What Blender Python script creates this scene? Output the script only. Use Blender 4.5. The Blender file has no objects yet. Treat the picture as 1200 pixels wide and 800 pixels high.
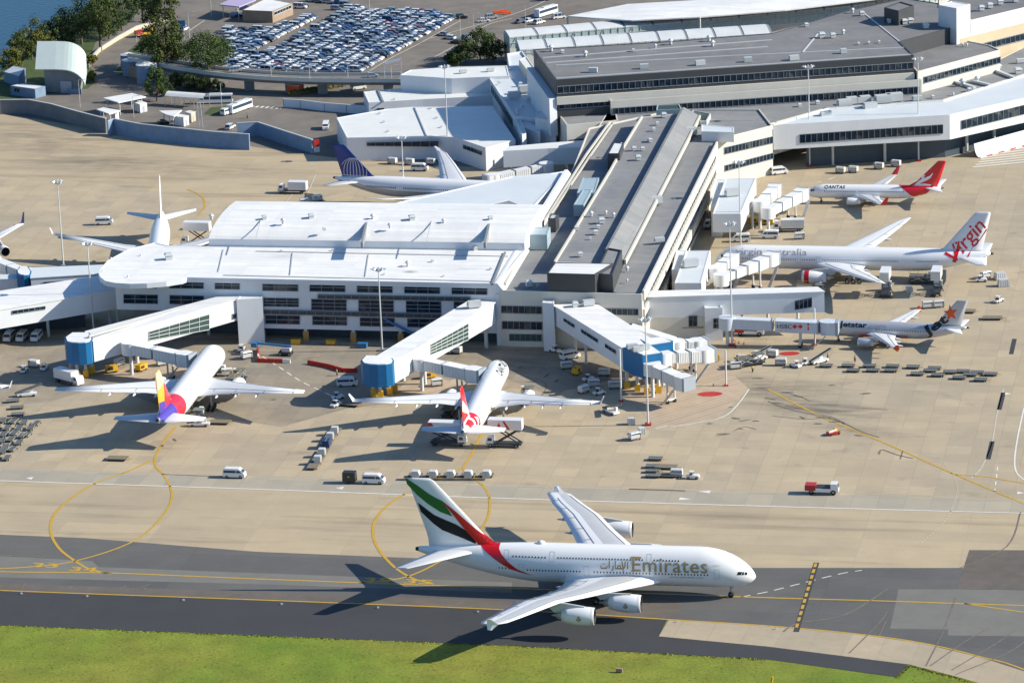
import bpy, bmesh, math, random
from mathutils import Vector, Matrix
from mathutils.geometry import tessellate_polygon
RN = random.Random(11)
rad = math.radians
SC = bpy.context.scene
COL = SC.collection
# ---------------------------------------------------------------- camera
F_PX, PITCH, ROLL, CAM_H = 4466.0, 0.29306, 0.03908, 278.5
cd = bpy.data.cameras.new("camera"); cam = bpy.data.objects.new("camera", cd); COL.objects.link(cam)
cd.sensor_width = 36.0; cd.lens = F_PX / 1200 * 36; cd.clip_start = 1; cd.clip_end = 60000
cam.matrix_world = Matrix.Translation((0, 0, CAM_H)) @ Matrix.Rotation(math.pi/2 - PITCH, 4, 'X') @ Matrix.Rotation(-ROLL, 4, 'Z')
SC.camera = cam
# ---------------------------------------------------------------- daylight
SUN_AZ, SUN_EL = rad(-5.0), rad(30.0)          # azimuth from +X
w = bpy.data.worlds.new("World"); SC.world = w; w.use_nodes = True
nt = w.node_tree; bg = nt.nodes["Background"]
sky = nt.nodes.new("ShaderNodeTexSky"); sky.sky_type = 'NISHITA'; sky.sun_disc = False
sky.sun_elevation = SUN_EL; sky.sun_rotation = math.pi/2 - SUN_AZ
sky.air_density = 1.0; sky.dust_density = 1.0; sky.ozone_density = 1.6
tn = nt.nodes.new("ShaderNodeMix"); tn.data_type = 'RGBA'; tn.blend_type = 'MULTIPLY'; tn.inputs[0].default_value = 1; tn.inputs[7].default_value = (0.66, 0.93, 1.2, 1)   # a clear, blue morning sky
nt.links.new(sky.outputs[0], tn.inputs[6]); nt.links.new(tn.outputs[2], bg.inputs[0]); bg.inputs[1].default_value = 0.084
sl = bpy.data.lights.new("sun", 'SUN'); sl.energy = 4.85; sl.angle = rad(0.5); sl.color = (1.0, 0.93, 0.80)
so = bpy.data.objects.new("sun", sl); COL.objects.link(so)
so.rotation_euler = Vector((math.cos(SUN_AZ)*math.cos(SUN_EL), math.sin(SUN_AZ)*math.cos(SUN_EL), math.sin(SUN_EL))).to_track_quat('Z', 'Y').to_euler()
so.location = (0, 900, 500)
vs = SC.view_settings; vs.view_transform = 'Standard'; vs.look = 'None'; vs.gamma = 1; vs.use_curve_mapping = False; vs.exposure = 0.57
SC.cycles.max_bounces = 5; SC.cycles.diffuse_bounces = 3; SC.cycles.glossy_bounces = 2; SC.cycles.transmission_bounces = 2; SC.cycles.transparent_max_bounces = 4
SC.cycles.caustics_reflective = False; SC.cycles.caustics_refractive = False

# ---------------------------------------------------------------- surveying: photo point -> place on a level plane
def ray(px, py):
    X, Y = px - 600, 400 - py
    c, s = math.cos(ROLL), math.sin(ROLL)
    x, y = c*X + s*Y, -s*X + c*Y
    return (x, F_PX*math.cos(PITCH) + y*math.sin(PITCH), -F_PX*math.sin(PITCH) + y*math.cos(PITCH))
def G(px, py, z=0.0):
    d = ray(px, py); t = (z - CAM_H)/d[2]
    return Vector((d[0]*t, d[1]*t, z))
def g2(px, py, z=0.0):
    p = G(px, py, z); return (p.x, p.y)
def onwall(A, B, px, py):
    """metres along the upright plane A->B and height above ground at which the sight line meets it"""
    d = ray(px, py); ux, uy = B[0]-A[0], B[1]-A[1]; L = math.hypot(ux, uy); ux /= L; uy /= L
    det = d[0]*(-uy) - d[1]*(-ux)
    k = (A[0]*(-uy) - A[1]*(-ux))/det
    return ((d[0]*k - A[0])*ux + (d[1]*k - A[1])*uy, CAM_H + d[2]*k)

# ---------------------------------------------------------------- materials
MATS = {}
def N(nt, t, **kw):
    n = nt.nodes.new(t)
    for k, v in kw.items():
        if k in n.inputs.keys() if isinstance(k, str) else False: n.inputs[k].default_value = v
        else: setattr(n, k, v)
    return n
def mat(name, col, rough=0.6, metal=0.0, var=0.0, scale=0.5, spec=0.5, stretch=None, coat=0.0):
    """plain surface with an uneven, weathered tint"""
    if name in MATS: return MATS[name]
    m = bpy.data.materials.new(name); m.use_nodes = True; nt = m.node_tree; b = nt.nodes["Principled BSDF"]
    b.inputs["Base Color"].default_value = (*col, 1); b.inputs["Roughness"].default_value = rough; b.inputs["Metallic"].default_value = metal
    b.inputs["Specular IOR Level"].default_value = spec
    if coat: b.inputs["Coat Weight"].default_value = coat
    if var > 0:
        geo = nt.nodes.new("ShaderNodeNewGeometry"); src = geo.outputs["Position"]
        if stretch:
            mp = nt.nodes.new("ShaderNodeMapping"); mp.inputs["Scale"].default_value = stretch; nt.links.new(src, mp.inputs[0]); src = mp.outputs[0]
        no = nt.nodes.new("ShaderNodeTexNoise"); no.inputs["Scale"].default_value = scale; no.inputs["Detail"].default_value = 5; no.inputs["Roughness"].default_value = 0.65
        nt.links.new(src, no.inputs["Vector"])
        mr = nt.nodes.new("ShaderNodeMapRange"); mr.inputs[1].default_value = 0.3; mr.inputs[2].default_value = 0.7; mr.inputs[3].default_value = 1-var; mr.inputs[4].default_value = 1+var*0.6
        nt.links.new(no.outputs[0], mr.inputs[0])
        mx = nt.nodes.new("ShaderNodeMix"); mx.data_type = 'RGBA'; mx.blend_type = 'MULTIPLY'; mx.inputs[0].default_value = 1; mx.inputs[6].default_value = (*col, 1)
        nt.links.new(mr.outputs[0], mx.inputs[7]); nt.links.new(mx.outputs[2], b.inputs["Base Color"])
    MATS[name] = m; return m

# ---------------------------------------------------------------- mesh collecting
class MB:
    def __init__(s): s.v, s.f, s.m, s.sm = [], [], [], []
    def add(s, vs, fs, m=0, smooth=False, M=None):
        o = len(s.v)
        s.v += [tuple(M @ Vector(p)) for p in vs] if M is not None else [tuple(p) for p in vs]
        ml = m if isinstance(m, (list, tuple)) else [m]*len(fs)
        for f, k in zip(fs, ml): s.f.append(tuple(i+o for i in f)); s.m.append(k); s.sm.append(smooth)
        return s
    def box(s, x0, x1, y0, y1, z0, z1, m=0, M=None, taper=0.0, top=None):
        t = taper
        vs = [(x0,y0,z0),(x1,y0,z0),(x1,y1,z0),(x0,y1,z0),(x0+t,y0+t,z1),(x1-t,y0+t,z1),(x1-t,y1-t,z1),(x0+t,y1-t,z1)]
        tm = m if top is None else top
        return s.add(vs, [(3,2,1,0),(4,5,6,7),(0,1,5,4),(1,2,6,5),(2,3,7,6),(3,0,4,7)], [m,tm,m,m,m,m], False, M)
    def prism(s, poly, z0, z1, m=0, top=None, bottom=True):
        """upright prism on a plan outline; z0/z1 numbers or per-corner lists"""
        n = len(poly)
        a = sum(poly[i][0]*poly[(i+1)%n][1] - poly[(i+1)%n][0]*poly[i][1] for i in range(n))
        Z0 = list(z0) if isinstance(z0, (list, tuple)) else [z0]*n; Z1 = list(z1) if isinstance(z1, (list, tuple)) else [z1]*n
        idx = list(range(n)) if a > 0 else list(range(n))[::-1]
        vs = [(poly[i][0], poly[i][1], Z0[i]) for i in idx] + [(poly[i][0], poly[i][1], Z1[i]) for i in idx]
        fs = [(i, (i+1)%n, n+(i+1)%n, n+i) for i in range(n)]; ms = [m]*n
        fs.append(tuple(range(n, 2*n))); ms.append(m if top is None else top)
        if bottom: fs.append(tuple(range(n-1, -1, -1))); ms.append(m)
        return s.add(vs, fs, ms)
    def poly(s, pts, m=0): return s.add(pts, [tuple(range(len(pts)))], m)
    def tube(s, p0, p1, r0, r1=None, n=8, m=0, caps=True, smooth=True):
        r1 = r0 if r1 is None else r1
        p0, p1 = Vector(p0), Vector(p1); d = (p1-p0).normalized()
        u = d.orthogonal().normalized(); v = d.cross(u)
        vs = []
        for p, r in ((p0, r0), (p1, r1)):
            vs += [p + (u*math.cos(2*math.pi*i/n) + v*math.sin(2*math.pi*i/n))*r for i in range(n)]
        s.add(vs, [(i, (i+1)%n, n+(i+1)%n, n+i) for i in range(n)], m, smooth)
        if caps: s.add(vs, [tuple(range(n-1,-1,-1)), tuple(range(n, 2*n))], m)
        return s
    def bar(s, p0, p1, w, h, m=0):
        """rectangular bar between two points; w across (level), h up"""
        p0, p1 = Vector(p0), Vector(p1); d = (p1-p0).normalized()
        u = d.cross(Vector((0,0,1)))
        u = Vector((1,0,0)) if u.length < 1e-4 else u.normalized()
        v = u.cross(d).normalized()
        vs = [p + u*a*w/2 + v*b*h/2 for p in (p0, p1) for a, b in ((-1,-1),(1,-1),(1,1),(-1,1))]
        return s.add(vs, [(0,1,2,3),(7,6,5,4),(0,4,5,1),(1,5,6,2),(2,6,7,3),(3,7,4,0)], m)
    def loft(s, rings, m=0, caps=True, smooth=True, closed=True, rowm=None, colm=None):
        n = len(rings[0]); o = len(s.v)
        for r in rings: s.v += [tuple(p) for p in r]
        for j in range(len(rings)-1):
            for i in range(n if closed else n-1):
                a, b = o+j*n+i, o+j*n+(i+1)%n
                s.f.append((a, b, b+n, a+n)); s.sm.append(smooth)
                s.m.append(rowm[j] if rowm else (colm[i] if colm else m))
        if caps:
            s.f.append(tuple(range(o+n-1, o-1, -1))); s.sm.append(False); s.m.append(rowm[0] if rowm else m)
            e = o+(len(rings)-1)*n; s.f.append(tuple(range(e, e+n))); s.sm.append(False); s.m.append(rowm[-1] if rowm else m)
        return s
    def lathe(s, prof, c, axis='x', n=20, m=0, rowm=None, caps=False):
        """prof: (along, radius); about an axis through c"""
        rings = []
        for a, r in prof:
            ring = []
            for i in range(n):
                t = 2*math.pi*i/n; u, v = r*math.cos(t), r*math.sin(t)
                ring.append((c[0]+a, c[1]+u, c[2]+v) if axis == 'x' else ((c[0]+u, c[1]+v, c[2]+a) if axis == 'z' else (c[0]+u, c[1]+a, c[2]-v)))
            rings.append(ring)
        return s.loft(rings, m, caps, True, True, rowm)
    def build(s, name, mats, parent=None, loc=None, rz=None, recalc=True):
        me = bpy.data.meshes.new(name); me.from_pydata(s.v, [], s.f)
        for mt in (mats if isinstance(mats, (list, tuple)) else [mats]): me.materials.append(mt)
        me.polygons.foreach_set("material_index", s.m); me.polygons.foreach_set("use_smooth", s.sm)
        if recalc:
            bm = bmesh.new(); bm.from_mesh(me); bmesh.ops.recalc_face_normals(bm, faces=bm.faces); bm.to_mesh(me); bm.free()
        me.update()
        o = bpy.data.objects.new(name, me); COL.objects.link(o)
        if parent is not None: o.parent = parent
        if loc is not None: o.location = loc
        if rz is not None: o.rotation_euler = (0, 0, rz)
        return o
def tag(o, label=None, cat=None, group=None, kind=None):
    if label: o["label"] = label
    if cat: o["category"] = cat
    if group: o["group"] = group
    if kind: o["kind"] = kind
    return o
def thing(name, label, cat, loc=(0,0,0), rz=0.0, group=None):
    o = bpy.data.objects.new(name, None); COL.objects.link(o); o.location = loc; o.rotation_euler = (0, 0, rz); o.empty_display_size = 1
    return tag(o, label, cat, group)
KIDS = {}
def kids(o): return [c for c in bpy.data.objects if c.parent == o]
def dup(root, loc, rz=0.0, label=None, group=None, ch=None):
    """a copy of a thing with copies of its parts and sub-parts (mesh data shared)"""
    if root.name not in KIDS: KIDS[root.name] = [(c, kids(c)) for c in kids(root)]
    r = root.copy(); COL.objects.link(r); r.location = loc; r.rotation_euler = (0, 0, rz)
    if label: r["label"] = label
    if group: r["group"] = group
    for c, gs in KIDS[root.name]:
        d = c.copy(); COL.objects.link(d); d.parent = r
        for g in gs: e = g.copy(); COL.objects.link(e); e.parent = d
    return r
class Kind:
    """the first placing uses the built thing itself, the later ones copies of it"""
    def __init__(s, root): s.root, s.used = root, False
    def put(s, loc, rz, label, group=None):
        if not s.used:
            s.used = True; r = s.root; KIDS[r.name] = [(c, kids(c)) for c in kids(r)]
            r.location = loc; r.rotation_euler = (0, 0, rz); r["label"] = label
            if group: r["group"] = group
            elif "group" in r: del r["group"]
            return r
        r = dup(s.root, loc, rz, label, group)
        if not group and "group" in r: del r["group"]
        return r
def structure(o): o["kind"] = "structure"; return o
def text2d(body, size=1.0, bold=0.0, shear=0.0, spacing=1.0):
    """lettering as flat triangles (list of 3-point lists) in its own x, y"""
    cu = bpy.data.curves.new("lettering", 'FONT'); cu.body = body; cu.size = size; cu.offset = bold; cu.shear = shear; cu.space_character = spacing; cu.resolution_u = 3
    o = bpy.data.objects.new("lettering", cu); COL.objects.link(o)
    me = o.to_mesh(); me.calc_loop_triangles()
    tr = [[(me.vertices[i].co.x, me.vertices[i].co.y) for i in t.vertices] for t in me.loop_triangles]
    o.to_mesh_clear(); bpy.data.objects.remove(o); bpy.data.curves.remove(cu)
    return tr
def tris(poly):
    return [[(poly[i][0], poly[i][1]) for i in t] for t in tessellate_polygon([[Vector((x, y, 0)) for x, y in poly]])]
def place(tr, x0, y0, wd=None, ht=None, rot=0.0):
    """shift, scale to a given width / height and turn flat triangles"""
    xs = [p[0] for t in tr for p in t]; ys = [p[1] for t in tr for p in t]
    ax, ay = min(xs), min(ys); sx = wd/(max(xs)-ax) if wd else None; sy = ht/(max(ys)-ay) if ht else None
    sx = sx or sy; sy = sy or sx; c, s = math.cos(rot), math.sin(rot)
    return [[(x0 + c*(x-ax)*sx - s*(y-ay)*sy, y0 + s*(x-ax)*sx + c*(y-ay)*sy) for x, y in t] for t in tr]
def decal(name, tr, fn, m, parent, cut=None):
    """flat triangles laid on a curved skin by fn(u, v) -> 3-D point; cut = strip height along v"""
    bm = bmesh.new()
    for t in tr:
        try: bm.faces.new([bm.verts.new((x, y, 0)) for x, y in t])
        except ValueError: pass
    if cut:
        ys = [v.co.y for v in bm.verts]; y = min(ys) + cut
        while y < max(ys):
            bmesh.ops.bisect_plane(bm, geom=bm.verts[:]+bm.edges[:]+bm.faces[:], plane_co=(0, y, 0), plane_no=(0, 1, 0)); y += cut
        xs = [v.co.x for v in bm.verts]; x = min(xs) + cut*3
        while x < max(xs):
            bmesh.ops.bisect_plane(bm, geom=bm.verts[:]+bm.edges[:]+bm.faces[:], plane_co=(x, 0, 0), plane_no=(1, 0, 0)); x += cut*3
    for v in bm.verts: v.co = Vector(fn(v.co.x, v.co.y))
    me = bpy.data.meshes.new(name); bm.to_mesh(me); bm.free(); me.materials.append(m)
    o = bpy.data.objects.new(name, me); COL.objects.link(o); o.parent = parent
    return o
def strip(poly, w):
    """polyline (2-D) -> band of half-width w/2 as left and right points"""
    L, Rr = [], []
    for i, p in enumerate(poly):
        a = Vector(poly[max(i-1, 0)]); b = Vector(poly[min(i+1, len(poly)-1)]); d = (b-a).normalized(); nn = Vector((-d.y, d.x))*w/2
        L.append((p[0]+nn.x, p[1]+nn.y)); Rr.append((p[0]-nn.x, p[1]-nn.y))
    return L, Rr
def smooth_line(pts, n=6):
    """Catmull-Rom through 2-D points"""
    out = []
    P = [pts[0]] + list(pts) + [pts[-1]]
    for i in range(1, len(P)-2):
        p0, p1, p2, p3 = (Vector(P[k]) for k in (i-1, i, i+1, i+2))
        for k in range(n):
            t = k/n; out.append(tuple(0.5*((2*p1) + (p2-p0)*t + (2*p0-5*p1+4*p2-p3)*t*t + (3*p1-p0-3*p2+p3)*t**3)))
    out.append(tuple(pts[-1])); return out
# ================================================================ materials of the ground
def ground_mat(name, c1, c2, slab=None, ang=0.0, joint=(0.2,0.17,0.13), jw=0.08, jamt=0.35, var=0.18, scale=0.02, fine=0.10, stain=0.0, rough=0.85, streak=None, blobs=()):
    m = bpy.data.materials.new(name); m.use_nodes = True; nt = m.node_tree; L = nt.links.new; b = nt.nodes["Principled BSDF"]
    b.inputs["Roughness"].default_value = rough; b.inputs["Specular IOR Level"].default_value = 0.25
    geo = nt.nodes.new("ShaderNodeNewGeometry")
    mp = nt.nodes.new("ShaderNodeMapping"); mp.inputs["Rotation"].default_value = (0, 0, ang); L(geo.outputs["Position"], mp.inputs[0]); P = mp.outputs[0]
    def noise(sc, det=4, src=None, st=None):
        n = nt.nodes.new("ShaderNodeTexNoise"); n.inputs["Scale"].default_value = sc; n.inputs["Detail"].default_value = det; n.inputs["Roughness"].default_value = 0.6
        s = src or P
        if st:
            k = nt.nodes.new("ShaderNodeMapping"); k.inputs["Scale"].default_value = st; L(s, k.inputs[0]); s = k.outputs[0]
        L(s, n.inputs["Vector"]); return n.outputs[0]
    def rng(src, a, bb, lo, hi):
        r = nt.nodes.new("ShaderNodeMapRange"); r.inputs[1].default_value = a; r.inputs[2].default_value = bb; r.inputs[3].default_value = lo; r.inputs[4].default_value = hi; L(src, r.inputs[0]); return r.outputs[0]
    def mix(f, a, bb, mode='MIX'):
        x = nt.nodes.new("ShaderNodeMix"); x.data_type = 'RGBA'; x.blend_type = mode
        for i, q in ((0, f), (6, a), (7, bb)):
            if isinstance(q, (int, float)): x.inputs[i].default_value = q
            elif isinstance(q, tuple): x.inputs[i].default_value = (*q, 1)
            else: L(q, x.inputs[i])
        return x.outputs[2]
    col = mix(rng(noise(scale), 0.35, 0.65, 0, 1), c1, c2)
    if slab:
        br = nt.nodes.new("ShaderNodeTexBrick"); br.offset = 0.0; br.squash = 1.0
        br.inputs["Color1"].default_value = (0.88,0.88,0.9,1); br.inputs["Color2"].default_value = (1.1,1.08,1.04,1); br.inputs["Mortar"].default_value = (1-jamt, 1-jamt, 1-jamt*0.9, 1)
        br.inputs["Scale"].default_value = 1; br.inputs["Mortar Size"].default_value = jw; br.inputs["Mortar Smooth"].default_value = 0.3; br.inputs["Bias"].default_value = 0.2
        br.inputs["Brick Width"].default_value = slab[0]; br.inputs["Row Height"].default_value = slab[1]
        L(P, br.inputs["Vector"]); col = mix(0.75, col, br.outputs["Color"], 'MULTIPLY')
    v = rng(noise(scale*6, 6), 0.25, 0.75, 1-var, 1+var*0.7)
    cx = nt.nodes.new("ShaderNodeCombineColor"); [L(v, cx.inputs[i]) for i in range(3)]
    col = mix(1.0, col, cx.outputs[0], 'MULTIPLY')
    v = rng(noise(1.6, 6), 0.2, 0.8, 1-fine, 1+fine)
    cx = nt.nodes.new("ShaderNodeCombineColor"); [L(v, cx.inputs[i]) for i in range(3)]
    col = mix(1.0, col, cx.outputs[0], 'MULTIPLY')
    if streak:
        v = rng(noise(0.12, 5, st=streak), 0.52, 0.75, 0, 0.55); col = mix(v, col, (0.10, 0.085, 0.065))
    if stain:
        v = rng(noise(0.11, 7), 0.60, 0.74, 0, stain); col = mix(v, col, (0.07, 0.06, 0.05))
    for (bx, by, rx, ry, ba, amt) in blobs:      # stained places: oil at the stands, rubber where jets turn
        tc = nt.nodes.new("ShaderNodeMapping"); tc.vector_type = 'TEXTURE'; tc.inputs["Location"].default_value = (bx, by, 0); tc.inputs["Rotation"].default_value = (0, 0, ba); tc.inputs["Scale"].default_value = (rx, ry, 1000)
        L(geo.outputs["Position"], tc.inputs[0]); ln = nt.nodes.new("ShaderNodeVectorMath"); ln.operation = 'LENGTH'; L(tc.outputs[0], ln.inputs[0])
        fo = rng(ln.outputs["Value"], 1.0, 0.1, 0, amt); ns = rng(noise(.22, 7, st=(.45, 1.6, 1)), .38, .66, 0.1, 1.0)
        mu = nt.nodes.new("ShaderNodeMath"); mu.operation = 'MULTIPLY'; L(fo, mu.inputs[0]); L(ns, mu.inputs[1]); col = mix(mu.outputs[0], col, (0.085, 0.075, 0.062))
    L(col, b.inputs["Base Color"])
    MATS[name] = m; return m
A_T = rad(12.0)
def blob(px, py, rx, ry, deg, amt): p = G(px, py); return (p.x, p.y, rx, ry, rad(deg), amt)
m_apron = ground_mat("apron_concrete", (0.43,0.352,0.243), (0.375,0.32,0.235), (5.8,5.8), A_T, jamt=0.20, var=0.12, scale=0.018, fine=0.05, stain=0.30, blobs=[blob(955,478,26,9,-28,.95),blob(905,455,22,10,-20,.85),blob(1010,505,22,6,-30,.6),blob(860,445,14,6,0,.45),blob(590,455,16,7,70,.5),blob(230,455,18,8,75,.45),blob(1000,330,26,6,-12,.4),blob(560,520,9,16,-10,.35),blob(195,520,9,16,-10,.35),blob(1030,400,22,5,-12,.4),blob(1040,238,20,5,-12,.35),blob(880,400,18,6,0,.5),blob(430,470,16,6,0,.35),blob(1110,450,22,5,-12,.25)])
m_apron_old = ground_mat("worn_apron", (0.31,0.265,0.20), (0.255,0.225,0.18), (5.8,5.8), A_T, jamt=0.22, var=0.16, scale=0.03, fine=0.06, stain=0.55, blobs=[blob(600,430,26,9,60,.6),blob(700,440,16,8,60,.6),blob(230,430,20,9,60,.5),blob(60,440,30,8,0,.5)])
m_band = ground_mat("service_road_concrete", (0.375,0.335,0.26), (0.34,0.31,0.25), (5.8,11), A_T, jamt=0.18, var=0.08, scale=0.03, fine=0.04)
m_apron_b = ground_mat("outer_apron_concrete", (0.435,0.352,0.238), (0.395,0.328,0.228), (22,5.8), A_T, jamt=0.10, var=0.08, scale=0.02, fine=0.05, stain=0.12, streak=(0.12,1.3,1), blobs=[blob(40,165,60,24,-40,.55),blob(160,195,45,16,-20,.5),blob(300,200,30,10,-10,.3),blob(90,215,50,8,0,.3)])
m_asph = ground_mat("taxiway_asphalt", (0.104,0.104,0.102), (0.128,0.125,0.120), (46,7.5), A_T, jamt=0.14, jw=0.1, var=0.12, scale=0.02, fine=0.06)
m_asph_l = ground_mat("light_asphalt", (0.165,0.160,0.145), (0.185,0.178,0.160), None, A_T, var=0.10, scale=0.03, fine=0.06)
m_asph_b = ground_mat("brown_asphalt", (0.15,0.128,0.108), (0.125,0.11,0.095), None, A_T, var=0.16, scale=0.05, fine=0.08, streak=(0.2,1.6,1))
m_shoulder = ground_mat("dark_shoulder_asphalt", (0.050,0.052,0.056), (0.056,0.057,0.060), None, A_T, var=0.10, scale=0.02, fine=0.05)
m_conc_s = ground_mat("shoulder_concrete", (0.40,0.335,0.24), (0.36,0.305,0.225), (7,30), rad(16), jamt=0.16, var=0.10, scale=0.05, fine=0.05)
m_road = ground_mat("road_asphalt", (0.165,0.147,0.128), (0.20,0.178,0.152), None, 0, var=0.2, scale=0.03, fine=0.08)
m_grass = ground_mat("mown_grass", (0.135,0.205,0.022), (0.215,0.22,0.034), None, 0, var=0.28, scale=0.022, fine=0.35, rough=0.95)
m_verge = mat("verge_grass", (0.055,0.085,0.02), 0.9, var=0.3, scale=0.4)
m_red = mat("red_paint", (0.45,0.02,0.015), 0.5, var=0.1)
m_hatch = ground_mat("hatched_apron", (0.42,0.325,0.235), (0.37,0.295,0.22), (30,1.55), rad(-40), jamt=-0.45, jw=0.12, var=0.1, scale=0.05, fine=0.05)
m_yel = mat("yellow_paint", (0.50,0.31,0.035), 0.65, var=0.15, scale=1.0)
m_wht = mat("white_paint", (0.72,0.70,0.64), 0.6, var=0.15, scale=1.0)
m_lane = mat("worn_white_paint", (0.54,0.49,0.40), 0.7, var=0.2, scale=0.6)
m_skid_shadow = mat("rubber_and_shadow_marks", (0.12,0.10,0.085), 0.8, var=0.2, scale=1.0)  # rubber scuffs, and one pole shadow painted on the service road
m_crack_shadow = mat("cracks_and_shadow_lines", (0.17,0.145,0.115), 0.8, var=0.3, scale=0.6)  # real cracks, and the pole shadows painted as dark lines
m_sea = bpy.data.materials.new("river_water"); m_sea.use_nodes = True
_b = m_sea.node_tree.nodes["Principled BSDF"]; _b.inputs["Base Color"].default_value = (0.004,0.034,0.060,1); _b.inputs["Roughness"].default_value = 0.12
_n = m_sea.node_tree.nodes.new("ShaderNodeTexNoise"); _n.inputs["Scale"].default_value = 0.5; _n.inputs["Detail"].default_value = 4
_u = m_sea.node_tree.nodes.new("ShaderNodeBump"); _u.inputs["Strength"].default_value = 0.25; _u.inputs["Distance"].default_value = 0.4
_g = m_sea.node_tree.nodes.new("ShaderNodeNewGeometry"); m_sea.node_tree.links.new(_g.outputs["Position"], _n.inputs["Vector"])
m_sea.node_tree.links.new(_n.outputs[0], _u.inputs["Height"]); m_sea.node_tree.links.new(_u.outputs[0], _b.inputs["Normal"])

# ================================================================ ground, one sheet to the horizon, and the surfaces laid on it
def sheet(name, px, z, m, kind="structure", cam_px=True):
    mb = MB(); pts = [tuple(G(x, y, z)) if cam_px else (x, y, z) for x, y in px]
    for t in tessellate_polygon([[Vector(p) for p in pts]]): mb.poly([pts[i] for i in t])
    o = mb.build(name, m)
    if o.data.polygons[0].normal.z < 0: o.data.flip_normals()
    o["kind"] = kind; return o
sheet("ground", [(-30000,-3000),(30000,-3000),(30000,40000),(-30000,40000)], -0.03, m_grass, cam_px=False)
sheet("water", [(-2500,83),(0,83),(22,64),(45,50),(75,35),(100,14),(112,-20),(140,-150),(-2500,-400)], 0.0, m_sea)
sheet("apron", [(-260,118),(0,133),(125,153),(290,171),(400,180),(640,150),(850,140),(1000,130),(1420,40),(1420,656),(1141,656),(1141,668),(880,667),(500,654),(300,646),(100,630),(0,626),(-260,610)], 0.0, m_apron_b)
sheet("inner_apron", [(-260,190),(120,215),(240,235),(300,250),(640,170),(850,150),(1000,140),(1420,60),(1420,600),(1200,600),(900,593),(600,584),(300,573),(0,563),(-260,552)], 0.010, m_apron)
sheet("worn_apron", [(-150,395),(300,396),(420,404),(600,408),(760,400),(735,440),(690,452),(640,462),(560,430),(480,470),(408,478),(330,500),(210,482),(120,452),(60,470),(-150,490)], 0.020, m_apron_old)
sheet("hatched_apron", [(712,438),(760,432),(808,426),(848,428),(878,456),(840,490),(790,500),(770,502),(740,470)], 0.030, m_hatch)
sheet("hatched_apron", [(130,440),(178,412),(232,436),(205,447)], 0.030, m_hatch)
sheet("hatched_apron", [(452,468),(478,446),(512,440),(540,452),(520,470)], 0.030, m_hatch)
sheet("hatched_apron", [(858,330),(868,324),(950,330),(950,338),(870,345)], 0.030, m_hatch)
sheet("service_road", [(-260,528),(0,549),(300,558),(600,569),(900,577),(1200,585),(1420,590),(1420,605),(1200,600),(900,593),(600,584),(300,573),(0,563),(-260,552)], 0.022, m_band)
sheet("taxiway", [(-260,610),(0,626),(100,630),(300,646),(500,654),(880,665),(1136,665),(1420,664),(1420,860),(1200,790),(1100,756),(900,733),(775,725),(600,714),(300,702),(0,691),(-260,680)], 0.012, m_asph)
sheet("taxiway_resurfacing", [(-260,640),(0,651),(108,657),(116,664),(300,671),(600,682),(600,694),(300,684),(0,676),(-260,662)], 0.020, m_asph_l)
sheet("taxiway_resurfacing", [(120,657),(300,664),(600,676),(600,682),(300,671),(116,664),(112,656)], 0.020, m_asph)
sheet("taxiway_resurfacing", [(1053,690),(1160,690),(1420,700),(1420,760),(1200,745),(1111,744),(1111,737),(1043,736)], 0.020, m_asph_l)
sheet("taxiway_resurfacing", [(1136,644),(1420,645),(1420,692),(1121,690)], 0.020, m_asph_b)
sheet("taxiway_resurfacing", [(590,714),(690,700),(800,704),(796,718),(775,725)], 0.020, m_asph_b)
sheet("taxiway_resurfacing", [(-260,672),(0,683),(300,693),(600,704),(600,713.5),(300,701.5),(0,690.5),(-260,679)], 0.024, m_asph_b)
sheet("taxiway_shoulder", [(-260,680),(0,691),(300,702),(600,714),(782,725),(772,745),(900,757),(1066,777),(1052,793),(900,772),(600,756),(300,744),(0,732),(-260,722)], 0.016, m_shoulder)
sheet("concrete_shoulder", [(784,725),(900,733),(1000,742),(1080,753),(1150,770),(1200,786),(1420,880),(1300,880),(1190,812),(1120,792),(1066,778),(900,757),(772,745)], 0.020, m_conc_s)
sheet("landside_road", [(-100,128),(0,133),(125,153),(290,171),(400,186),(560,196),(640,160),(1000,130),(1420,40),(1420,-400),(160,-400),(130,-40),(100,22),(70,40),(30,75),(-30,100)], 0.014, m_road)
# grass verges by the river, the shed and the bus stop
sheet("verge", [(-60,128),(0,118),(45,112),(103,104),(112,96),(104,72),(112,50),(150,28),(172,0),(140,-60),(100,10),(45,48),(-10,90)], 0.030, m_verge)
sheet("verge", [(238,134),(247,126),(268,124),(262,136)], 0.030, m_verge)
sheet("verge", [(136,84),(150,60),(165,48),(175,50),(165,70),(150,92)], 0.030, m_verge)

# ---------------------------------------------------------------- painted lines
def line(px, width, m, z=0.045, name="painted_line", curve=True, dash=None, n=6):
    pts = [g2(x, y) for x, y in px]
    if curve and len(pts) > 2: pts = smooth_line(pts, n)
    mb = MB()
    if dash:
        seg = []; acc = 0.0
        for a, b in zip(pts, pts[1:]):
            A, B = Vector(a), Vector(b); l = (B-A).length; d = (B-A)/l; s = 0.0
            while s < l:
                on = (acc % (dash[0]+dash[1])) < dash[0]; step = min(l-s, (dash[0] if on else dash[0]+dash[1]) - (acc % (dash[0]+dash[1])) + 1e-4)
                if on: seg.append((tuple(A+d*s), tuple(A+d*(s+step))))
                s += step; acc += step
        runs = seg
    else: runs = [pts]
    for r in runs:
        L, Rr = strip(r, width); k = len(r)
        mb.add([(*p, z) for p in L] + [(*p, z) for p in Rr], [(i, k+i, k+i+1, i+1) for i in range(k-1)])
    o = mb.build(name, m); o["kind"] = "structure"
    if o.data.polygons[0].normal.z < 0: o.data.flip_normals()
    return o
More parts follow.
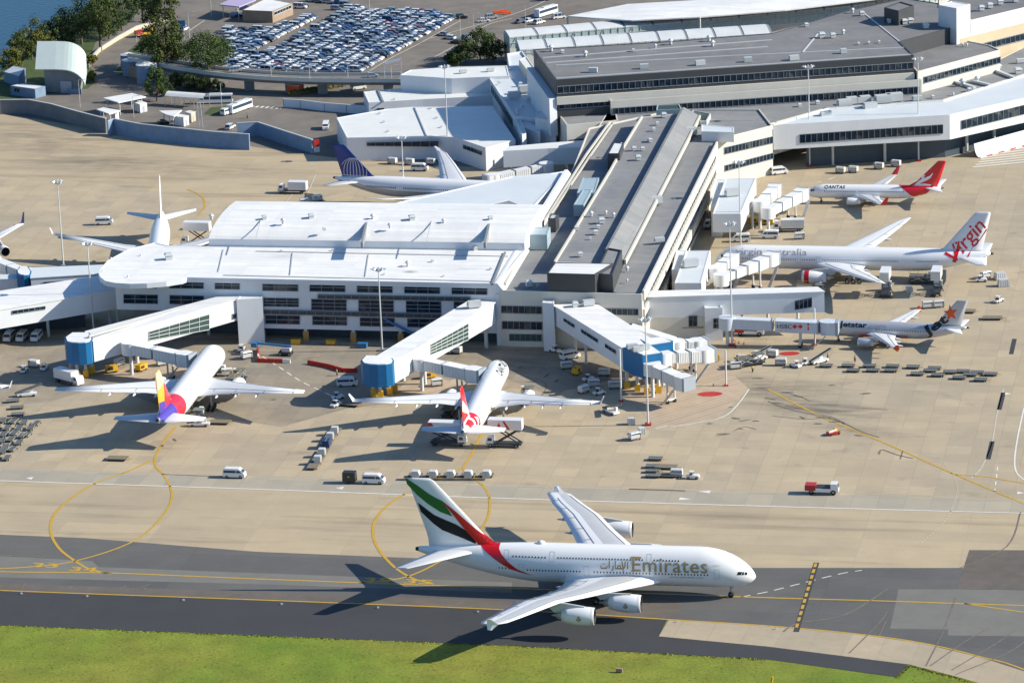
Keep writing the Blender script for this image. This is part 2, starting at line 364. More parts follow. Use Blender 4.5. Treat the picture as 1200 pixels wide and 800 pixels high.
line([(-260,662),(0,669.5),(126,671),(300,678),(600,689),(870,699),(1040,704),(1130,707),(1420,716)], 0.55, m_yel)
line([(-260,658),(-50,666),(48,663),(100,654),(150,637),(178,618),(198,593),(201,575),(192,557),(181,543),(188,523),(206,500)], 0.55, m_yel)
line([(180,538),(150,552),(110,567),(78,588),(62,606),(60,625),(70,643),(88,657),(106,667),(130,672)], 0.65, m_yel)
line([(565,507),(553,532),(543,549),(556,560),(570,574),(574,590),(570,610),(553,632),(520,655),(475,676),(420,683)], 0.55, m_yel)
line([(541,549),(500,567),(465,584),(443,604),(437,622),(443,642),(462,664),(485,678),(508,684)], 0.65, m_yel)
line([(-260,680),(0,691.5),(300,702.5),(600,714.5),(775,725),(900,733),(1000,742),(1080,753),(1150,769.5),(1210,788),(1420,878)], 0.5, m_yel)
line([(900,456),(960,487),(1030,516),(1120,556),(1200,590),(1420,684)], 0.6, m_yel)
line([(1120,556),(1160,559),(1200,566),(1420,600)], 0.5, m_yel)
line([(1130,706.8),(1200,717),(1420,748)], 0.5, m_yel)
line([(220,222),(236,230),(240,242),(232,252)], 0.6, m_yel)
line([(322,252),(344,226),(350,212)], 0.3, m_lane); line([(352,247),(370,205)], 0.35, m_lane)
line([(-260,552),(0,563),(300,573),(600,584),(900,593),(1200,601),(1420,606)], 0.45, m_wht)
line([(-260,527),(0,549),(300,558),(600,569),(900,577),(1010,580)], 0.18, m_lane)
line([(1010,580),(1060,577),(1100,570)], 0.25, m_lane)
line([(1176,455),(1168,487),(1162,520),(1150,548),(1138,560)], 0.3, m_lane)
line([(1200,478),(1193,510),(1189,540),(1193,556),(1210,568)], 0.35, m_wht)
line([(1169,547),(1165,580)], 0.3, m_wht, dash=(2.5,2.5))
line([(867,699.5),(900,693),(940,683),(985,672),(1010,668)], 0.3, m_wht, dash=(2.4,1.6))
line([(1080,636),(1105,612),(1118,590),(1121,566),(1105,540)], 0.25, m_lane, dash=(0.8,0.8))
line([(308,418),(330,432),(355,448),(385,462),(410,478)], 0.35, m_wht, dash=(3.0,2.2))
line([(878,456),(852,486),(812,496),(785,500)], 0.3, m_wht)
line([(782,499),(768,502),(768,502)], 0.3, m_wht)
line([(955,215),(985,206)], 0.3, m_wht, dash=(3,3)); line([(950,216),(1000,203)], 0.25, m_lane, dash=(3,3))
for y0 in (198.5,): 
    for k in range(10):
        line([(1142+k*1.5,194-k*2.7),(1230,206.5-k*2.75)] if False else [(1140+k*3.2,196-k*2.9),(1240,186-k*2.9)], 0.8, m_wht, z=0.05, name="parking_stripe")
# black and yellow holding bar, dark guidance dashes, arrows, cracks
line([(957,659),(933,740)], 1.15, m_shoulder, z=0.050, name="holding_bar", curve=False)
line([(956,660),(933,736)], .62, m_yel, z=0.056, name="holding_bar_marking", curve=False, dash=(2.2,1.3))
for a, b in (((1189,397),(1185,415)),((1176,460),(1171,480)),((1163,517),(1158,538))): line([a, b], 1.1, m_shoulder, name="black_dash")
line([(60,551.5),(0,550)], 0.0001, m_lane)
def arrow(px, py, ln, sgn=-1):
    c = G(px, py, 0.05); d = Vector((math.cos(-A_T), math.sin(-A_T), 0))*sgn; n = Vector((-d.y, d.x, 0)); mb = MB()
    mb.poly([c+d*ln*.8, c+n*.9, c-n*.9]); o = mb.build("road_arrow", m_wht); o["kind"] = "structure"
arrow(38,560,2.0); arrow(402,571.5,2.2); arrow(832,576,3.4); arrow(796,584,3.4, 1); arrow(1178,461,2.0,1); arrow(1192,577,2.0,1)
for px in ([(900,470),(920,478),(945,484),(975,489),(990,497)],[(905,487),(940,491),(962,490)],[(960,488),(985,494),(1010,506),(1030,512)],[(1030,532),(1034,527),(1052,533),(1070,537)],[(1055,538),(1058,528)],[(915,460),(930,462),(950,470)],[(1040,480),(1010,478)],[(860,505),(872,500),(886,503)],[(840,510),(852,509)],[(918,740),(935,730),(990,720),(1040,690)],[(1085,780),(1105,740),(1120,700)],[(1090,780),(1130,752),(1160,735)],[(1115,785),(1165,755),(1190,738)],[(1120,790),(1180,765),(1205,748)],[(995,765),(1030,730),(1040,715)],[(1030,745),(1038,728)],[(160,690),(176,684)],[(440,690),(455,686)],[(25,690),(30,683)],[(140,690),(148,686)],[(168,691),(172,688)],
           [(610,440),(640,450),(630,470)],[(645,465),(660,458)],[(616,428),(640,432)],[(1125,665),(1180,640),(1196,600)],[(80,690),(86,686)]):
    line(px, 0.45 if len(px) > 3 else 0.3, m_crack_shadow, z=0.048, name="crack")
line([(60,652.4),(2,650.6)], 0.4, m_crack_shadow, name="painted_pole_shadow")  # cast shadow of a light pole, painted as a dark strip
line([(190,555.5),(262,558.5)], 0.5, m_crack_shadow, name="painted_pole_shadow"); line([(737,572.8),(803,575)], 0.6, m_skid_shadow, name="painted_pole_shadow")  # two more pole shadows painted onto the service road
for cx, cy, r in ((832,461.5,1.9),(925,414,1.6)):
    c = G(cx, cy, 0.05); MB().poly([(c.x+r*1.6*math.cos(t*.3927), c.y+r*math.sin(t*.3927), c.z) for t in range(16)]).build("red_spot", m_red)["kind"] = "structure"
for cx, cy, t in ((52,661,'33'),(97,665.5,'34'),(441,678,'35'),(489,680,'35')):
    tr = place(text2d(t, bold=0.02), 0, 0, 6.0, 2.6); c = G(cx, cy, 0.055)
    o = decal("taxiway_number", tr, lambda u, v, c=c: (c.x-3+u*math.cos(A_T)+v*math.sin(A_T), c.y-1.2-u*math.sin(A_T)+v*math.cos(A_T), c.z), m_yel, None); o["kind"] = "structure"
# road lines on the landside
for px, dsh in (([(420,92),(455,70),(490,52),(540,24)],None),([(500,72),(540,50),(570,30),(600,22)],None),([(300,25),(345,8)],None),([(505,45),(610,14),(660,-10)],None),([(222,36),(240,24)],None),([(430,0),(440,-6)],None),([(330,0),(300,14)],None)):
    line(px, 0.4, m_lane, z=0.03, dash=dsh)
line([(288,124.5),(330,127)], 2.2, m_wht, z=0.03, name="zebra_crossing", dash=(0.9,0.9))

# rubber and oil scuffs with ragged outlines where jets swing onto the right-hand stands
_sr = random.Random(8)
for x, y, l, a in ((893,454.5,4.5,-8),(923,459.5,6,-6),(934,464,5,-38),(902,467,4.5,-36),(912,472,4,-20),(936,478,3.5,-18),(966,489,4.5,-22),(981,494,4,-12),(959,496,3,-6),(940,489,2.5,-60),(872,492.5,4.5,20),(862,490,3,-25),(848,508,3.5,-12),(885,493,2.5,0),(867,502,2,-20),(1006,510,3,-28),(888,443,4,-10),(1016,461,4.5,0),(975,451,2,0),(856,477,1.5,0),(832,496,2,0),(205,515,2.5,-70),(190,522,2.2,-75),(553,520,2.4,-70),(640,440,5,65),(652,446,4,70),(668,437,4,-35),(622,447,4,-8),(610,430,3,60),(320,468,2.5,10),(560,398,3,0)):
    c = G(x, y, .052); a = rad(a); n = 12; pts = []
    for k in range(n):
        t = 2*math.pi*k/n; r = _sr.uniform(.45, 1.0); px, py = math.cos(t)*l*.5*r, math.sin(t)*.55*r*_sr.uniform(.5,1.3); pts.append((c.x+px*math.cos(a)-py*math.sin(a), c.y+px*math.sin(a)+py*math.cos(a), c.z))
    mb = MB()
    for t in tessellate_polygon([[Vector(p) for p in pts]]): mb.poly([pts[i] for i in t])
    o = mb.build("rubber_stain", m_skid_shadow); o["kind"] = "structure"
    if o.data.polygons[0].normal.z < 0: o.data.flip_normals()
# tufts of longer grass over the strip, thickest and most ragged along its paved edge
m_tuft = bpy.data.materials.new("grass_tufts"); m_tuft.use_nodes = True; _q = m_tuft.node_tree; _b = _q.nodes["Principled BSDF"]; _b.inputs["Roughness"].default_value = .9; _b.inputs["Specular IOR Level"].default_value = .1
_i = _q.nodes.new("ShaderNodeNewGeometry"); _x = _q.nodes.new("ShaderNodeMix"); _x.data_type = 'RGBA'; _x.inputs[6].default_value = (.135,.195,.022,1); _x.inputs[7].default_value = (.25,.245,.045,1); _q.links.new(_i.outputs["Random Per Island"], _x.inputs[0]); _q.links.new(_x.outputs[2], _b.inputs["Base Color"])
_edge = [(-20,732.3),(0,732.5),(300,744.5),(600,756.5),(900,772.5),(1050,794),(1066,779),(1120,793.5),(1150,804)]
tf_ = MB()
for k in range(9000):
    i = _sr.randrange(len(_edge)-1) if k % 3 == 0 else _sr.choice([0,1,1,1,2,2,2,3,3,4,6,7]); (x0,y0),(x1,y1) = _edge[i], _edge[i+1]
    if i == 4: continue
    t = _sr.random(); d = abs(_sr.gauss(0, .9)) if k % 3 == 0 else _sr.uniform(0, 75); p = G(x0+(x1-x0)*t, y0+(y1-y0)*t-.4+d, -.03)
    if i == 5 and d > 5: continue
    h = _sr.uniform(.02,.07) if k % 3 else _sr.uniform(.04,.14); w_ = _sr.uniform(.12,.34); a = _sr.uniform(0, 3.14); dx, dy = math.cos(a)*w_, math.sin(a)*w_; lx, ly = _sr.uniform(-.15,.15), _sr.uniform(-.15,.15)
    tf_.add([(p.x-dx,p.y-dy,p.z),(p.x+dx,p.y+dy,p.z),(p.x+dx*.6+lx,p.y+dy*.6+ly,p.z+h),(p.x-dx*.7+lx,p.y-dy*.7+ly,p.z+h*.8)], [(0,1,2,3)])
o = tf_.build("grass", m_tuft, recalc=False); o["kind"] = "stuff"; o["label"] = "short ragged grass beside the dark taxiway shoulder"
# ================================================================ airliners
m_white = mat("white_aircraft_paint", (0.80,0.80,0.80), 0.28, coat=0.35)
m_wgrey = mat("grey_wing_paint", (0.50,0.51,0.52), 0.38, var=0.05, scale=0.3)
m_wgrey2 = mat("pale_wing_paint", (0.66,0.67,0.68), 0.36, var=0.05, scale=0.3)
m_silver = mat("silver_aircraft_paint", (0.46,0.47,0.50), 0.32, 0.25)
m_belly = mat("grey_belly_paint", (0.42,0.43,0.46), 0.35)
m_metal = mat("bare_metal", (0.62,0.62,0.63), 0.28, 0.9)
m_lip = mat("intake_lip", (0.66,0.66,0.67), 0.3, 0.2)
m_gap = mat("panel_gap_grey", (0.20,0.21,0.22), .6)
m_dark = mat("dark_interior", (0.012,0.012,0.014), 0.6)
m_glassd = mat("dark_cabin_glass", (0.012,0.014,0.018), 0.08)
m_tyre = mat("tyre_rubber", (0.02,0.02,0.02), 0.8)
m_strut = mat("strut_grey", (0.42,0.42,0.42), 0.45, 0.3)
m_egreen = mat("livery_green", (0.0,0.13,0.035), 0.3, coat=0.3); m_ered = mat("livery_red", (0.58,0.006,0.015), 0.3, coat=0.3); m_eblack = mat("livery_black", (0.010,0.010,0.013), 0.5, spec=.25)
m_gold = mat("livery_gold", (0.36,0.25,0.11), 0.35)
m_qred = mat("tail_red", (0.60,0.012,0.02), 0.3, coat=0.3); m_purple = mat("tail_violet", (0.075,0.055,0.34), 0.3); m_qyel = mat("tail_yellow", (0.72,0.40,0.035), 0.3); m_beige = mat("tail_beige", (0.60,0.50,0.36), 0.3)
m_coral = mat("tail_coral", (0.62,0.03,0.055), 0.3); m_ublue = mat("tail_blue", (0.008,0.03,0.20), 0.3); m_ugold = mat("globe_line_paint", (0.62,0.58,0.55), 0.3); m_orange = mat("star_orange", (0.70,0.09,0.015), 0.35); m_ink = mat("lettering_black", (0.015,0.016,0.02), 0.35)
m_vgrey = mat("lettering_grey", (0.34,0.33,0.37), 0.4); m_redin = mat("engine_red", (0.50,0.01,0.02), 0.3); m_thai = mat("winglet_violet", (0.075,0.035,0.22), 0.35)

def airliner(name, label, P, pos, az):
    """P: dimensions in metres; x forward from the nose tip at 0, y to port, z up from the ground"""
    root = thing(name, label, "airliner", (pos[0], pos[1], 0), az)
    Lf, Ry, Rz, zc, Ln, Lt = P['Lf'], P['Ry'], P['Rz'], P['zc'], P['Ln'], P['Lt']
    nd = P.get('nd', 0.8); rt = P.get('rt', 0.13); kt = P.get('kt', 0.75); ne = P.get('ne', 0.62); te = P.get('te', 1.75)
    def fus(x):
        u = -x
        if u < Ln:
            t = max(u/Ln, 0.0); s = max((1-(1-t)**2.3)**ne, 0.02); c = zc - nd*(1-t)**1.8
        elif u > Lf-Lt:
            v = min((u-(Lf-Lt))/Lt, 1.0); s = 1-(1-rt)*v**te; c = zc + (1-s)*Rz*kt
        else: s, c = 1.0, zc
        return Ry*s, Rz*s, c
    def skin(x, z, side=1, off=0.035):
        ry, rz, c = fus(x); q = max(-0.99999, min(0.99999, (z-c)/max(rz, 0.05)))
        return (x, side*(ry*math.sqrt(1-q*q)+off*math.sqrt(1-q*q)), c+q*rz+off*max(q, 0))
    us = [0.0, 0.02, 0.06, 0.12, 0.2, 0.3, 0.42, 0.56, 0.7, 0.85, 1.0]
    xs = [-u*Ln for u in us]; mid = Lf-Lt-Ln; xs += [-(Ln+mid*k/6) for k in range(1, 6)]; xs += [-(Lf-Lt+Lt*k/14) for k in range(0, 15)]
    n = 36; rings = []
    for x in xs:
        ry, rz, c = fus(x); rings.append([(x, ry*math.sin(2*math.pi*i/n), c+rz*math.cos(2*math.pi*i/n)) for i in range(n)])
    mb = MB()
    bm_ = P.get('belly'); colm = None
    if bm_: colm = [1 if math.cos(2*math.pi*(i+.5)/n) < bm_ else 0 for i in range(n)]
    mb.loft(rings, 0, True, True, True, None, colm)
    # the wing-root fairing under the belly
    b0, b1 = P['fair']; fr = []
    for k in range(9):
        t = k/8; x = b0+(b1-b0)*t; e = math.sin(math.pi*t)**0.6 if 0 < t < 1 else 0.05
        fr.append([(x, (Ry*1.05)*e*math.sin(2*math.pi*i/20), zc-Rz*0.62+Rz*0.50*e*math.cos(2*math.pi*i/20)) for i in range(20)])
    mb.loft(fr, 1 if bm_ else 0)
    fo = mb.build("fuselage", [P.get('paint', m_white), P.get('belly_paint', m_white)], root)
    # tail cone exhaust
    ry, rz, c = fus(-Lf); MB().lathe([(0, ry*1.0), (-0.7, ry*0.72), (-0.7, 0.01)], (-Lf, 0, c), 'x', 14).build("tail_cone", m_dark, root)
    # cockpit glazing
    for sd in ((1, -1)):
        cz = P['cock']; tr = []
        for q in cz: tr += tris(q)
        decal("cockpit_window", tr, lambda u, v, sd=sd: skin(u, v, sd, 0.03), m_glassd, root, 0.3)
    # lifting surfaces -------------------------------------------------
    AF = [(0,0),(0.015,0.35),(0.06,0.62),(0.16,0.9),(0.32,1.0),(0.55,0.82),(0.78,0.45),(1,0.03)]
    def surface(secs, mats, pname, mcol=None, parent=root):
        """secs: (y, xLE, chord, z, thickness)"""
        rr = []
        for y, xl, ch, z, th in secs:
            up = [(xl-a*ch, y, z+th*b*0.62) for a, b in AF]; lo = [(xl-a*ch, y, z-th*b*0.38) for a, b in AF[::-1][:-1]]
            rr.append(up+lo)
        k = len(rr[0]); cm = [0]*k
        if mcol: cm = [1 if i in (0,1,2,k-1,k-2,k-3) else (2 if i in (5,6) else 0) for i in range(k)]
        return MB().loft(rr, 0, True, True, True, None, cm).build(pname, mats, parent)
    W = P['wing']; wm = P.get('wing_paint', m_wgrey)
    for sd in (1, -1):
        secs = [(sd*y, xl, ch, z, th) for y, xl, ch, z, th in W]
        wo = surface(secs, [wm, P.get('slat', m_wgrey2), P.get('flapm', wm)], "wing", True)
        for y in P.get('fairings', ()):
            for a, b in zip(W, W[1:]):
                if a[0] <= y <= b[0]:
                    t = (y-a[0])/(b[0]-a[0]); te_ = (a[1]-a[2])*(1-t)+(b[1]-b[2])*t; z = a[3]*(1-t)+b[3]*t
                    MB().lathe([(2.6,.03),(1.6,.3),(0,.36),(-1.0,.2),(-1.5,.02)], (te_, sd*y, z-0.45), 'x', 8).build("flap_fairing", wm, wo)
        for fr_, y0_, y1_ in ((.70, Ry*1.3, W[-1][0]*.93), (.16, Ry*1.5, W[-1][0]*.95)):      # gaps ahead of the flaps and behind the slats
            pl = []
            for a, b in zip(W, W[1:]):
                for k in range(4):
                    t = k/4; y = a[0]+(b[0]-a[0])*t
                    if y0_ <= y <= y1_:
                        xl, ch, z, th = (a[i]+(b[i]-a[i])*t for i in (1, 2, 3, 4)); h = .6 if fr_ > .5 else .9
                        pl.append(Vector((xl-fr_*ch, sd*y, z+th*h*.62+.03)))
            sm_ = MB()
            for p, q in zip(pl, pl[1:]): sm_.bar(p, q, .13, .05)
            if fr_ > .5:
                for p in pl[1::3]: sm_.bar(p, p+Vector((-1.6, 0, -.12)), .08, .05)
            if pl: sm_.build("panel_gap", m_gap, wo)
        wl = P.get('winglet')
        if wl:
            y, xl, ch, z, th = W[-1]; h, out, sw, c2, mm, dn = wl
            ch = min(ch, 2.3); rr = []
            for t in ([-1, 0, 1] if dn else [0, 0.5, 1]):
                hh = (h*t if t >= 0 else dn*t); cc = ch+(c2-ch)*abs(t); xx = xl-(sw*abs(t))
                rr.append([(xx, sd*(y+out*abs(t)), z+hh), (xx-cc*.4, sd*(y+out*abs(t)+.12), z+hh), (xx-cc, sd*(y+out*abs(t)), z+hh), (xx-cc*.4, sd*(y+out*abs(t)-.12), z+hh)])
            MB().loft(rr, 0, True, False).build("winglet", mm, root)
    sc = P['stab']
    for sd in (1, -1): surface([(sd*y, xl, ch, z, th) for y, xl, ch, z, th in sc], [P.get('stab_paint', m_wgrey2)], "tailplane")
    # fin: sections by height (z, xLE, chord, thickness)
    rr = []
    for z, xl, ch, th in P['fin']:
        s = [(xl-a*ch, th*b*0.5, z) for a, b in AF]; rr.append(s + [(p[0], -p[1], p[2]) for p in s[::-1][:-1]])
    MB().loft(rr, 0, True, True).build("tail_fin", P.get('fin_paint', m_white), root)
    def finskin(x, z, side=1, off=0.03):
        Fs = P['fin']; z_ = max(Fs[0][0], min(Fs[-1][0], z))
        for a, b in zip(Fs, Fs[1:]):
            if a[0] <= z_ <= b[0]:
                t = (z_-a[0])/(b[0]-a[0]); xl = a[1]+(b[1]-a[1])*t; ch = a[2]+(b[2]-a[2])*t; th = a[3]+(b[3]-a[3])*t; break
        q = max(0, min(1, (xl-x)/ch)); h = 0.03
        for a, b in zip(AF, AF[1:]):
            if a[0] <= q <= b[0]: h = a[1]+(b[1]-a[1])*(q-a[0])/(b[0]-a[0]); break
        return (x, side*(th*h*0.5+off), z)
    # engines ----------------------------------------------------------
    for y, xi, z, r, ln, zw in P['eng']:
        for sd in (1, -1):
            prof = [(-.30*ln, r*.80), (-.02*ln, r*.82), (0, r*.90), (-.02*ln, r*.955), (-.10*ln, r), (-.30*ln, r*1.03), (-.55*ln, r*1.0), (-.80*ln, r*.86), (-ln, r*.72), (-ln, r*.66), (-.85*ln, r*.6)]
            rowm = [2, 2, 4, 4, 0, 0, 0, 0, 0, 2]
            if P.get('redring'): rowm[4] = 3
            e = MB().lathe(prof, (xi, sd*y, z), 'x', 24, 0, rowm).build("engine", [P.get('cowl', m_white), m_metal, m_dark, m_redin, m_lip], root)
            MB().lathe([(-.30*ln, r*.81), (-.29*ln, r*.25), (-.16*ln, .02)], (xi, sd*y, z), 'x', 20).build("fan", m_dark, e)
            MB().lathe([(-.82*ln, r*.50), (-1.0*ln, r*.46), (-1.16*ln, r*.34), (-1.13*ln, r*.25), (-1.34*ln, .02)], (xi, sd*y, z), 'x', 16).build("exhaust_cone", m_strut, e)
            pm = MB(); zt = zw
            pm.add([(xi-.22*ln, sd*y-.22, z+r*.8), (xi-.22*ln, sd*y+.22, z+r*.8), (xi-1.25*ln, sd*y+.18, z+r*.35), (xi-1.25*ln, sd*y-.18, z+r*.35),
                    (xi-.32*ln, sd*y-.18, z+r*1.12), (xi-.32*ln, sd*y+.18, z+r*1.12), (xi-1.5*ln, sd*y+.14, zt), (xi-1.5*ln, sd*y-.14, zt), (xi-.95*ln, sd*y-.2, zt+.25), (xi-.95*ln, sd*y+.2, zt+.25)],
                   [(0,1,5,4),(4,5,9,8),(8,9,6,7),(7,6,2,3),(3,2,1,0),(0,4,8,7,3),(1,2,6,9,5)])
            pm.build("pylon", m_wgrey, e)
            if 'emblem' in P:
                def cowl(u, v, sd=sd): 
                    a = v/(r*1.03); return (xi-.45*ln+u, sd*y+sd*(r*1.045)*math.cos(a), z+(r*1.045)*math.sin(a))
                P['emblem'](cowl, e, r, sd)
    # undercarriage ----------------------------------------------------
    def bogie(x, y, axles, pr, R_, top, pname):
        st = MB().tube((x, y, R_), (x, y, top), 0.22, n=8).bar((x, y, top*.55), (x+1.4, y*.8, top), .16, .16)
        if axles > 1: st.bar((x-.8*(axles-1), y, R_), (x+.8*(axles-1), y, R_), .2, .2)
        g = st.build(pname, m_strut, root)
        for k in range(axles):
            for s_ in (-1, 1):
                MB().lathe([(-.2, R_*.55), (-.2, R_*.92), (-.12, R_), (.12, R_), (.2, R_*.92), (.2, R_*.55), (.1, R_*.5), (.1, 0.02)] , (x+(k-(axles-1)/2)*1.6, y+s_*pr, R_), 'y', 16, 0, [0,0,0,0,0,1,1]).build("wheel", [m_tyre, m_strut], g)
    gx = P['gear']; bogie(gx[0], 0, 1, 0.35, gx[1], zc-Rz*.8, "nose_gear")
    for x, y, ax in gx[2]:
        for sd in ((1, -1) if y else (1,)): bogie(x, sd*y, ax, 0.6, gx[3], zc-Rz*.5, "main_gear")
    # cabin windows, the side(s) that can be seen ------------------------
    wmesh = None
    for (x0, x1, zw, side, step) in P.get('rows', ()):
        k = int(abs(x1-x0)/step)
        for i in range(k+1):
            x = x0+(x1-x0)*i/max(k, 1); ry, rz, c = fus(x); q = max(-.99, min(.99, (zw-c)/rz)); yy = side*ry*math.sqrt(1-q*q)
            nrm = Vector((0, yy/ry**2, (zw-c)/rz**2)).normalized()
            if wmesh is None or P.get('_ws') != side:
                h, b_ = P.get('win', (0.30, 0.20)); zz = Vector((0,0,1)); 
                mb = MB().add([(-b_/2,0,-h/2),(b_/2,0,-h/2),(b_/2,0,h/2),(-b_/2,0,h/2)], [(0,1,2,3)]); o = mb.build("cabin_window", m_glassd, root); wmesh = o; P['_ws'] = side
            else:
                o = wmesh.copy(); COL.objects.link(o); o.parent = root
            p = Vector((x, yy, zw)) + nrm*0.03
            yv = nrm; xv = Vector((1,0,0)); zv = xv.cross(yv).normalized()
            o.matrix_local = Matrix.Translation(p) @ Matrix((xv, yv, zv)).transposed().to_4x4()
    for (x, z, side, h, b_) in P.get('doors', ()):
        t = 0.07; fr = []
        for q in ([(x-b_/2,z),(x+b_/2,z),(x+b_/2,z+t),(x-b_/2,z+t)], [(x-b_/2,z+h-t),(x+b_/2,z+h-t),(x+b_/2,z+h),(x-b_/2,z+h)], [(x-b_/2,z),(x-b_/2+t,z),(x-b_/2+t,z+h),(x-b_/2,z+h)], [(x+b_/2-t,z),(x+b_/2,z),(x+b_/2,z+h),(x+b_/2-t,z+h)]): fr += tris(q)
        decal("cabin_door", fr, lambda u, v, side=side: skin(u, v, side, 0.025), m_wgrey, root, 0.35)
    return root, skin, finskin, fus

def quadstrip(pa, pb):
    """triangles between two polylines of equal length"""
    tr = []
    for i in range(len(pa)-1): tr += [[pa[i], pa[i+1], pb[i+1]], [pa[i], pb[i+1], pb[i]]]
    return tr

# ---------------------------------------------------------------- the double-deck airliner on the taxiway
def eml(fn, par, r, sd):
    if sd > 0: return
    tr = []
    for i in range(-2, 3):
        tr += tris([(i*.22-.06,-.55+abs(i)*.12),(i*.22+.06,-.55+abs(i)*.12),(i*.16+.05,.5-abs(i)*.16),(i*.16-.05,.5-abs(i)*.16)])
    tr += tris([(-.5,-.1),(.5,-.1),(.5,.02),(-.5,.02)]) + tris([(-.3,.35),(.3,.35),(0,.75)])
    decal("emblem", tr, fn, m_gold, par, 0.2)
A380 = dict(Lf=70.4, Ry=3.57, Rz=4.2, zc=6.55, Ln=11.5, Lt=27, nd=1.9, rt=0.14, kt=0.62, ne=0.60, te=1.6, fair=(-17,-46), belly=None,
    wing=[(0,-16.5,23,3.7,2.4),(3.5,-20.0,19.0,4.0,2.2),(8.0,-23.4,15.4,4.7,1.75),(13.5,-27.6,11.6,5.6,1.3),(20,-32.2,9.6,6.6,.95),(26,-36.2,8.4,7.7,.75),(33,-41.0,6.9,7.8,.5),(38.6,-44.7,5.3,8.0,.3),(39.7,-46.4,3.4,8.0,.2)],
    slat=m_white, flapm=m_white, wing_paint=m_wgrey, cowl=m_white, fairings=(8.5,14,19.5,25), winglet=(1.25,.35,1.2,.9,m_white,1.1),
    stab=[(0,-57.5,9.5,8.7,.9),(2,-58.8,8.6,8.8,.8),(15.2,-69.6,3.0,10.0,.28)], stab_paint=m_wgrey2,
    fin=[(9.3,-52.0,16.2,.9),(11.0,-55.1,13.2,1.15),(12.5,-56.6,12.0,1.1),(23.8,-66.6,5.5,.5),(24.35,-67.5,4.4,.2)],
    eng=[(14.9,-21.6,3.7,1.86,6.6,5.6),(25.7,-29.4,4.85,1.86,6.6,7.3)], emblem=eml,
    gear=(-5.2,.6,[(-31.5,6.2,2),(-35,2.6,3)],.7), cock=[[(-2.55,6.35),(-3.35,6.45),(-3.55,5.85),(-2.75,5.75)],[(-2.15,6.25),(-2.45,6.32),(-2.62,5.72),(-2.2,5.68)],[(-1.5,6.05),(-2.0,6.2),(-2.05,5.66),(-1.6,5.6)]],
    rows=[(-9.5,-20.2,6.0,-1,.66),(-21.5,-33.0,6.0,-1,.64),(-36.0,-47.0,6.05,-1,.62),(-49.5,-53.0,6.15,-1,.62),(-15.5,-20.5,8.72,-1,.62),(-23,-40.5,8.72,-1,.62),(-43.2,-50.0,8.72,-1,.62)], win=(.36,.24),
    doors=[(-7.6,5.1,-1,2.1,1.1),(-21,5.1,-1,2.1,1.1),(-34.6,5.1,-1,2.1,1.1),(-48.3,5.2,-1,2.1,1.1),(-41.8,7.9,-1,1.9,1.0),(-21.6,7.9,-1,1.9,1.0),(-51.4,7.9,-1,1.9,1.0)])
a380, sk, fsk, fu = airliner("airliner", "huge white double deck airliner with green, black and red tail taxiing on the dark strip", A380, (48.12,734.14), -.18926)
for sd in (-1, 1):
    f = lambda u, v, sd=sd: fsk(u, v, sd, .11)
    # (x, z) on the fin: green, black and red wavy bands from the trailing edge down to the leading edge
    decal("green_band", quadstrip([(-72.6,24.3),(-70.25,22.9),(-67.63,21.0),(-66.2,20.2),(-64.8,19.5)], [(-72.3,23.0),(-70.35,20.8),(-68.1,18.9),(-65.45,17.2),(-62.9,16.3)]), f, m_egreen, a380, .3)
    decal("black_band", quadstrip([(-70.2,19.0),(-66.75,16.4),(-62.1,14.5),(-60.2,13.3),(-58.2,11.0)], [(-69.6,17.0),(-67.1,14.6),(-65.2,13.2),(-60.6,11.5),(-58.2,10.4)]), f, m_eblack, a380, .3)
    decal("red_band", quadstrip([(-64.8,19.5),(-62.0,17.2),(-58.1,13.6),(-55.8,11.9),(-54.6,10.9),(-53.9,10.4)], [(-64.9,19.45),(-63.0,17.0),(-60.77,14.0),(-58.8,11.6),(-57.9,10.6),(-57.6,10.2)]), f, m_ered, a380, .25)
    g = lambda u, v, sd=sd: sk(u, v, sd, 0.08)
    decal("red_band", quadstrip([(-53.0,11.1),(-53.1,9.9),(-52.4,8.9),(-51.1,7.6),(-49.2,6.1),(-46.2,4.8)], [(-58.3,11.1),(-57.0,10.2),(-55.9,9.3),(-53.5,7.7),(-50.5,5.95),(-46.2,4.75)]), g, m_ered, a380, 0.3)
def glyphs_serif(word, W_, H_):
    """the word in upright bold lettering with flared foot and head serifs"""
    tr = place(text2d(word, bold=0.008, spacing=1.06), 0, 0, W_, H_)
    return tr
g = lambda u, v: sk(-31.0+u, v, -1, 0.045)
decal("lettering", [[(q[0], q[1]+6.35) for q in t] for t in glyphs_serif("Emirates", 15.6, 2.95)], lambda u, v: sk(-25.1+u, v, -1, .045), m_gold, a380, .3)
sf = []
for x, z, b in ((-.25,6.35,.9),(-.25,9.08,.9),(1.7,6.35,.2),(1.7,9.0,.25)): sf += tris([(x,z),(x+b,z),(x+b,z+.22),(x,z+.22)])
decal("lettering", sf, lambda u, v: sk(-25.1+u, v, -1, .05), m_gold, a380, .3)
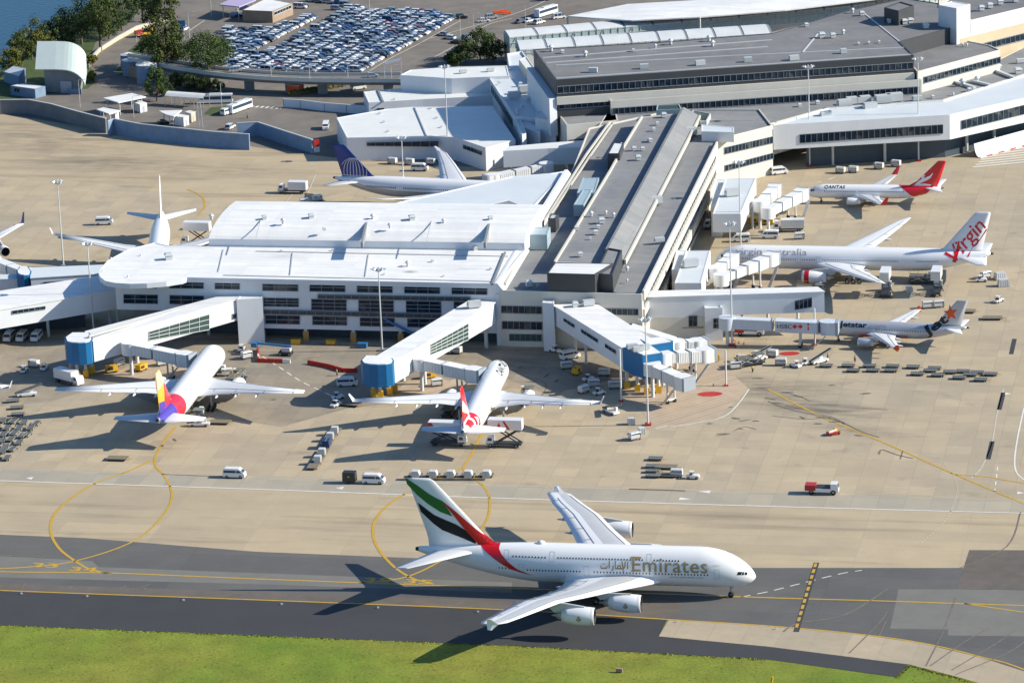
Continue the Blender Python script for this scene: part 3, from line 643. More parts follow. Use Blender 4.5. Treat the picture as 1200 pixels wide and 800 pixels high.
# the same name in arabic script, drawn stroke by stroke
def pen(strokes, wdt):
    tr = []
    for s in strokes:
        L, Rr = strip(s, wdt); tr += quadstrip(L, Rr)
    return tr
ar = pen([[(0,.35),(.05,0),(1.0,0),(1.05,.35)],[(1.4,0),(1.4,.95)],[(1.75,-.3),(2.0,-.1),(2.05,.35)],[(2.4,.95),(2.4,0),(3.75,0),(3.95,.3),(4.0,.95)],[(2.75,0),(2.8,.36),(3.2,.36),(3.25,0)],[(3.75,0),(3.55,.5),(3.45,.95)],[(3.55,-.3),(3.8,-.3)],[(4.4,0),(4.4,.95)],[(.3,.55),(.42,.55)],[(.6,.55),(.72,.55)]], .2)
decal("lettering", ar, lambda u, v: sk(-31.6+u*1.27, 6.9+v*1.6, -1, .045), m_gold, a380, .3)
decal("lettering", place(text2d("www.emirates.com"), 0, 0, 7.0, .42), lambda u, v: sk(-17.4+u, 5.15+v, -1, .045), m_vgrey, a380, .3)
decal("emblem", [t for k in range(16) for t in tris([(math.cos(k*.3927)*.55,math.sin(k*.3927)*.55),(math.cos(k*.3927+.3927)*.55,math.sin(k*.3927+.3927)*.55),(math.cos(k*.3927+.3927)*.4,math.sin(k*.3927+.3927)*.4),(math.cos(k*.3927)*.4,math.sin(k*.3927)*.4)])] + tris([(-.25,-.2),(.25,-.2),(0,.3)]), lambda u, v: sk(-9.6+u, 7.55+v, -1, .045), mat("faint_gold",(.62,.59,.52),.4), a380, .3)
decal("emblem", place(text2d("EXPO"),0,0,1.4,.35), lambda u, v: sk(-8.4+u, 7.75+v, -1, .045), mat("faint_gold",(.62,.59,.52),.4), a380, .3)
MB().lathe([(.9,.05),(.7,.5),(0,.7),(-.7,.5),(-.9,.05)], (-44.5,0,10.68), 'x', 10).build("antenna_dome", m_white, a380)

# ---------------------------------------------------------------- the other jets
def b777(L, **k):
    s = L-62.9
    d = dict(Lf=L, Ry=3.1, Rz=3.1, zc=5.35, Ln=8.5, Lt=20, nd=1.2, rt=.13, kt=.72, fair=(-18-s*.45,-39-s*.5),
        wing=[(0,-19.5-s*.5,15.5,3.9,1.8),(3.1,-21.8-s*.5,13.6,4.1,1.6),(9.8,-26.8-s*.5,8.6,5.0,1.0),(20,-33.7-s*.5,5.9,6.3,.6),(29.5,-40-s*.5,3.0,7.5,.3),(32.4,-43.0-s*.5,1.0,7.9,.12)] if L > 70 else
             [(0,-18.5,16,3.9,1.8),(3.1,-21,13.8,4.1,1.6),(9.8,-26.2,9.0,5.0,1.0),(20,-33.2,5.9,6.3,.6),(30.4,-40.2,2.4,7.6,.25)],
        fairings=(7.5,12.5,18), stab=[(0,-53.6-s,8.2,6.2,.7),(1.5,-54.6-s,7.4,6.3,.6),(10.8,-60.0-s,2.6,7.1,.25)], fin=[(7.6,-47.5-s,13,.8),(8.6,-50.6-s,10.2,.9),(18.0,-58.6-s,4.3,.4),(18.5,-59.4-s,3.3,.15)],
        eng=[(9.7,-20.0-s*.45,2.75,1.75,6.4,4.9)], gear=(-6,.55,[(-32.5-s*.5,5.4,3)],.65), cock=[[(-1.9,6.15),(-3.3,6.45),(-3.4,5.75),(-2.0,5.5)]])
    d.update(k); return d
vp = b777(73.1, rows=[(-8,-10.5,5.6,1,.56),(-16.5,-22.0,5.55,1,.56),(-23.8,-27.0,5.55,1,.56),(-29.2,-49.0,5.55,1,.56),(-54.0,-59.5,5.6,1,.56)], win=(.30,.22), redring=1, wing_paint=m_wgrey2, fin_paint=mat("pale_fin_paint",(.68,.69,.74),.3), doors=[(-22.9,4.5,1,1.9,1.0),(-28,4.5,1,1.9,1.0),(-14.5,4.5,1,1.9,1.0)])
vj, vs_, vf, _ = airliner("airliner", "long white jet with looping red script on its tail parked under two raised catering boxes", vp, (54.8,976.8), 2.9307)
MS = Matrix  # script on the fin runs up along the sweep
sl_ = math.atan2(9.4, 8.0)
vmap = lambda u, v: vf(u, v, 1, .06) if v > 8.42 else vs_(u, v, 1, .06)
tr = place(text2d("Virgin", bold=0.006, shear=0.12, spacing=.98), 0, 0, 13.0, 5.6, 0)
decal("script", [[(-64.0-(x*.63-(y-1.2)*.66), 4.7+(x*.75+(y-1.2)*.62)) for x, y in t] for t in tr], vmap, m_ered, vj, .35)
decal("script_flourish", quadstrip([(-72.0,14.1),(-70.3,11.2),(-68.5,9.2),(-67.2,6.1)],[(-72.1,13.6),(-70.2,10.7),(-68.2,8.6),(-66.6,6.0)]), vmap, m_ered, vj, .35)
decal("script_flourish", quadstrip([(-63.2,5.4),(-64.2,8.6),(-64.6,10.6)],[(-64.2,5.2),(-65.0,8.4),(-65.0,10.6)]), lambda u, v: vs_(u, v, 1, .05) if v < 8.0 else vf(u, v, 1, .05), m_ered, vj, .3)
decal("lettering", place(text2d("virgin australia", bold=-0.004), 0, 0, 19.0, 1.95), lambda u, v: vs_(-6.0-u, 6.15+v, 1, .05), m_vgrey, vj, .3)
q = b777(38.0, Ry=1.88, Rz=1.98, zc=3.35, Ln=5.5, Lt=12.5, nd=.75, fair=(-11.5,-22.5), wing=[(0,-11.2,9.6,2.4,1.0),(1.9,-13.2,7.6,2.5,.9),(5.6,-15.9,5.2,2.9,.6),(17.0,-22.3,1.8,3.9,.2)], winglet=(2.5,.55,1.9,.7,m_qred,0), fairings=(4,8),
    stab=[(0,-33.0,4.2,4.6,.4),(1,-33.7,3.8,4.6,.4),(7.1,-37.6,1.4,5.3,.15)], fin=[(4.6,-26.0,11.0,.4),(5.4,-29.2,7.8,.5),(6.5,-31.2,6.3,.5),(12.2,-36.9,2.5,.22),(12.5,-37.4,1.9,.1)], fin_paint=m_qred,
    eng=[(4.85,-11.8,1.7,1.05,3.9,2.7)], gear=(-4,.35,[(-19.3,2.9,1)],.5), cock=[[(-1.15,3.85),(-2.2,4.15),(-2.3,3.65),(-1.2,3.4)]], rows=[(-5.2,-13.8,3.75,1,.62),(-15.0,-27.5,3.75,1,.62)], win=(.30,.24))
qj, qs, qf, _ = airliner("airliner", "small white jet with a red swooping tail parked farthest back on the right apron", q, (85.5,1048.6), 2.9437)
decal("red_rear", quadstrip([(-26.0,5.45),(-27.6,4.4),(-29.0,3.2),(-30.4,2.0)],[(-36.2,5.45),(-35.2,4.4),(-34.2,3.4),(-33.4,2.6)]), lambda u, v: qs(u, v, 1, .06), m_qred, qj, .22)
roo = [[(-30.6,5.6),(-32.0,6.9),(-33.6,7.6),(-34.9,8.2),(-35.6,9.0)],[(-31.2,5.2),(-32.6,6.2),(-33.9,6.8),(-35.0,7.5),(-35.7,8.7)]]
decal("leaping_emblem", quadstrip(*roo) + quadstrip([(-29.0,5.0),(-31.0,5.6),(-33.2,5.9),(-35.2,5.6)],[(-29.4,4.75),(-31.2,5.1),(-33.0,5.2),(-35.0,5.2)]) + quadstrip([(-32.6,7.0),(-32.3,7.9),(-33.2,8.4)],[(-33.3,7.1),(-33.2,7.7),(-33.6,8.2)]), lambda u, v: qf(u, v, 1, .08), m_white, qj, .45)
decal("lettering", place(text2d("QANTAS", bold=.02, shear=.2, spacing=1.1), 0, 0, 5.9, .85), lambda u, v: qs(-5.1-u, 4.35+v, 1, .04), m_ink, qj, .25)
jp = b777(37.2, Ry=1.97, Rz=2.05, zc=3.55, Ln=5.5, Lt=12.5, nd=.6, paint=m_silver, belly_paint=m_silver, fair=(-11,-22.5), fin_paint=m_silver, wing=[(0,-10.6,9.4,2.6,1.0),(2,-12.5,7.4,2.7,.9),(6.4,-15.6,4.7,3.2,.6),(17.0,-21.6,1.7,4.0,.2)], winglet=(.9,.1,.9,.5,m_orange,.7), fairings=(4,8,12),
    stab=[(0,-31.4,4.2,4.5,.4),(1,-32.0,3.9,4.5,.4),(6.2,-35.6,1.5,5.1,.15)], stab_paint=m_white, wing_paint=m_wgrey2, fin=[(4.9,-28.2,7.6,.4),(5.6,-29.6,6.3,.5),(11.5,-34.6,2.9,.22),(11.8,-35.0,2.3,.1)],
    eng=[(5.75,-11.0,1.75,1.15,4.0,2.9)], cowl=m_silver, gear=(-5.0,.35,[(-18.2,3.8,1)],.55), cock=[[(-1.3,4.1),(-2.4,4.4),(-2.5,3.9),(-1.4,3.6)]], rows=[(-15,-28,3.95,1,.62)], win=(.28,.22))
jj, js, jf, _ = airliner("airliner", "silver jet with an orange star on its tail parked at the sponsored air bridge", jp, (76.79,913.48), 2.87)
star = [(( -33.3 - (2.0 if k % 2 == 0 else .85)*math.sin(k*math.pi/5-.15)*.95), 8.5 + (2.2 if k % 2 == 0 else .92)*math.cos(k*math.pi/5-.15)) for k in range(10)]
decal("star_emblem", tris(star), lambda u, v: jf(u, v, 1, .04), m_orange, jj, .35)
decal("lettering", place(text2d("Jet", bold=.035), 0, 0, 6.6, 3.1), lambda u, v: (lambda x, z: jf(x, z, 1, .05) if z > 5.45 else js(x, z, 1, .05))(-28.0-(u*math.cos(.62)-v*math.sin(.62)), 2.0+(u*math.sin(.62)+v*math.cos(.62))), m_ink, jj, .25)
decal("lettering", place(text2d("Jetstar", bold=.03), 0, 0, 7.0, 1.5), lambda u, v: js(-5.6-u, 4.0+v, 1, .04), m_ink, jj, .25)
decal("lettering", place(text2d(".com", bold=-.004), 0, 0, 4.6, 1.1), lambda u, v: js(-12.7-u, 4.05+v, 1, .04), m_vgrey, jj, .25)
decal("orange_patch", tris([(-10.5,2.6),(-14.5,2.9),(-15.5,2.2),(-11,1.9)])+tris([(-17,2.3),(-23.5,2.4),(-22.5,1.9),(-17,1.8)]), lambda u, v: js(u, v, 1, .9), m_orange, jj, .3)
ap = b777(62.9, wing_paint=m_wgrey2, fin_paint=m_qyel, rows=[], doors=[])
aj, as_, af, _ = airliner("airliner", "white wide jet with a yellow, red and violet tail nosed in at the left gangway", ap, (-73.11,908.82), 1.4091)
for sd in (1, -1):
    f = lambda u, v, sd=sd: af(u, v, sd, .09)
    decal("beige_tip", tris([(-59.3,18.4),(-62.6,18.5),(-61.9,13.9),(-55.6,14.6)]), f, m_beige, aj, .45)
    decal("coral_band", tris([(-49.5,9.0),(-52.7,11.0),(-56.5,14.5),(-56.6,11.5),(-57.4,8.2),(-53,8.0)]), f, m_coral, aj, .45)
    decal("violet_base", tris([(-55.5,8.0),(-57.5,10.2),(-60.9,10.8),(-60.7,8.0)]), f, m_purple, aj, .45)
    s_ = lambda u, v, sd=sd: as_(u, v, sd, .085)
    decal("coral_band", tris([(-46.5,8.6),(-52.6,8.6),(-53.6,6),(-54.2,3.2),(-49,2.6),(-47.2,5.5)]), s_, m_coral, aj, .22)
    decal("violet_rear", tris([(-52.6,8.6),(-62.6,8.2),(-62.6,6.2),(-59,4.6),(-54.2,3.2),(-53.6,6)]), s_, m_purple, aj, .22)
decal("lettering", place(text2d("ASIANA", bold=.01), 0, 0, 9.5, 1.1), lambda u, v: as_(-17+u, 6.3+v, -1, .04), m_belly, aj, .3)
tp = b777(57.6, Ry=2.82, Rz=2.82, zc=5.0, Ln=7.0, Lt=18.5, nd=.9, fair=(-17,-36), wing_paint=m_wgrey2, wing=[(0,-16.5,14.5,3.8,1.6),(2.9,-18.7,12.4,4.0,1.4),(9.5,-23.5,7.8,4.9,.9),(20,-30.2,5.3,6.2,.5),(29.3,-36.0,2.3,7.4,.25)], winglet=(1.9,.9,1.6,.9,m_white,0), fairings=(6,10.5,15,19.5),
    stab=[(0,-50,7.4,6.2,.6),(1.4,-50.8,6.8,6.2,.6),(9.7,-55.6,2.6,7.1,.2)], fin=[(7.2,-46.3,10.3,.6),(8.2,-48.3,8.4,.7),(17,-55.4,3.5,.35),(17.4,-56,2.7,.15)], fin_paint=m_qred, eng=[(9.4,-16.4,2.6,1.45,5.6,4.7)], gear=(-6.5,.5,[(-31.5,5.3,2)],.65), rows=[])
tj, ts, tf, _ = airliner("airliner", "white jet with a red and white tail nosed in between the two middle gangways", tp, (-2.92,887.49), 1.411)
for sd in (1, -1):
    decal("leaping_emblem", quadstrip([(-50.4,9.2),(-52.6,11.2),(-54.3,12.2),(-57.2,14.2)],[(-50.9,8.4),(-53.4,9.9),(-55.4,10.6),(-57.5,11.6)])+quadstrip([(-49.0,8.2),(-53,8.9),(-56.6,8.6)],[(-49.4,7.6),(-53,8.0),(-56.6,7.5)]), lambda u, v, sd=sd: tf(u, v, sd, .08), m_white, tj, .45)
    decal("red_rear", tris([(-46.3,7.9),(-49.2,7.9),(-50.2,5.5),(-50.0,3.4),(-47.6,2.9),(-46.8,5.5)])+tris([(-50.6,7.9),(-54.2,7.9),(-54.2,6.4),(-51.2,5.9)]), lambda u, v, sd=sd: ts(u, v, sd, .08), m_qred, tj, .22)
    decal("leaping_emblem", tris([(-47.2,6.9),(-48.4,7.3),(-49.0,5.6),(-48.3,5.2)]), lambda u, v, sd=sd: ts(u, v, sd, .11), m_white, tj, .22)
decal("lettering", place(text2d("QANTAS", bold=.02, shear=.2), 0, 0, 9.2, 1.5), lambda u, v: ts(-14.5+u, 6.2+v, -1, .04), m_ink, tj, .3)
up = b777(62.0, Ry=2.9, Rz=2.95, zc=5.2, Lt=19, fair=(-17,-38), belly=-.25, belly_paint=m_belly, wing_paint=m_wgrey2, wing=[(0,-17.5,15.5,3.9,1.7),(3,-20,13,4.2,1.5),(9.5,-25,8.4,5.4,1.0),(20,-32,5.3,7.2,.55),(27,-37.2,3.2,8.7,.3),(30,-41.4,.9,9.8,.12)],
    stab=[(0,-53,7.6,6.3,.6),(1.4,-54,7,6.3,.6),(9.9,-60,2.6,7.2,.2)], fin=[(7.4,-48.5,11.4,.6),(8.4,-50.6,9.4,.8),(16.6,-58.4,4.0,.35),(17,-59,3.2,.15)], fin_paint=m_ublue, eng=[(9.7,-20,2.7,1.65,5.4,5.3)], rows=[(-26,-40,5.6,-1,.62),(-42.6,-51.5,5.6,-1,.62)], win=(.46,.3))
uj, us_, uf, _ = airliner("airliner", "white jet with a dark blue tail and globe emblem behind the white concourse", up, (9.45,1050.34), -.33)
gl = []
for k in range(6):
    t = -1+2*k/5*.98; hw = math.sqrt(max(0, 1-t*t)); gl += tris([(-hw*4.3,t*4.3-.11),(hw*4.3,t*4.3-.11),(hw*4.3,t*4.3+.11),(-hw*4.3,t*4.3+.11)])
for k in range(-4, 5):
    a = k/4; L_ = [(a*4.3*math.cos(s*.2618), 4.3*math.sin(s*.2618)) for s in range(-6, 7)]; gl += quadstrip([(p[0]-.11,p[1]) for p in L_], [(p[0]+.11,p[1]) for p in L_])
gl = [t for t in gl if all(-60.2 < -56.2+p[0]*.95 and 7.6 < 8.9+p[1] and (-56.2+p[0]*.95) < -50.6-(8.9+p[1]-8.4)*.93 for p in t)]
decal("globe_emblem", gl, lambda u, v: uf(-56.2+u*.95, 8.9+v, -1, .04), m_ugold, uj, .45)
decal("gold_stripe", quadstrip([(-30,4.55),(-42,4.6),(-52,5.6),(-58,6.9)],[(-30,4.4),(-42,4.45),(-52,5.4),(-58,6.7)]), lambda u, v: us_(u, v, -1, .04), m_gold, uj, .3)
wp = dict(tp); wp.update(fin_paint=m_white, winglet=(1.6,.8,1.4,.9,m_white,0))
wj = airliner("airliner", "plain white jet seen tail first behind the rounded concourse roof", wp, (-94.82,982.59), -1.5295)[0]
xp = dict(tp); xp.update(fin_paint=m_thai, winglet=(2.8,.9,1.6,1.0,m_thai,0), eng=[(9.4,-16.4,2.6,1.45,5.6,4.7),(19.6,-26.2,3.1,1.45,5.4,6.0)], wing_paint=m_wgrey2)
def put_by_tip(P, az, tip_px, tip_z, local):
    g = G(*tip_px, tip_z); c, s = math.cos(az), math.sin(az)
    return (g.x - (c*local[0]-s*local[1]), g.y - (s*local[0]+c*local[1]))
xj = airliner("airliner", "jet with a violet winglet entering at the left edge above the far gangway", xp, put_by_tip(xp, rad(-62), (28,259), 8.0, (-36.8,29.6)), rad(-62))[0]
yp = dict(tp); yp.update(fin_paint=m_white)
yj = airliner("airliner", "jet showing only its white right wing tip at the left edge of the apron", yp, put_by_tip(yp, 1.41, (12,453), 7.4, (-36.8,-29.3)), 1.41)[0]
# ================================================================ terminal buildings
m_wall = mat("white_cladding", (0.70,0.715,0.73), 0.55, var=0.05, scale=0.25, stretch=(1,1,.3))
m_cream = mat("cream_panels", (0.62,0.59,0.52), 0.65, var=0.07, scale=0.2, stretch=(1,1,.3))
def rblob(px, py, z, rx, ry, a): p = G(px, py, z); return (p.x, p.y, rx, ry, rad(-12), a)
m_roofw = ground_mat("white_roof_sheet", (0.76,0.76,0.75), (0.70,0.705,0.70), (13.8,1.2), rad(12), jamt=.10, jw=.07, var=.06, scale=.05, fine=.03, rough=.5, streak=(1.6,.10,1), blobs=[rblob(481,318,16.3,2.6,1.6,.9),rblob(330,300,16.3,9,3,.3),rblob(540,315,16.3,6,2,.25),rblob(180,310,16.3,8,3,.25)])
for n_ in m_roofw.node_tree.nodes:
    if n_.type == "MIX" and abs(n_.inputs[7].default_value[0]-.10) < .01: n_.inputs[7].default_value = (.66,.66,.64,1)
m_roofp = mat("pale_roof_sheet", (0.60,0.64,0.66), 0.5, var=0.06, scale=0.1)
m_roofg = ground_mat("grey_roof_membrane", (0.212,0.22,0.228), (0.245,0.25,0.256), (14,9), rad(12), jamt=.12, jw=.1, var=.12, scale=.05, fine=.05)
m_roofd = ground_mat("dark_roof_membrane", (0.165,0.167,0.172), (0.20,0.20,0.205), (30,9), rad(-7), jamt=.14, jw=.1, var=.14, scale=.04, fine=.05)
m_shed = mat("shed_roof", (0.70,0.71,0.68), 0.5, var=0.06, scale=0.15)
m_dkwall = mat("charcoal_cladding", (0.052,0.055,0.060), 0.5, var=0.08, scale=0.3)
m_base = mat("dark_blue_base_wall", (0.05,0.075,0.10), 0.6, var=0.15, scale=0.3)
m_soff = mat("soffit", (0.22,0.23,0.24), 0.7)
m_glass = bpy.data.materials.new("building_glass"); m_glass.use_nodes = True
_b = m_glass.node_tree.nodes["Principled BSDF"]; _b.inputs["Base Color"].default_value = (0.012,0.022,0.032,1); _b.inputs["Roughness"].default_value = 0.1; _b.inputs["Specular IOR Level"].default_value = 0.28
_t = m_glass.node_tree; _v = _t.nodes.new("ShaderNodeTexVoronoi"); _v.inputs["Scale"].default_value = .45; _g = _t.nodes.new("ShaderNodeNewGeometry"); _t.links.new(_g.outputs["Position"], _v.inputs["Vector"])
_s = _t.nodes.new("ShaderNodeSeparateColor"); _t.links.new(_v.outputs["Color"], _s.inputs[0]); _r = _t.nodes.new("ShaderNodeMapRange"); _r.inputs[1].default_value = .72; _r.inputs[2].default_value = 1.0; _r.inputs[3].default_value = 0; _r.inputs[4].default_value = 1; _t.links.new(_s.outputs[0], _r.inputs[0])
_m = _t.nodes.new("ShaderNodeMix"); _m.data_type = 'RGBA'; _m.inputs[6].default_value = (.008,.022,.040,1); _m.inputs[7].default_value = (.075,.085,.09,1); _t.links.new(_r.outputs[0], _m.inputs[0]); _t.links.new(_m.outputs[2], _b.inputs["Base Color"])
m_glassg = mat("green_glazing", (0.05,0.085,0.08), 0.12)
m_frame = mat("window_frame_grey", (0.24,0.26,0.28), 0.45)
m_framew = mat("window_frame_white", (0.60,0.61,0.60), 0.5)
m_gblue = mat("blue_gangway_cladding", (0.002,0.125,0.30), 0.5, var=0.06, scale=.4)
m_col = mat("pale_column", (0.60,0.60,0.58), 0.6); m_ochre = mat("ochre_guard", (0.50,0.27,0.08), 0.6); m_yguard = mat("yellow_guard", (0.70,0.40,0.02), 0.5)
m_vent = mat("vent_metal", (0.58,0.60,0.60), 0.45, 0.2); m_duct = mat("duct_blue_grey", (0.33,0.42,0.46), 0.5); m_rail = mat("gutter_cream", (0.56,0.53,0.46), 0.6)
m_bsea = mat("concrete_grey_wall", (0.24,0.25,0.25), 0.75, var=.12, scale=.3); m_brick = mat("old_brickwork", (0.33,0.24,0.17), .8, var=.15, scale=.6)
m_beige = MATS["tail_beige"]; m_sand = mat("sandstone_panels", (0.56,0.45,0.30), .7, var=.06, scale=.3)

def V2(p, z=None):
    return (p[0], p[1]) if len(p) == 2 else g2(*p)
def part(mb, name, mats, root, recalc=True):
    o = mb.build(name, mats, root, recalc=recalc); L = root.location
    if root.parent is not None: L = L + root.parent.location
    o.data.transform(Matrix.Translation(-L)); return o
def sub(mb, name, mats, par, root):
    o = mb.build(name, mats, par); o.data.transform(Matrix.Translation(-root.location)); return o
def bld(name, label, at, cat="building", group=None):
    p = G(*at); return thing(name, label, cat, (p.x, p.y, 0), 0, group)
def inset(poly, d):
    n = len(poly); a = sum(poly[i][0]*poly[(i+1)%n][1]-poly[(i+1)%n][0]*poly[i][1] for i in range(n)); s = 1 if a > 0 else -1; out = []
    for i in range(n):
        p0, p, p1 = Vector(poly[i-1][:2]), Vector(poly[i][:2]), Vector(poly[(i+1)%n][:2]); e0 = (p-p0).normalized(); e1 = (p1-p).normalized()
        n0 = Vector((-e0.y, e0.x))*s; n1 = Vector((-e1.y, e1.x))*s; b = n0+n1; k = max(b.dot(b)/2, .25); out.append(tuple(p+b*(d/k)))
    return out
def block(root, px, z, z0=0.0, wall=None, roof=None, rim=0.45, rw=0.35, hidebase=False):
    """walls with a coping and a roof deck lying inside it; px = roof corners seen in the photo at height z (number or list)"""
    n = len(px); Z = list(z) if isinstance(z, (list, tuple)) else [z]*n; Z0 = list(z0) if isinstance(z0, (list, tuple)) else [z0]*n
    P = [g2(x, y, zz) for (x, y), zz in zip(px, Z)]; Q = inset(P, rw)
    mb = MB(); vs = [(*p, a) for p, a in zip(P, Z0)] + [(*p, a) for p, a in zip(P, Z)] + [(*p, a) for p, a in zip(Q, Z)] + [(*p, a-rim) for p, a in zip(Q, Z)]
    fs = []
    for i in range(n):
        j = (i+1) % n
        for k in range(3): fs.append((k*n+i, k*n+j, (k+1)*n+j, (k+1)*n+i))
    mb.add(vs, fs)
    for t in tessellate_polygon([[Vector((*p, a)) for p, a in zip(P, Z0)]]): mb.poly([(*P[i], Z0[i]) for i in t])
    wo = part(mb, "wall", wall or m_wall, root, recalc=False)
    rb = MB()
    for t in tessellate_polygon([[Vector((*p, a)) for p, a in zip(Q, Z)]]): rb.poly([(*Q[i], Z[i]-rim+.002) for i in t])
    ro = part(rb, "roof", roof or m_roofg, root)
    for poly in ro.data.polygons:
        if poly.normal.z < 0: ro.data.flip_normals()
        break
    return P, wo, ro
def wpt(A, B, px, py, off=0.0):
    ux, uy = B[0]-A[0], B[1]-A[1]; L = math.hypot(ux, uy); ux /= L; uy /= L; t, z = onwall(A, B, px, py)
    return Vector((A[0]+ux*t+uy*off, A[1]+uy*t-ux*off, z))
def win(root, A, B, q, nx=4, ny=1, glass=None, frame=None, name="window", fw=0.14, off=.06):
    """glazed opening on the upright wall A->B; q = its four corners in the photo (tl, tr, br, bl)"""
    c = [wpt(A, B, *p, off=off) for p in q]
    if len(q) == 2: pass
    d = Vector((B[0]-A[0], B[1]-A[1], 0)).normalized(); nv = Vector((d.y, -d.x, 0))
    o = part(MB().add([p for p in c]+[p-nv*(off+.25) for p in c], [(0,1,2,3),(0,4,5,1),(1,5,6,2),(2,6,7,3),(3,7,4,0)]), name, glass or m_glass, root)
    mb = MB()
    def P(u, v): return (c[0].lerp(c[1], u)).lerp(c[3].lerp(c[2], u), v) + nv*.05
    for i in range(nx+1): mb.bar(P(i/nx, 0), P(i/nx, 1), fw, .1)
    for j in range(ny+1): mb.bar(P(0, j/ny), P(1, j/ny), .1, fw)
    sub(mb, "frame", frame or m_frame, o, root); return o
def rect(x0, y0, x1, y1, h): return [(x0,y0),(x1,y1),(x1,y1+h),(x0,y0+h)]
_vm = None
def vent(root, x, y, z, s=1.0, kind=0, rz=0.2):
    """a rooftop fan box or cowl: a part of its building"""
    p = G(x, y, z) - root.location; mb = MB()
    if kind == 0: mb.box(-.55*s,.55*s,-.55*s,.55*s,0,.8*s).box(-.7*s,.7*s,-.7*s,.7*s,.8*s,1.1*s,taper=.2*s)
    elif kind == 1: mb.tube((0,0,0),(0,0,1.0*s),.4*s,n=10).tube((0,0,1.0*s),(0,0,1.5*s),.75*s,.25*s,n=10)
    else: mb.box(-1.6*s,1.6*s,-.8*s,.8*s,.3,1.7*s).box(-1.9*s,-1.6*s,-.4*s,.4*s,.5,1.2*s).box(-1.4*s,1.4*s,-.6*s,.6*s,0,.3)
    return mb.build("roof_vent" if kind < 2 else "air_unit", m_vent, root, (p.x, p.y, z), rz)
def pillar(root, x, y, ztop, r=.35, m=None, guard=None, gh=1.5):
    p = G(x, y)
    o = part(MB().tube((p.x,p.y,0),(p.x,p.y,ztop),r,n=10), "column", m or m_col, root)
    if guard: sub(MB().box(p.x-r*1.6,p.x+r*1.6,p.y-r*1.6,p.y+r*1.6,0,gh), "column_guard", guard, o, root)
    return o
def roofline(root, pts, z, w=.5, h=.35, m=None, name="gutter"):
    mb = MB(); P = [G(x, y, z) for x, y in pts]
    for a, b in zip(P, P[1:]): mb.bar(a, b, w, h)
    return part(mb, name, m or m_rail, root)

# ---------------------------------------------------------------- white concourse hall
ZH = 16.3
hall = bld("concourse_hall", "long white concourse with a barrel roof and rows of dark windows behind the parked jets", (420,400))
oval = [(115,318),(117,324),(123,329),(135,331.5),(152,332.5),(172,332),(195,330),(213,327),(219,325)]
P, _, _ = block(hall, oval+[(583,332.3),(622,286),(615,293),(245,288),(197,287.5),(182,284),(150,292),(126,305)][0:1]+[(615,293),(245,288),(197,287.5),(182,284),(150,292),(126,305)], ZH, ZH-1.3, m_wall, m_roofw, rim=.12)
A, B = g2(219,325,ZH), g2(583,332.3,ZH); dA = Vector((B[0]-A[0], B[1]-A[1])).normalized(); nA = Vector((dA.y, -dA.x))
ZF = onwall(A, B, 310, 385)[1]; ZF2 = onwall(A, B, 139, 363)[1]
tL = onwall(A, B, 135, 345)[0]; tS = onwall(A, B, 306, 350)[0]; LB = (Vector(B)-Vector(A)).length; dep = 31.0
def al(t, d=0.0): p = Vector(A)+dA*t-nA*d; return (p.x, p.y)
part(MB().prism([al(tL,.4),al(tS,.4),al(tS,dep),al(tL,dep)], ZF2, ZH-1.3), "wall", m_wall, hall)
part(MB().prism([al(tS,.4),al(LB,.4),al(LB,dep),al(tS,dep)], ZF, ZH-1.3), "wall", m_wall, hall)
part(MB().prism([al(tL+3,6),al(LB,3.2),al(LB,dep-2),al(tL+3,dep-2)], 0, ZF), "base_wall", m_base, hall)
part(MB().prism([al(tL+3,5.5),al(tS,5.5),al(tS,dep-3),al(tL+3,dep-3)], ZF, ZF2), "base_wall", m_soff, hall)
A2, B2 = al(0,.4), al(LB,.4)
for q in [rect(145,344.7,185,345.3,10.5), rect(144.5,334.6,184,335.4,2.5), rect(199,345.7,239,346.5,10.3), rect(199,329.5,238.7,330,8), rect(252,329,281,329.5,9.5)]: win(hall, A2, B2, q, 3, 2)
for x0, y0 in ((307.8,330.3),(363,331.2),(418.5,332.2),(474,333.3),(529.5,334.4)): win(hall, A2, B2, rect(x0,y0,x0+41.5,y0+.8,10), 3, 2)
for x0, y0, h in ((309,348.7,10),(365,350.2,12.6),(420.3,351.4,13),(476,352.4,13.3),(532,353.4,13.5)): win(hall, A2, B2, rect(x0,y0,x0+41,y0+.8,h), 3, 3)
for x0, y0 in ((311,369),(366.3,370.2),(422,371.8),(477.5,373)): win(hall, A2, B2, rect(x0,y0,x0+40.3,y0+.8,10), 3, 2)
win(hall, A2, B2, rect(373,344.6,551.6,347.6,4.6), 18, 1, name="sun_louvre", off=.5, glass=m_dkwall); win(hall, A2, B2, rect(308,362.2,517,367.4,4.8), 20, 1, name="sun_louvre", off=.5, glass=m_dkwall)
for x, y in ((359,399),(414.5,401),(470,402),(308,399)): pillar(hall, x, y, ZF, .45, m_col, m_ochre, 2.6)
pillar(hall, 138.5, 383, ZF2, .4); pillar(hall, 245, 392, ZF2, .4)
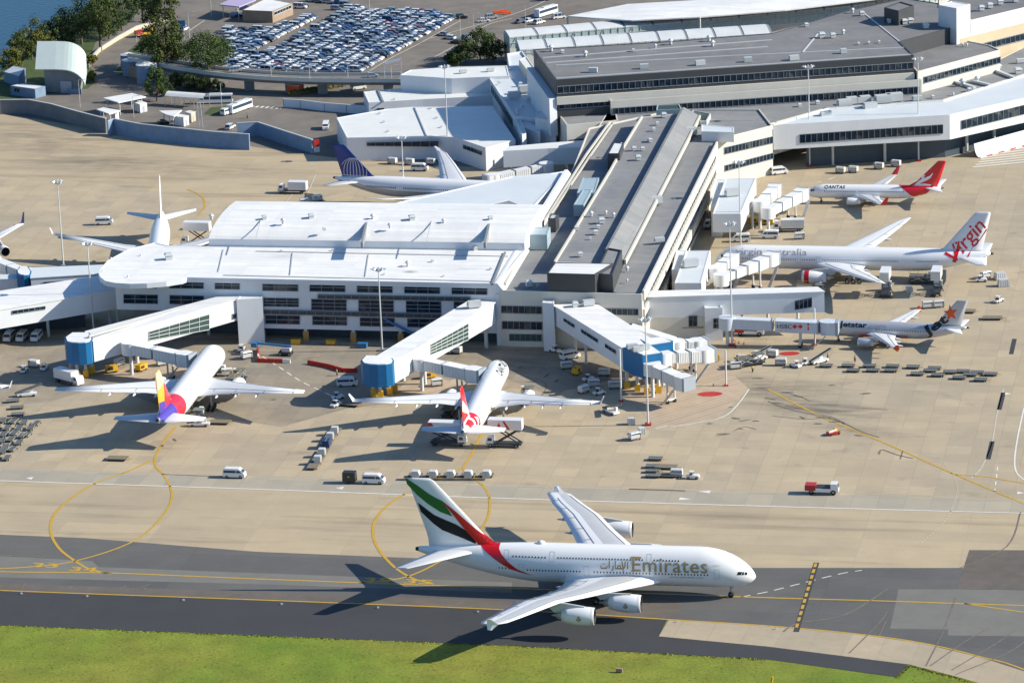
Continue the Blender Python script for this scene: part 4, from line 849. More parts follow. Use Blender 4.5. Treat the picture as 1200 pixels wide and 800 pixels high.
# barrel roof: a vertical front and a curve that climbs to the back
fA, fB = Vector(g2(245,288,ZH)), Vector(g2(615,293.2,ZH)); nb = Vector((-(fB-fA).y, (fB-fA).x)).normalized(); bd = 28.5
prof = [(0,ZH-.5),(0,18.2),(1.2,18.9),(4,19.9),(9,20.8),(15,21.3),(22,21.3),(bd,20.9),(bd,14.0)]
rings = [[(*(fA+nb*d), z) for d, z in prof], [(*(fB+nb*d), z) for d, z in prof]]
mb = MB().loft(rings, 0, True, False, False, [0]); mb.m[:] = [1]*1+[0]*(len(mb.f)-1)
br = part(mb, "barrel_roof", [m_roofw, m_wall], hall)
for x in (424,568): roofline(hall, [(x,287.5),(x+6,262)], 20.0, .6, 1.6, m_soff, "roof_joint")
# sloping sunlit cladding along the pier
e0, e1 = Vector(g2(583,332.3,ZH)), Vector(g2(665,199,ZH)); ee = (e1-e0).normalized(); en = Vector((ee.y, -ee.x))
part(MB().add([(*e0,ZH+.05),(*e1,ZH+.05),(*(e1+en*2.1),ZH-2.6),(*(e0+en*2.1),ZH-2.6),(*(e0-en*.8),ZH+.05),(*(e1-en*.8),ZH+.05),(*(e0-en*.8),ZH-2.6),(*(e1-en*.8),ZH-2.6)], [(0,1,2,3),(0,4,5,1),(0,3,6,4),(1,5,7,2),(4,6,7,5)]), "sloped_cladding", m_wall, hall)
part(MB().prism([tuple(e0-en*.7), tuple(e1-en*.7), tuple(e1+en*2.0), tuple(e0+en*2.0)], 0, ZH-2.7), "wall", m_wall, hall)
# pale roof wedge between barrel roof and far gangway
P, _, _ = block(hall, [(400,252),(612,255.5),(664,200),(645,203),(600,206.5),(520,225)], 15.6, 6.0, m_wall, m_roofp, rim=.2)
block(hall, [(505,253),(560,254.5),(613,241),(596,234.5)], 15.9, 15.45, m_wall, m_roofg, rim=.1)
for x, y, z, s, k in ((248,207+50,20.8,1,1),(310,257,20.9,1.0,0),(332,262,20.8,1.0,1),(365,256,20.9,1.2,0),(380,270,20.4,.7,0),(437,257,20.9,1,1),(457,267,20.7,.9,1),(483,258,20.9,1.3,0),(520,262,20.6,.9,1),(575,258,20.9,1,0),(478,312,16.2,1.0,1),(507,307,16.2,.6,0),(198,304,16.2,1.6,0),(330,295,16.2,.5,0),(390,294,16.2,.5,0),(557,293,16.2,.9,0),(575,316,16.2,.5,0),(120,318,16.2,.4,1),(130,304,16.2,.4,1),(150,325,16.2,.4,1),(165,300,16.2,.4,1),(520,324,16.2,.4,0),(450,322,16.2,.4,0)): vent(hall, x, y, z, s, k)
roofline(hall, [(577,333),(592,296)], ZH, .6, .5, m_soff, "roof_joint")

# ---------------------------------------------------------------- grey roofed pier
ZP = 14.6
pier = bld("pier", "long grey roofed pier with a raised middle running back from the gates to the terminal", (668,413))
P, _, _ = block(pier, [(584.5,340),(752,344.8),(842,163),(905,147),(890,128),(790,128),(690,150),(672,196)], ZP, 0, m_cream, m_roofg)
A, B = P[0], P[1]
for q, n in ((rect(587.5,358,635,359,8.6),7),(rect(588.5,376,635.5,377,9.2),7),(rect(704,361,748,361.8,7.4),7),(rect(735,379,749,379.4,4),2)): win(pier, A, B, q, n, 1)
win(pier, A, B, rect(597,391,635,391.6,8), 6, 1, glass=m_glassg)
# side wall facing the morning: two long slots
A, B = P[1], P[2]; L1 = math.hypot(B[0]-A[0], B[1]-A[1])
for z0, z1 in ((10.6,12.4),(6.0,8.2),(1.2,3.0)):
    d = Vector((B[0]-A[0], B[1]-A[1], 0)).normalized(); nv = Vector((d.y, -d.x, 0)); a = Vector((*A, 0))+d*3; b = Vector((*A, 0))+d*(L1-8)
    o = part(MB().add([a+nv*.06+Vector((0,0,z0)), b+nv*.06+Vector((0,0,z0)), b+nv*.06+Vector((0,0,z1)), a+nv*.06+Vector((0,0,z1))], [(0,1,2,3)]), "window", m_glass, pier)
    mb = MB()
    for i in range(41): p = a.lerp(b, i/40)+nv*.09; mb.bar(p+Vector((0,0,z0)), p+Vector((0,0,z1)), .16, .1)
    sub(mb, "frame", m_frame, o, pier)
for z0, z1 in ((12.6,15.3),(8.5,10.4),(3.4,5.8)): part(MB().bar(Vector((*A,(z0+z1)/2))+nv*.30+d*1, Vector((*A,(z0+z1)/2))+nv*.30+d*(L1-6), .5, z1-z0), "spandrel", m_cream, pier)
A, B = P[2], P[3]
for q in (rect(848.5,173,905.5,159.8,8),rect(849,194,906,179,7)): win(pier, A, B, q, 14, 1)
# raised roof in the middle, its clerestory strip and the plant room
ZR = 17.2
block(pier, [(650,307),(712,309),(752,220),(797,133),(752,137),(730,173),(715,200)], ZR, ZP-.5, m_cream, m_roofg, rim=.25)
mb = MB(); c0, c1 = G(708,300,ZR), G(799,131,ZR); dd = (c1-c0).normalized(); nn = Vector((dd.y,-dd.x,0))
sec = [(0,ZP-.5),(0,18.5),(.7,18.55),(4.8,ZP+1.6),(4.8,ZP-.5)]
part(mb.loft([[c0*1+nn*o_+Vector((0,0,z-ZR)) for o_, z in sec],[c1+nn*o_+Vector((0,0,z-ZR)) for o_, z in sec]], 0, True, False), "clerestory", m_roofg, pier)
o_ = [c0+nn*5.35, c1+nn*5.35]; part(MB().bar(o_[0]+Vector((0,0,ZP+1.0-ZR)), o_[1]+Vector((0,0,ZP+1.0-ZR)), .5, 1.3), "gutter", m_rail, pier)
roofline(pier, [(650,307),(715,200),(730,173),(752,137)], ZR+.1, .5, .5)
block(pier, [(641,320),(697,321.5),(719,308.5),(650,307.5)], 19.3, ZP-.5, m_dkwall, m_roofw, rim=.1)
block(pier, [(697,320),(718,322),(729,293),(712,290)], 18.9, ZP-.5, m_dkwall, m_roofg, rim=.4)
block(pier, [(712,180),(726,180),(731,168),(719,167)], 19.0, ZP-.5, m_dkwall, m_shed, rim=.1)
# ducts in the shaded slot beside the hall
for q, z in (([(617,275),(641,275),(645,266),(622,266)],18.4),([(672,240),(684,240),(694,222),(683,222)],17.6),([(676,226),(697,226),(702,208),(683,208)],17.4)): block(pier, q, z, ZP-.3, m_duct, m_duct, rim=.1)
block(pier, [(642,256),(651,256),(655,251),(646,250)], 18.0, ZP-.3, m_dkwall, m_vent, rim=.2)
roofline(pier, [(592,345-12),(612,298),(640,256),(688,180),(715,143),(722,142)], ZP+.6, .5, .6); roofline(pier, [(645,252),(692,182),(717,146)], ZP+.6, .5, .4)
for x, y, z, s, k in ((693,253,ZR,.9,1),(710,251,ZR,.7,1),(719,254,ZR,.8,1),(705,261,ZR,1.3,0),(701,267,ZR,.8,0),(698,274,ZR,1,0),(692,280,ZR,.5,0),(680,300,ZR,1,0),(676,269,ZR,.9,0),(683,318,ZP+3.6,.7,0),(620,335,ZP,1.3,0),(766,223,ZP,1.1,0),(768,239,ZP,1.2,2),(773,284,ZP,.8,2),(778,137,ZR,1.2,0),(770,146,ZR,.8,0),(766,153,ZR,.8,0),(760,165,ZR,.7,0),(762,166,ZR,.9,0),(743,176,ZR,1.0,0),(753,176,ZR,.9,0),(748,187,ZR,1.2,0),(808,158,ZP,1.3,2),(832,156,ZP,.8,0),(735,317,ZP,.8,1),(630,336,ZP,.5,1),(735,330,ZP,.5,1),(728,172,ZR,.8,1)): vent(pier, x, y, z, s, k)
block(pier, [(822,146),(860,149),(860,155),(822,154)], ZP+2.6, ZP-.4, m_wall, m_roofp, rim=.1)
block(pier, [(805,140),(828,142),(833,133),(812,129)], ZP+1.2, ZP-.4, m_vent, m_glassg, rim=.2)
block(pier, [(769,129),(799,128),(796,122),(770,123)], ZP+3.0, ZP-.4, m_duct, m_glassg, rim=.2)

# ---------------------------------------------------------------- right-hand gate lounge wing
wing_ = bld("gate_lounge_wing", "bent white lounge wing with long dark ribbon windows above the undercroft at right", (1010,193))
zb = 7.0
P, _, _ = block(wing_, [(906,146.5),(1113,134.5),(1330,86),(1330,50),(1200,88),(1105,118),(970,127)], 14.5, zb, m_wall, m_roofp, rim=.12)
A, B = P[0], P[1]; win(wing_, A, B, [(937,157.7),(1105,146),(1105,156.5),(937,168)], 25, 1)
A, B = P[1], P[2]; win(wing_, A, B, [(1126,141.5),(1200,123),(1200,134),(1126,152)], 12, 1); win(wing_, A, B, [(1203,122.3),(1300,98),(1300,109),(1203,133.3)], 14, 1)
under = [g2(x, y, 14.5) for x, y in ((918,143),(1113,131),(1330,83),(1330,60),(1200,95),(1105,122),(975,128))]
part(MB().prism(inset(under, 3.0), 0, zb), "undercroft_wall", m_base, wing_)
for x, y in ((976,193),(1037,190),(1133,180),(1165,173),(1210,160)): pillar(wing_, x, y, zb, .45, m_col)
for x, y in ((1087,183),(1103,181)): pillar(wing_, x, y, zb, .55, m_ochre)
roofline(wing_, [(906,146.5),(970,127.5),(1105,118.5),(1200,88.5),(1330,50)], 14.6, .5, .4, m_roofw)
# low grey roof with plant behind it
block(wing_, [(838,163),(906,144),(970,126),(1105,117),(1200,87),(1330,49),(1330,-10),(1170,70),(1080,100),(716,124),(700,150)], 13.6, 4, m_cream, m_roofg, rim=.1)
for x, y, s, k in ((990,125,1.3,2),(1000,122,1.3,2),(1012,121,1.3,2),(1035,121,1.5,2),(1048,119,1.5,2),(1020,128,1.2,2),(1003,113,.8,0),(937,125,.9,0),(958,122,1,0),(968,137,1,2),(1090,102,1.2,0),(1110,98,1,0),(1128,101,1.6,1),(1145,96,1.2,1),(1093,115,.8,0),(1117,112,.6,1),(1075,118,.9,2),(1136,107,1,0),(1172,80,.8,1),(1193,86,1.6,0),(1196,74,.8,2)): vent(wing_, x, y, 13.6 if k != 2 or y < 125 else 14.0, s, k)
for (a, b) in (((1140,95),(1160,100)),((1165,82),(1190,92)),((1120,96),(1142,103))): roofline(wing_, [a, b], 14.0, 1.2, .7, m_vent, "roof_duct")

# ---------------------------------------------------------------- main terminal with the dark upper floor
mt = bld("main_terminal", "broad terminal with a charcoal upper storey and two ribbons of windows", (880,140))
ZT = 25.0
P, _, _ = block(mt, [(651.5,93.7),(1071,65),(1054,49),(1121.5,30.5),(1100,4),(1060,-2),(992,13),(905,39),(780,49),(625,58)], ZT, 13, m_dkwall, m_roofd, rim=.2)
A, B = P[0], P[1]
o = win(mt, A, B, [(653,101.5),(1070,73),(1070,81),(653,110)], 60, 1, fw=.2)
part(MB().bar(Vector((*A,18.6))+Vector((0,-.35,0)), Vector((*B,18.6))+Vector((0,-.35,0)), .8, 2.3), "spandrel", m_cream, mt)
win(mt, A, B, [(655,119.5),(715,115.5),(715,124),(655,128)], 9, 1, fw=.2)
P2, _, _ = block(mt, [(715.5,118.3),(1080,93.3),(1075,83.5),(710,107)], 18.0, 13, m_cream, m_roofg, rim=.35)
A, B = P2[0], P2[1]; win(mt, A, B, [(718,127),(1077,101.5),(1077,110),(718,134.3)], 54, 1, fw=.2)
# left flank: white lower wall
A, B = P[-1], P[0]; part(MB().prism([A, B, (B[0]-2.2,B[1]-1.2), (A[0]-2.2,A[1])], 8, 19.4), "wall", m_wall, mt)
# right lower roof with its bright parapet
P3, _, _ = block(mt, [(1075,84),(1172,58.5),(1160,53),(1121,45),(1054,62)], 20.3, 13, m_cream, m_roofd, rim=.3)
A, B = P3[0], P3[1]; win(mt, A, B, [(1082,90.5),(1172,66.5),(1172,74),(1082,98)], 19, 1, fw=.2)
block(mt, [(1036,9),(1053,13),(1071,6.5),(1055,2)], 29.5, ZT-.5, m_dkwall, m_roofd, rim=.3)
block(mt, [(1099.6,6),(1121,10),(1137,5),(1115.5,1.5)], 31.5, 15, m_wall, m_roofw, rim=.15)
for pts in ([(652,92),(1070,64)],[(651,77),(850,66),(1060,56)],[(640,74),(900,55)],[(1054,49),(1010,14)],[(636,68),(905,47)],[(940,62),(960,38)]): roofline(mt, pts, ZT-.15, .45, .3, m_vent, "roof_rail")
for pts in ([(690,82),(700,82)],[(750,78),(760,77.5)],[(815,74),(826,73)],[(872,70),(881,69.5)],[(925,68),(936,67)],[(985,60),(992,59.5)]): roofline(mt, pts, ZT+.6, 1.4, 1.4, m_vent, "roof_duct")
for x, y, s, k in ((646,60,1.3,1),(686,66,1.2,1),(742,60,.7,0),(768,56,.8,1),(786,52,1.2,1),(831,48,1.2,1),(835,54,1.2,1),(659,62,.9,0),(945,31,1,0),(963,44,1.5,0),(976,44,1.3,0),(988,40,1,1),(1010,18,1.2,0),(999,15,1,1),(1085,33,1.4,0),(1067,27,1.4,0),(1060,28,1.4,0),(1043,27,1.2,0),(1006,52,.6,0),(1018,51,.6,0),(1030,50,.6,0),(1133,54,.6,1),(1128,54,.6,1)): vent(mt, x, y, ZT if x < 1120 else 20.3, s, k)
# far right block in cream and sandstone
fr_ = bld("cream_terminal_block", "cream and sandstone terminal block running off the right edge behind the white lift tower", (1170,60))
P, _, _ = block(fr_, [(1138,24),(1330,-22),(1330,-60),(1120,-8),(1105,4)], 26, 12, m_wall, m_roofd, rim=.3)
P, _, _ = block(fr_, [(1125,46),(1330,-5),(1330,-26),(1137,23)], 21.5, 12, m_sand, m_shed, rim=.2)
A, B = P[0], P[1]; win(fr_, A, B, [(1150,51.5),(1200,39),(1200,47),(1150,59.5)], 9, 1, fw=.25); win(fr_, A, B, [(1203,38.2),(1310,11),(1310,19),(1203,46.2)], 18, 1, fw=.25)
for x, y in ((1150,12),(1160,9),(1172,5),(1190,2)): vent(fr_, x, y, 26, 1.4, 0)

# ---------------------------------------------------------------- vaulted glazed galleries behind the terminal
GZ = 12.0
def gallery(name, label, a, b, z0, z1, dep, n, glaze, at):
    r = bld(name, label, at); A, B = Vector(g2(*a, z0)), Vector(g2(*b, z0)); d = (B-A).normalized(); nb = Vector((-d.y, d.x)); L = (B-A).length
    arc = [(dep*.8*k/8, z0+(z1-z0)*math.sin(math.pi/2*k/8)) for k in range(9)]+[(dep,z1-.3),(dep,z0-.4),(0,z0-.4)]
    for i in range(n):
        s0, s1 = A+d*(L*i/n+.1), A+d*(L*(i+1)/n-.8)
        part(MB().loft([[(*(s+nb*o), z) for o, z in arc] for s in (s0, s1)], 0, True, False, True), "vault", m_vault, r)
        s2 = A+d*(L*(i+1)/n-.8); s3 = A+d*(L*(i+1)/n+.1)
        part(MB().loft([[(*(s+nb*o), z-.15) for o, z in arc] for s in (s2, s3)], 0, True, False, True), "roof_light", m_frame, r)
    A_, B_ = tuple(A), tuple(B)
    part(MB().prism([tuple(A), tuple(B), tuple(B+nb*dep), tuple(A+nb*dep)], 0, z0-4.0 if glaze else z0-2.2), "wall", m_cream, r)
    zz = z0-4.0 if glaze else z0-2.2; k = n*4
    o = part(MB().prism([tuple(A+nb*.1), tuple(B+nb*.1), tuple(B+nb*(dep-.1)), tuple(A+nb*(dep-.1))], zz, z0), "glazing", m_gpale, r)
    mb = MB()
    for i in range(k+1): p = A+d*(L*i/k)-nb*.02; mb.bar((*p, zz), (*p, z0), .16, .16)
    mb.bar((*(A-nb*.05), (zz+z0)/2), (*(B-nb*.05), (zz+z0)/2), .14, .14)
    for i in range(n): p = A+d*(L*i/n)-nb*.04; q = A+d*(L*(i+.25)/n)-nb*.04; mb.bar((*p, zz), (*q, z0), .14, .14)
    sub(mb, "frame", m_framew, o, r); return r
m_vault = mat("pale_vault_sheet", (0.60,0.62,0.62), .5, var=.08, scale=.2)
m_gpale = mat("pale_green_glazing", (0.42,0.52,0.49), 0.25)
gallery("vaulted_gallery", "row of small white vaults directly behind the charcoal terminal roof", (609,58.5), (905,39), 10.0, 11.5, 9, 9, False, (760,60))
gallery("glazed_gallery", "tall green glazed gallery with a vaulted roof behind the row of small vaults", (597,44), (1000,7), 9.5, 10.6, 8, 12, True, (800,50))
gallery("glazed_gallery", "green glazed gallery bending away beside the dark plant box", (1000,7), (1110,-14), 9.5, 11.4, 8, 4, True, (1050,20))
cn = bld("tensile_canopy", "big white tensile canopy at the top edge behind the glazed gallery", (780,35), "canopy")
cp = [g2(x, y, 11.5) for x, y in ((665,19),(735,5),(900,-3),(1100,-30),(1100,-10),(920,12),(820,20),(740,24))]
rb = MB(); cc = Vector((sum(p[0] for p in cp)/8, sum(p[1] for p in cp)/8))
for i in range(8):
    a, b = Vector(cp[i]), Vector(cp[(i+1)%8]); rb.add([(*a,11.5),(*b,11.5),(*b.lerp(cc,.6),12.8),(*a.lerp(cc,.6),12.8)], [(0,1,2,3)]); rb.add([(*a.lerp(cc,.6),12.8),(*b.lerp(cc,.6),12.8),(*cc,13.1)], [(0,1,2)]); rb.add([(*a,11.5),(*b,11.5),(*b,11.1),(*a,11.1)], [(0,1,2,3)])
part(rb, "canopy_fabric", m_roofw, cn)
for p in cp[::2]: part(MB().tube((*p,0),(*p,11.3),.3), "mast", m_col, cn)

# walkway strips, patches and a soot mark on the big white roof
for q in ([(262,322),(580,329.5)],[(300,294),(596,300)]): roofline(hall, q, ZH+.02, .5, .06, m_vent, "roof_walkway")
for q in ([(340,322),(343,296)],[(428,324),(432,298)],[(256,318),(262,292)]): roofline(hall, q, ZH+.03, .3, .05, m_vent, "roof_seam")
for q in ([(300,278),(306,256)],[(500,282),(506,258)]): roofline(hall, q, 20.9, .25, .12, m_vent, "roof_seam")
# ================================================================ low white buildings left of the terminal
shA = bld("white_shed", "large low white shed with a slit window behind the blue tailed jet", (470,188))
P, _, _ = block(shA, [(394.4,138),(406.6,161.5),(505,159.4),(533,160.8),(569,173),(588,168),(604,164),(577,124),(517,125),(485,125.2),(455,127.5)], 7.2, 0, m_wall, m_shed, rim=.15)
win(shA, P[1], P[3], [(430,167),(514,165),(514,172),(430,171)], 8, 1); win(shA, P[3], P[4], [(543,169.5),(565,177.5),(565,182),(543,174)], 5, 1)
for x, y in ((445,134),(450,144),(455,155),(505,128),(512,139),(517,150)): vent(shA, x, y, 7.0, .6, 0)
roofline(shA, [(486,125.5),(500,159)], 7.3, .3, .2, m_vent, "roof_joint")
shB = bld("white_shed", "middle white shed with a low pale roof between the large shed and the tall one", (470,130))
P, _, _ = block(shB, [(426,107.5),(432,120.3),(495,116.5),(580,112),(580,98),(488,102)], 5.6, 0, m_wall, m_shed, rim=.15); win(shB, P[1], P[2], [(442,127),(450,126.6),(450,130),(442,130)], 2, 1)
roofline(shB, [(443,105.5),(449,119.5)], 5.7, .6, .25, m_soff, "roof_joint")
for x, y in ((456,107),(462,117)): vent(shB, x, y, 5.5, .5, 0)
shC = bld("white_shed", "tallest white shed with a blank wall at the end of the road viaduct", (520,110))
block(shC, [(469,88),(529,92),(597,89),(594,77),(522,79),(481,82)], 10.5, 0, m_wall, m_shed, rim=.15)
for x, y in ((543,86),(575,84)): vent(shC, x, y, 10.4, .7, 2)
lo = bld("low_terminal_roof", "low pale plant roof in the shade of the charcoal terminal wall", (625,165))
P, _, _ = block(lo, [(573,91),(603,136),(655,141),(652,128),(640,98),(612,60),(594,63),(597,80)], 10.0, 0, m_wall, m_roofp, rim=.5)
win(lo, P[0], P[1], [(576,100),(601,140),(601,148),(576,108)], 10, 1, glass=m_glassg)
for q, z in (([(610,148),(633,156),(633,149),(614,140)],8.8),([(627,138),(651,142),(651,132),(630,130)],12.2),([(604,140),(612,158),(617,156),(610,138)],9.2),([(617,66),(636,93),(629,96),(608,70)],12.5)): block(lo, q, z, 0, m_wall if z != 12.5 else m_cream, m_shed, rim=.2)
for x, y, s, k in ((603,115,1.2,2),(616,108,1.3,2),(620,118,1.0,0),(630,110,1.2,2),(610,100,.9,0),(627,104,1,0),(613,126,.9,0),(640,124,1.4,1),(634,127,1.2,1),(585,98,.7,0),(607,134,1.3,1)): vent(lo, x, y, 10.0, s, k)
block(mt, [(654,133),(664,146.5),(724,141),(720,121)], 13.8, 0, m_cream, m_roofg, rim=.3)
win(mt, g2(664,146.5,13.8), g2(724,141,13.8), [(667,164),(694,161.5),(694,163),(667,166)], 4, 1)
co = bld("boarding_corridor", "pale blue shaded corridor leading to the blue tailed jet", (615,195))
P, _, _ = block(co, [(589.5,177),(642,174),(690,172),(690,164),(642,167.5),(592,172)], 9.5, 4.5, m_wall, m_shed, rim=.1)
for x, y in ((592,198),(600,198),(640,199)): pillar(co, x, y, 4.6, .3)

# ================================================================ fixed gangways of the pier
def gang(name, label, at, roof4, Z, drop, m_r=None, cat="gangway"):
    """closed walkway: four roof corners as seen (near-left, near-right, far-right, far-left), heights, wall depth"""
    r = bld(name, label, at, cat); P = [g2(x, y, z) for (x, y), z in zip(roof4, Z)]
    mb = MB().prism(P, [z-drop for z in Z], Z); part(mb, "wall", m_wall, r)
    Q = inset(P, -.15); part(MB().prism(Q, [z+.01 for z in Z], [z+.22 for z in Z]), "roof", m_r or m_roofw, r); return r, P
def blue_end(r, px, z, zb, legs, round_=True):
    P = [g2(x, y, z) for x, y in px]; part(MB().prism(P, zb, z+.3), "blue_end", m_gblue, r); part(MB().prism(inset(P, .4), z+.31, z+.5), "end_roof", m_roofw, r)
    for x, y in legs: pillar(r, x, y, zb+.1, .42, m_col, m_yguard, 1.8)
# left one
gl_, P = gang("gangway", "left white gangway with a round blue end beside the yellow tailed jet", (200,400), [(109,400),(283,350),(278,342.5),(100,389)], (10,11.6,11.6,10), 5.3)
A, B = P[0], P[1]; win(gl_, A, B, [(174,388.5),(245,368),(245,386),(174,399)], 6, 3, glass=m_glassg, frame=m_framew)
win(gl_, A, B, [(272,368),(276.5,367),(276.5,373),(272,374)], 1, 1)
block(gl_, [(277,351),(307.5,349),(306,343),(282,345)], 11.9, 0, m_wall, m_roofw, rim=.1)
blue_end(gl_, [(75.5,397)]+[(92-17*math.cos(t*math.pi/6), 400+4*math.sin(t*math.pi/6)) for t in range(1,6)]+[(109,398),(105,391),(84,391)], 10, 4.8, ((91,443),(101,441),(108,437),(84,440)))
for x, y in ((161,425),(285,398)): pillar(gl_, x, y, 5.6, .5)
roofline(gl_, [(104,394),(246,352),(278,343)], 11.0, .5, .5, m_rail)
# middle one
gm, P = gang("gangway", "middle white gangway with green glazing and round blue end near the red tailed wide jet", (520,430), [(462,424),(580,355),(550.5,352.5),(433,423)], (10,11.6,11.6,10), 5.3)
A, B = P[0], P[1]; win(gm, A, B, [(504,403.5),(548.5,378.5),(548.5,398),(504,416)], 7, 4, glass=m_glassg, frame=m_framew)
blue_end(gm, [(422.5,424)]+[(442.5-20*math.cos(t*math.pi/6), 425.5+4*math.sin(t*math.pi/6)) for t in range(1,6)]+[(462,424),(458,418),(428,418)], 10, 4.8, ((438,464),(446,466),(457,462),(463,459)))
for x, y in ((498,450),(473,446),(570,407)): pillar(gm, x, y, 5.6, .5)
part(MB().box(-.1,.1,-.1,.1,0,.1), "roof_hatch", m_vent, gm)
vent(gm, 556,360,11.8,1.0,2)
# right one with two blue branches
gr, P = gang("gangway", "wide white gangway with square blue ends right of the pier front", (690,430), [(648.6,358),(729.5,408.5),(770,402),(698.5,356.5)], (11.6,10.2,10.2,11.6), 5.0)
A, B = P[0], P[1]
for q in ([(661,372.5),(673.5,380.5),(673.5,384),(661,376)],[(681.5,385.3),(701,397.5),(701,401.5),(681.5,389)],[(709.5,402.5),(722,410.5),(722,414.5),(709.5,406.5)]): win(gr, A, B, q, 3, 1)
block(gr, [(635.5,354.5),(649,355.5),(649.5,352),(636.5,351)], 12.6, 0, m_wall, m_roofw, rim=.1)
blue_end(gr, [(729.5,408.5),(753,418.5),(776.5,415),(760,403.5)], 10.2, 4.8, ((747,458),(772,460),(758,462),(735,455)))
blue_end(gr, [(760,406.5),(789,402),(776,396),(748,399)], 10.2, 5.4, ((786,440),))
for x, y in ((675,418),(687,426),(728,450)): pillar(gr, x, y, 5.4, .35, m_col)
for x, y in ((741,409),(748,412),(755,410)): vent(gr, x, y, 10.6, .8, 2)
vent(gr, 674,359,11.8,1.2,0); vent(gr, 690,358,11.8,.9,2)
gs, P = gang("gangway", "narrow white corridor curving behind the wide gangway to its second bridge", (770,420), [(739,384),(789,400),(792,395.5),(742,380)], (9.6,9.2,9.2,9.6), 3.2)
# far-left pair
ga, P = gang("gangway", "long white gangway crossing the left edge above parked vans and a red sign", (70,397), [(0-80,377),(135,340.5),(122,323),(-80,354)], (10.5,10.5,10.5,10.5), 4.9)
A, B = P[0], P[1]; win(ga, A, B, [(14,364),(53,358.5),(53,362),(14,368)], 6, 1)
for x, y in ((57,394),(129,381)): pillar(ga, x, y, 5.7, .4)
part(MB().prism([g2(-80,397), g2(100,383), g2(100,372), g2(-80,385)], 0, 4.0), "base_wall", m_base, ga)
o = wpt(g2(-80,394), g2(100,382.5), 25, 380.5, .2)
part(MB().box(o.x-1.4,o.x+1.4,o.y-.1,o.y+.1,4.1,5.3), "red_sign", m_red, ga)
gb, P = gang("gangway", "far white gangway with a small round blue end left of the round concourse roof", (70,345), [(36,326.5),(116,321.5),(124,311),(38,314.5)], (8.6,8.6,8.6,8.6), 4.4, m_roofp)
win(gb, P[0], P[1], [(51,330.5),(75,328.8),(75,332),(51,333.8)], 3, 1)
blue_end(gb, [(19,319)]+[(28-9.5*math.cos(t*math.pi/6), 320+4.5*math.sin(t*math.pi/6)) for t in range(1,6)]+[(37,319),(33,313.5),(23,313.5)], 8.8, 3.6, ())
gc, P = gang("gangway", "short white walkway cut by the left edge beside the small blue drum", (10,350), [(-60,330),(22,327),(22,322),(-60,325)], (7.5,7.5,7.5,7.5), 4.4, m_roofp)
# right walkway to the two right-hand gates
gw, P = gang("gangway", "long cream walkway running right from the pier corner to the sponsored air bridge", (830,395), [(756,349),(966,342.3),(958,337),(757,342)], (11.2,11.2,11.2,11.2), 5.2)
A, B = P[0], P[1]; win(gw, A, B, [(931.5,352.3),(951.5,348.3),(951.5,359.5),(931.5,363)], 4, 1)
part(MB().prism([g2(757,349,11.2), g2(846,346.2,11.2), g2(846,341.5,11.2), g2(757,343,11.2)], 0, 6.0), "base_wall", m_cream, gw)
P2, _, _ = block(gw, [(826,361),(846.5,360.3),(844,355),(824.5,357)], 8.6, 0, m_wall, m_roofw, rim=.3)
win(gw, P2[0], P2[1], [(836,373),(844.3,372.7),(844.3,384),(836,384.6)], 2, 2); win(gw, A, B, [(807,370),(817,369.7),(817,382),(807,382.5)], 2, 1)
part(MB().prism([g2(770,384,3.2), g2(824,383,3.2), g2(822,379,3.2), g2(774,380,3.2)], 2.9, 3.2), "shelter_roof", m_brick, gw)
for x, y in ((900,385),(935,380),(870,388)): pillar(gw, x, y, 6.2, .4)
# two tall lift boxes with white bridges serving the long white jet and the small red tailed jet
def nodebox(label, at, roof4, z, zb, legs, back):
    r = bld("gate_box", label, at, "gangway"); block(r, roof4, z, zb, m_wall, m_roofp, rim=.1); block(r, back, z-1.0, 0, m_wall, m_roofp, rim=.1)
    for x, y in legs: pillar(r, x, y, zb+.1, .4)
    a, b = roof4[0], roof4[2]; vent(r, (a[0]+b[0])/2-2, (a[1]+b[1])/2, z, 1.2, 2); return r
nodebox("white gate box on stilts between the pier and the long white jet", (805,350), [(790.5,331.5),(822,331.5),(832.5,293.5),(804,294)], 10.2, 5.0, ((826,352),(798,352)), [(787,316),(800,316),(805,293),(793,293)])
nodebox("white gate box on stilts farther back beside the small red tailed jet", (860,275), [(835,250.5),(868,250.5),(886,208.5),(850,209.5)], 10.2, 5.0, ((882,268),(847,268)), [(833,240),(846,240),(853,210),(838,210)])

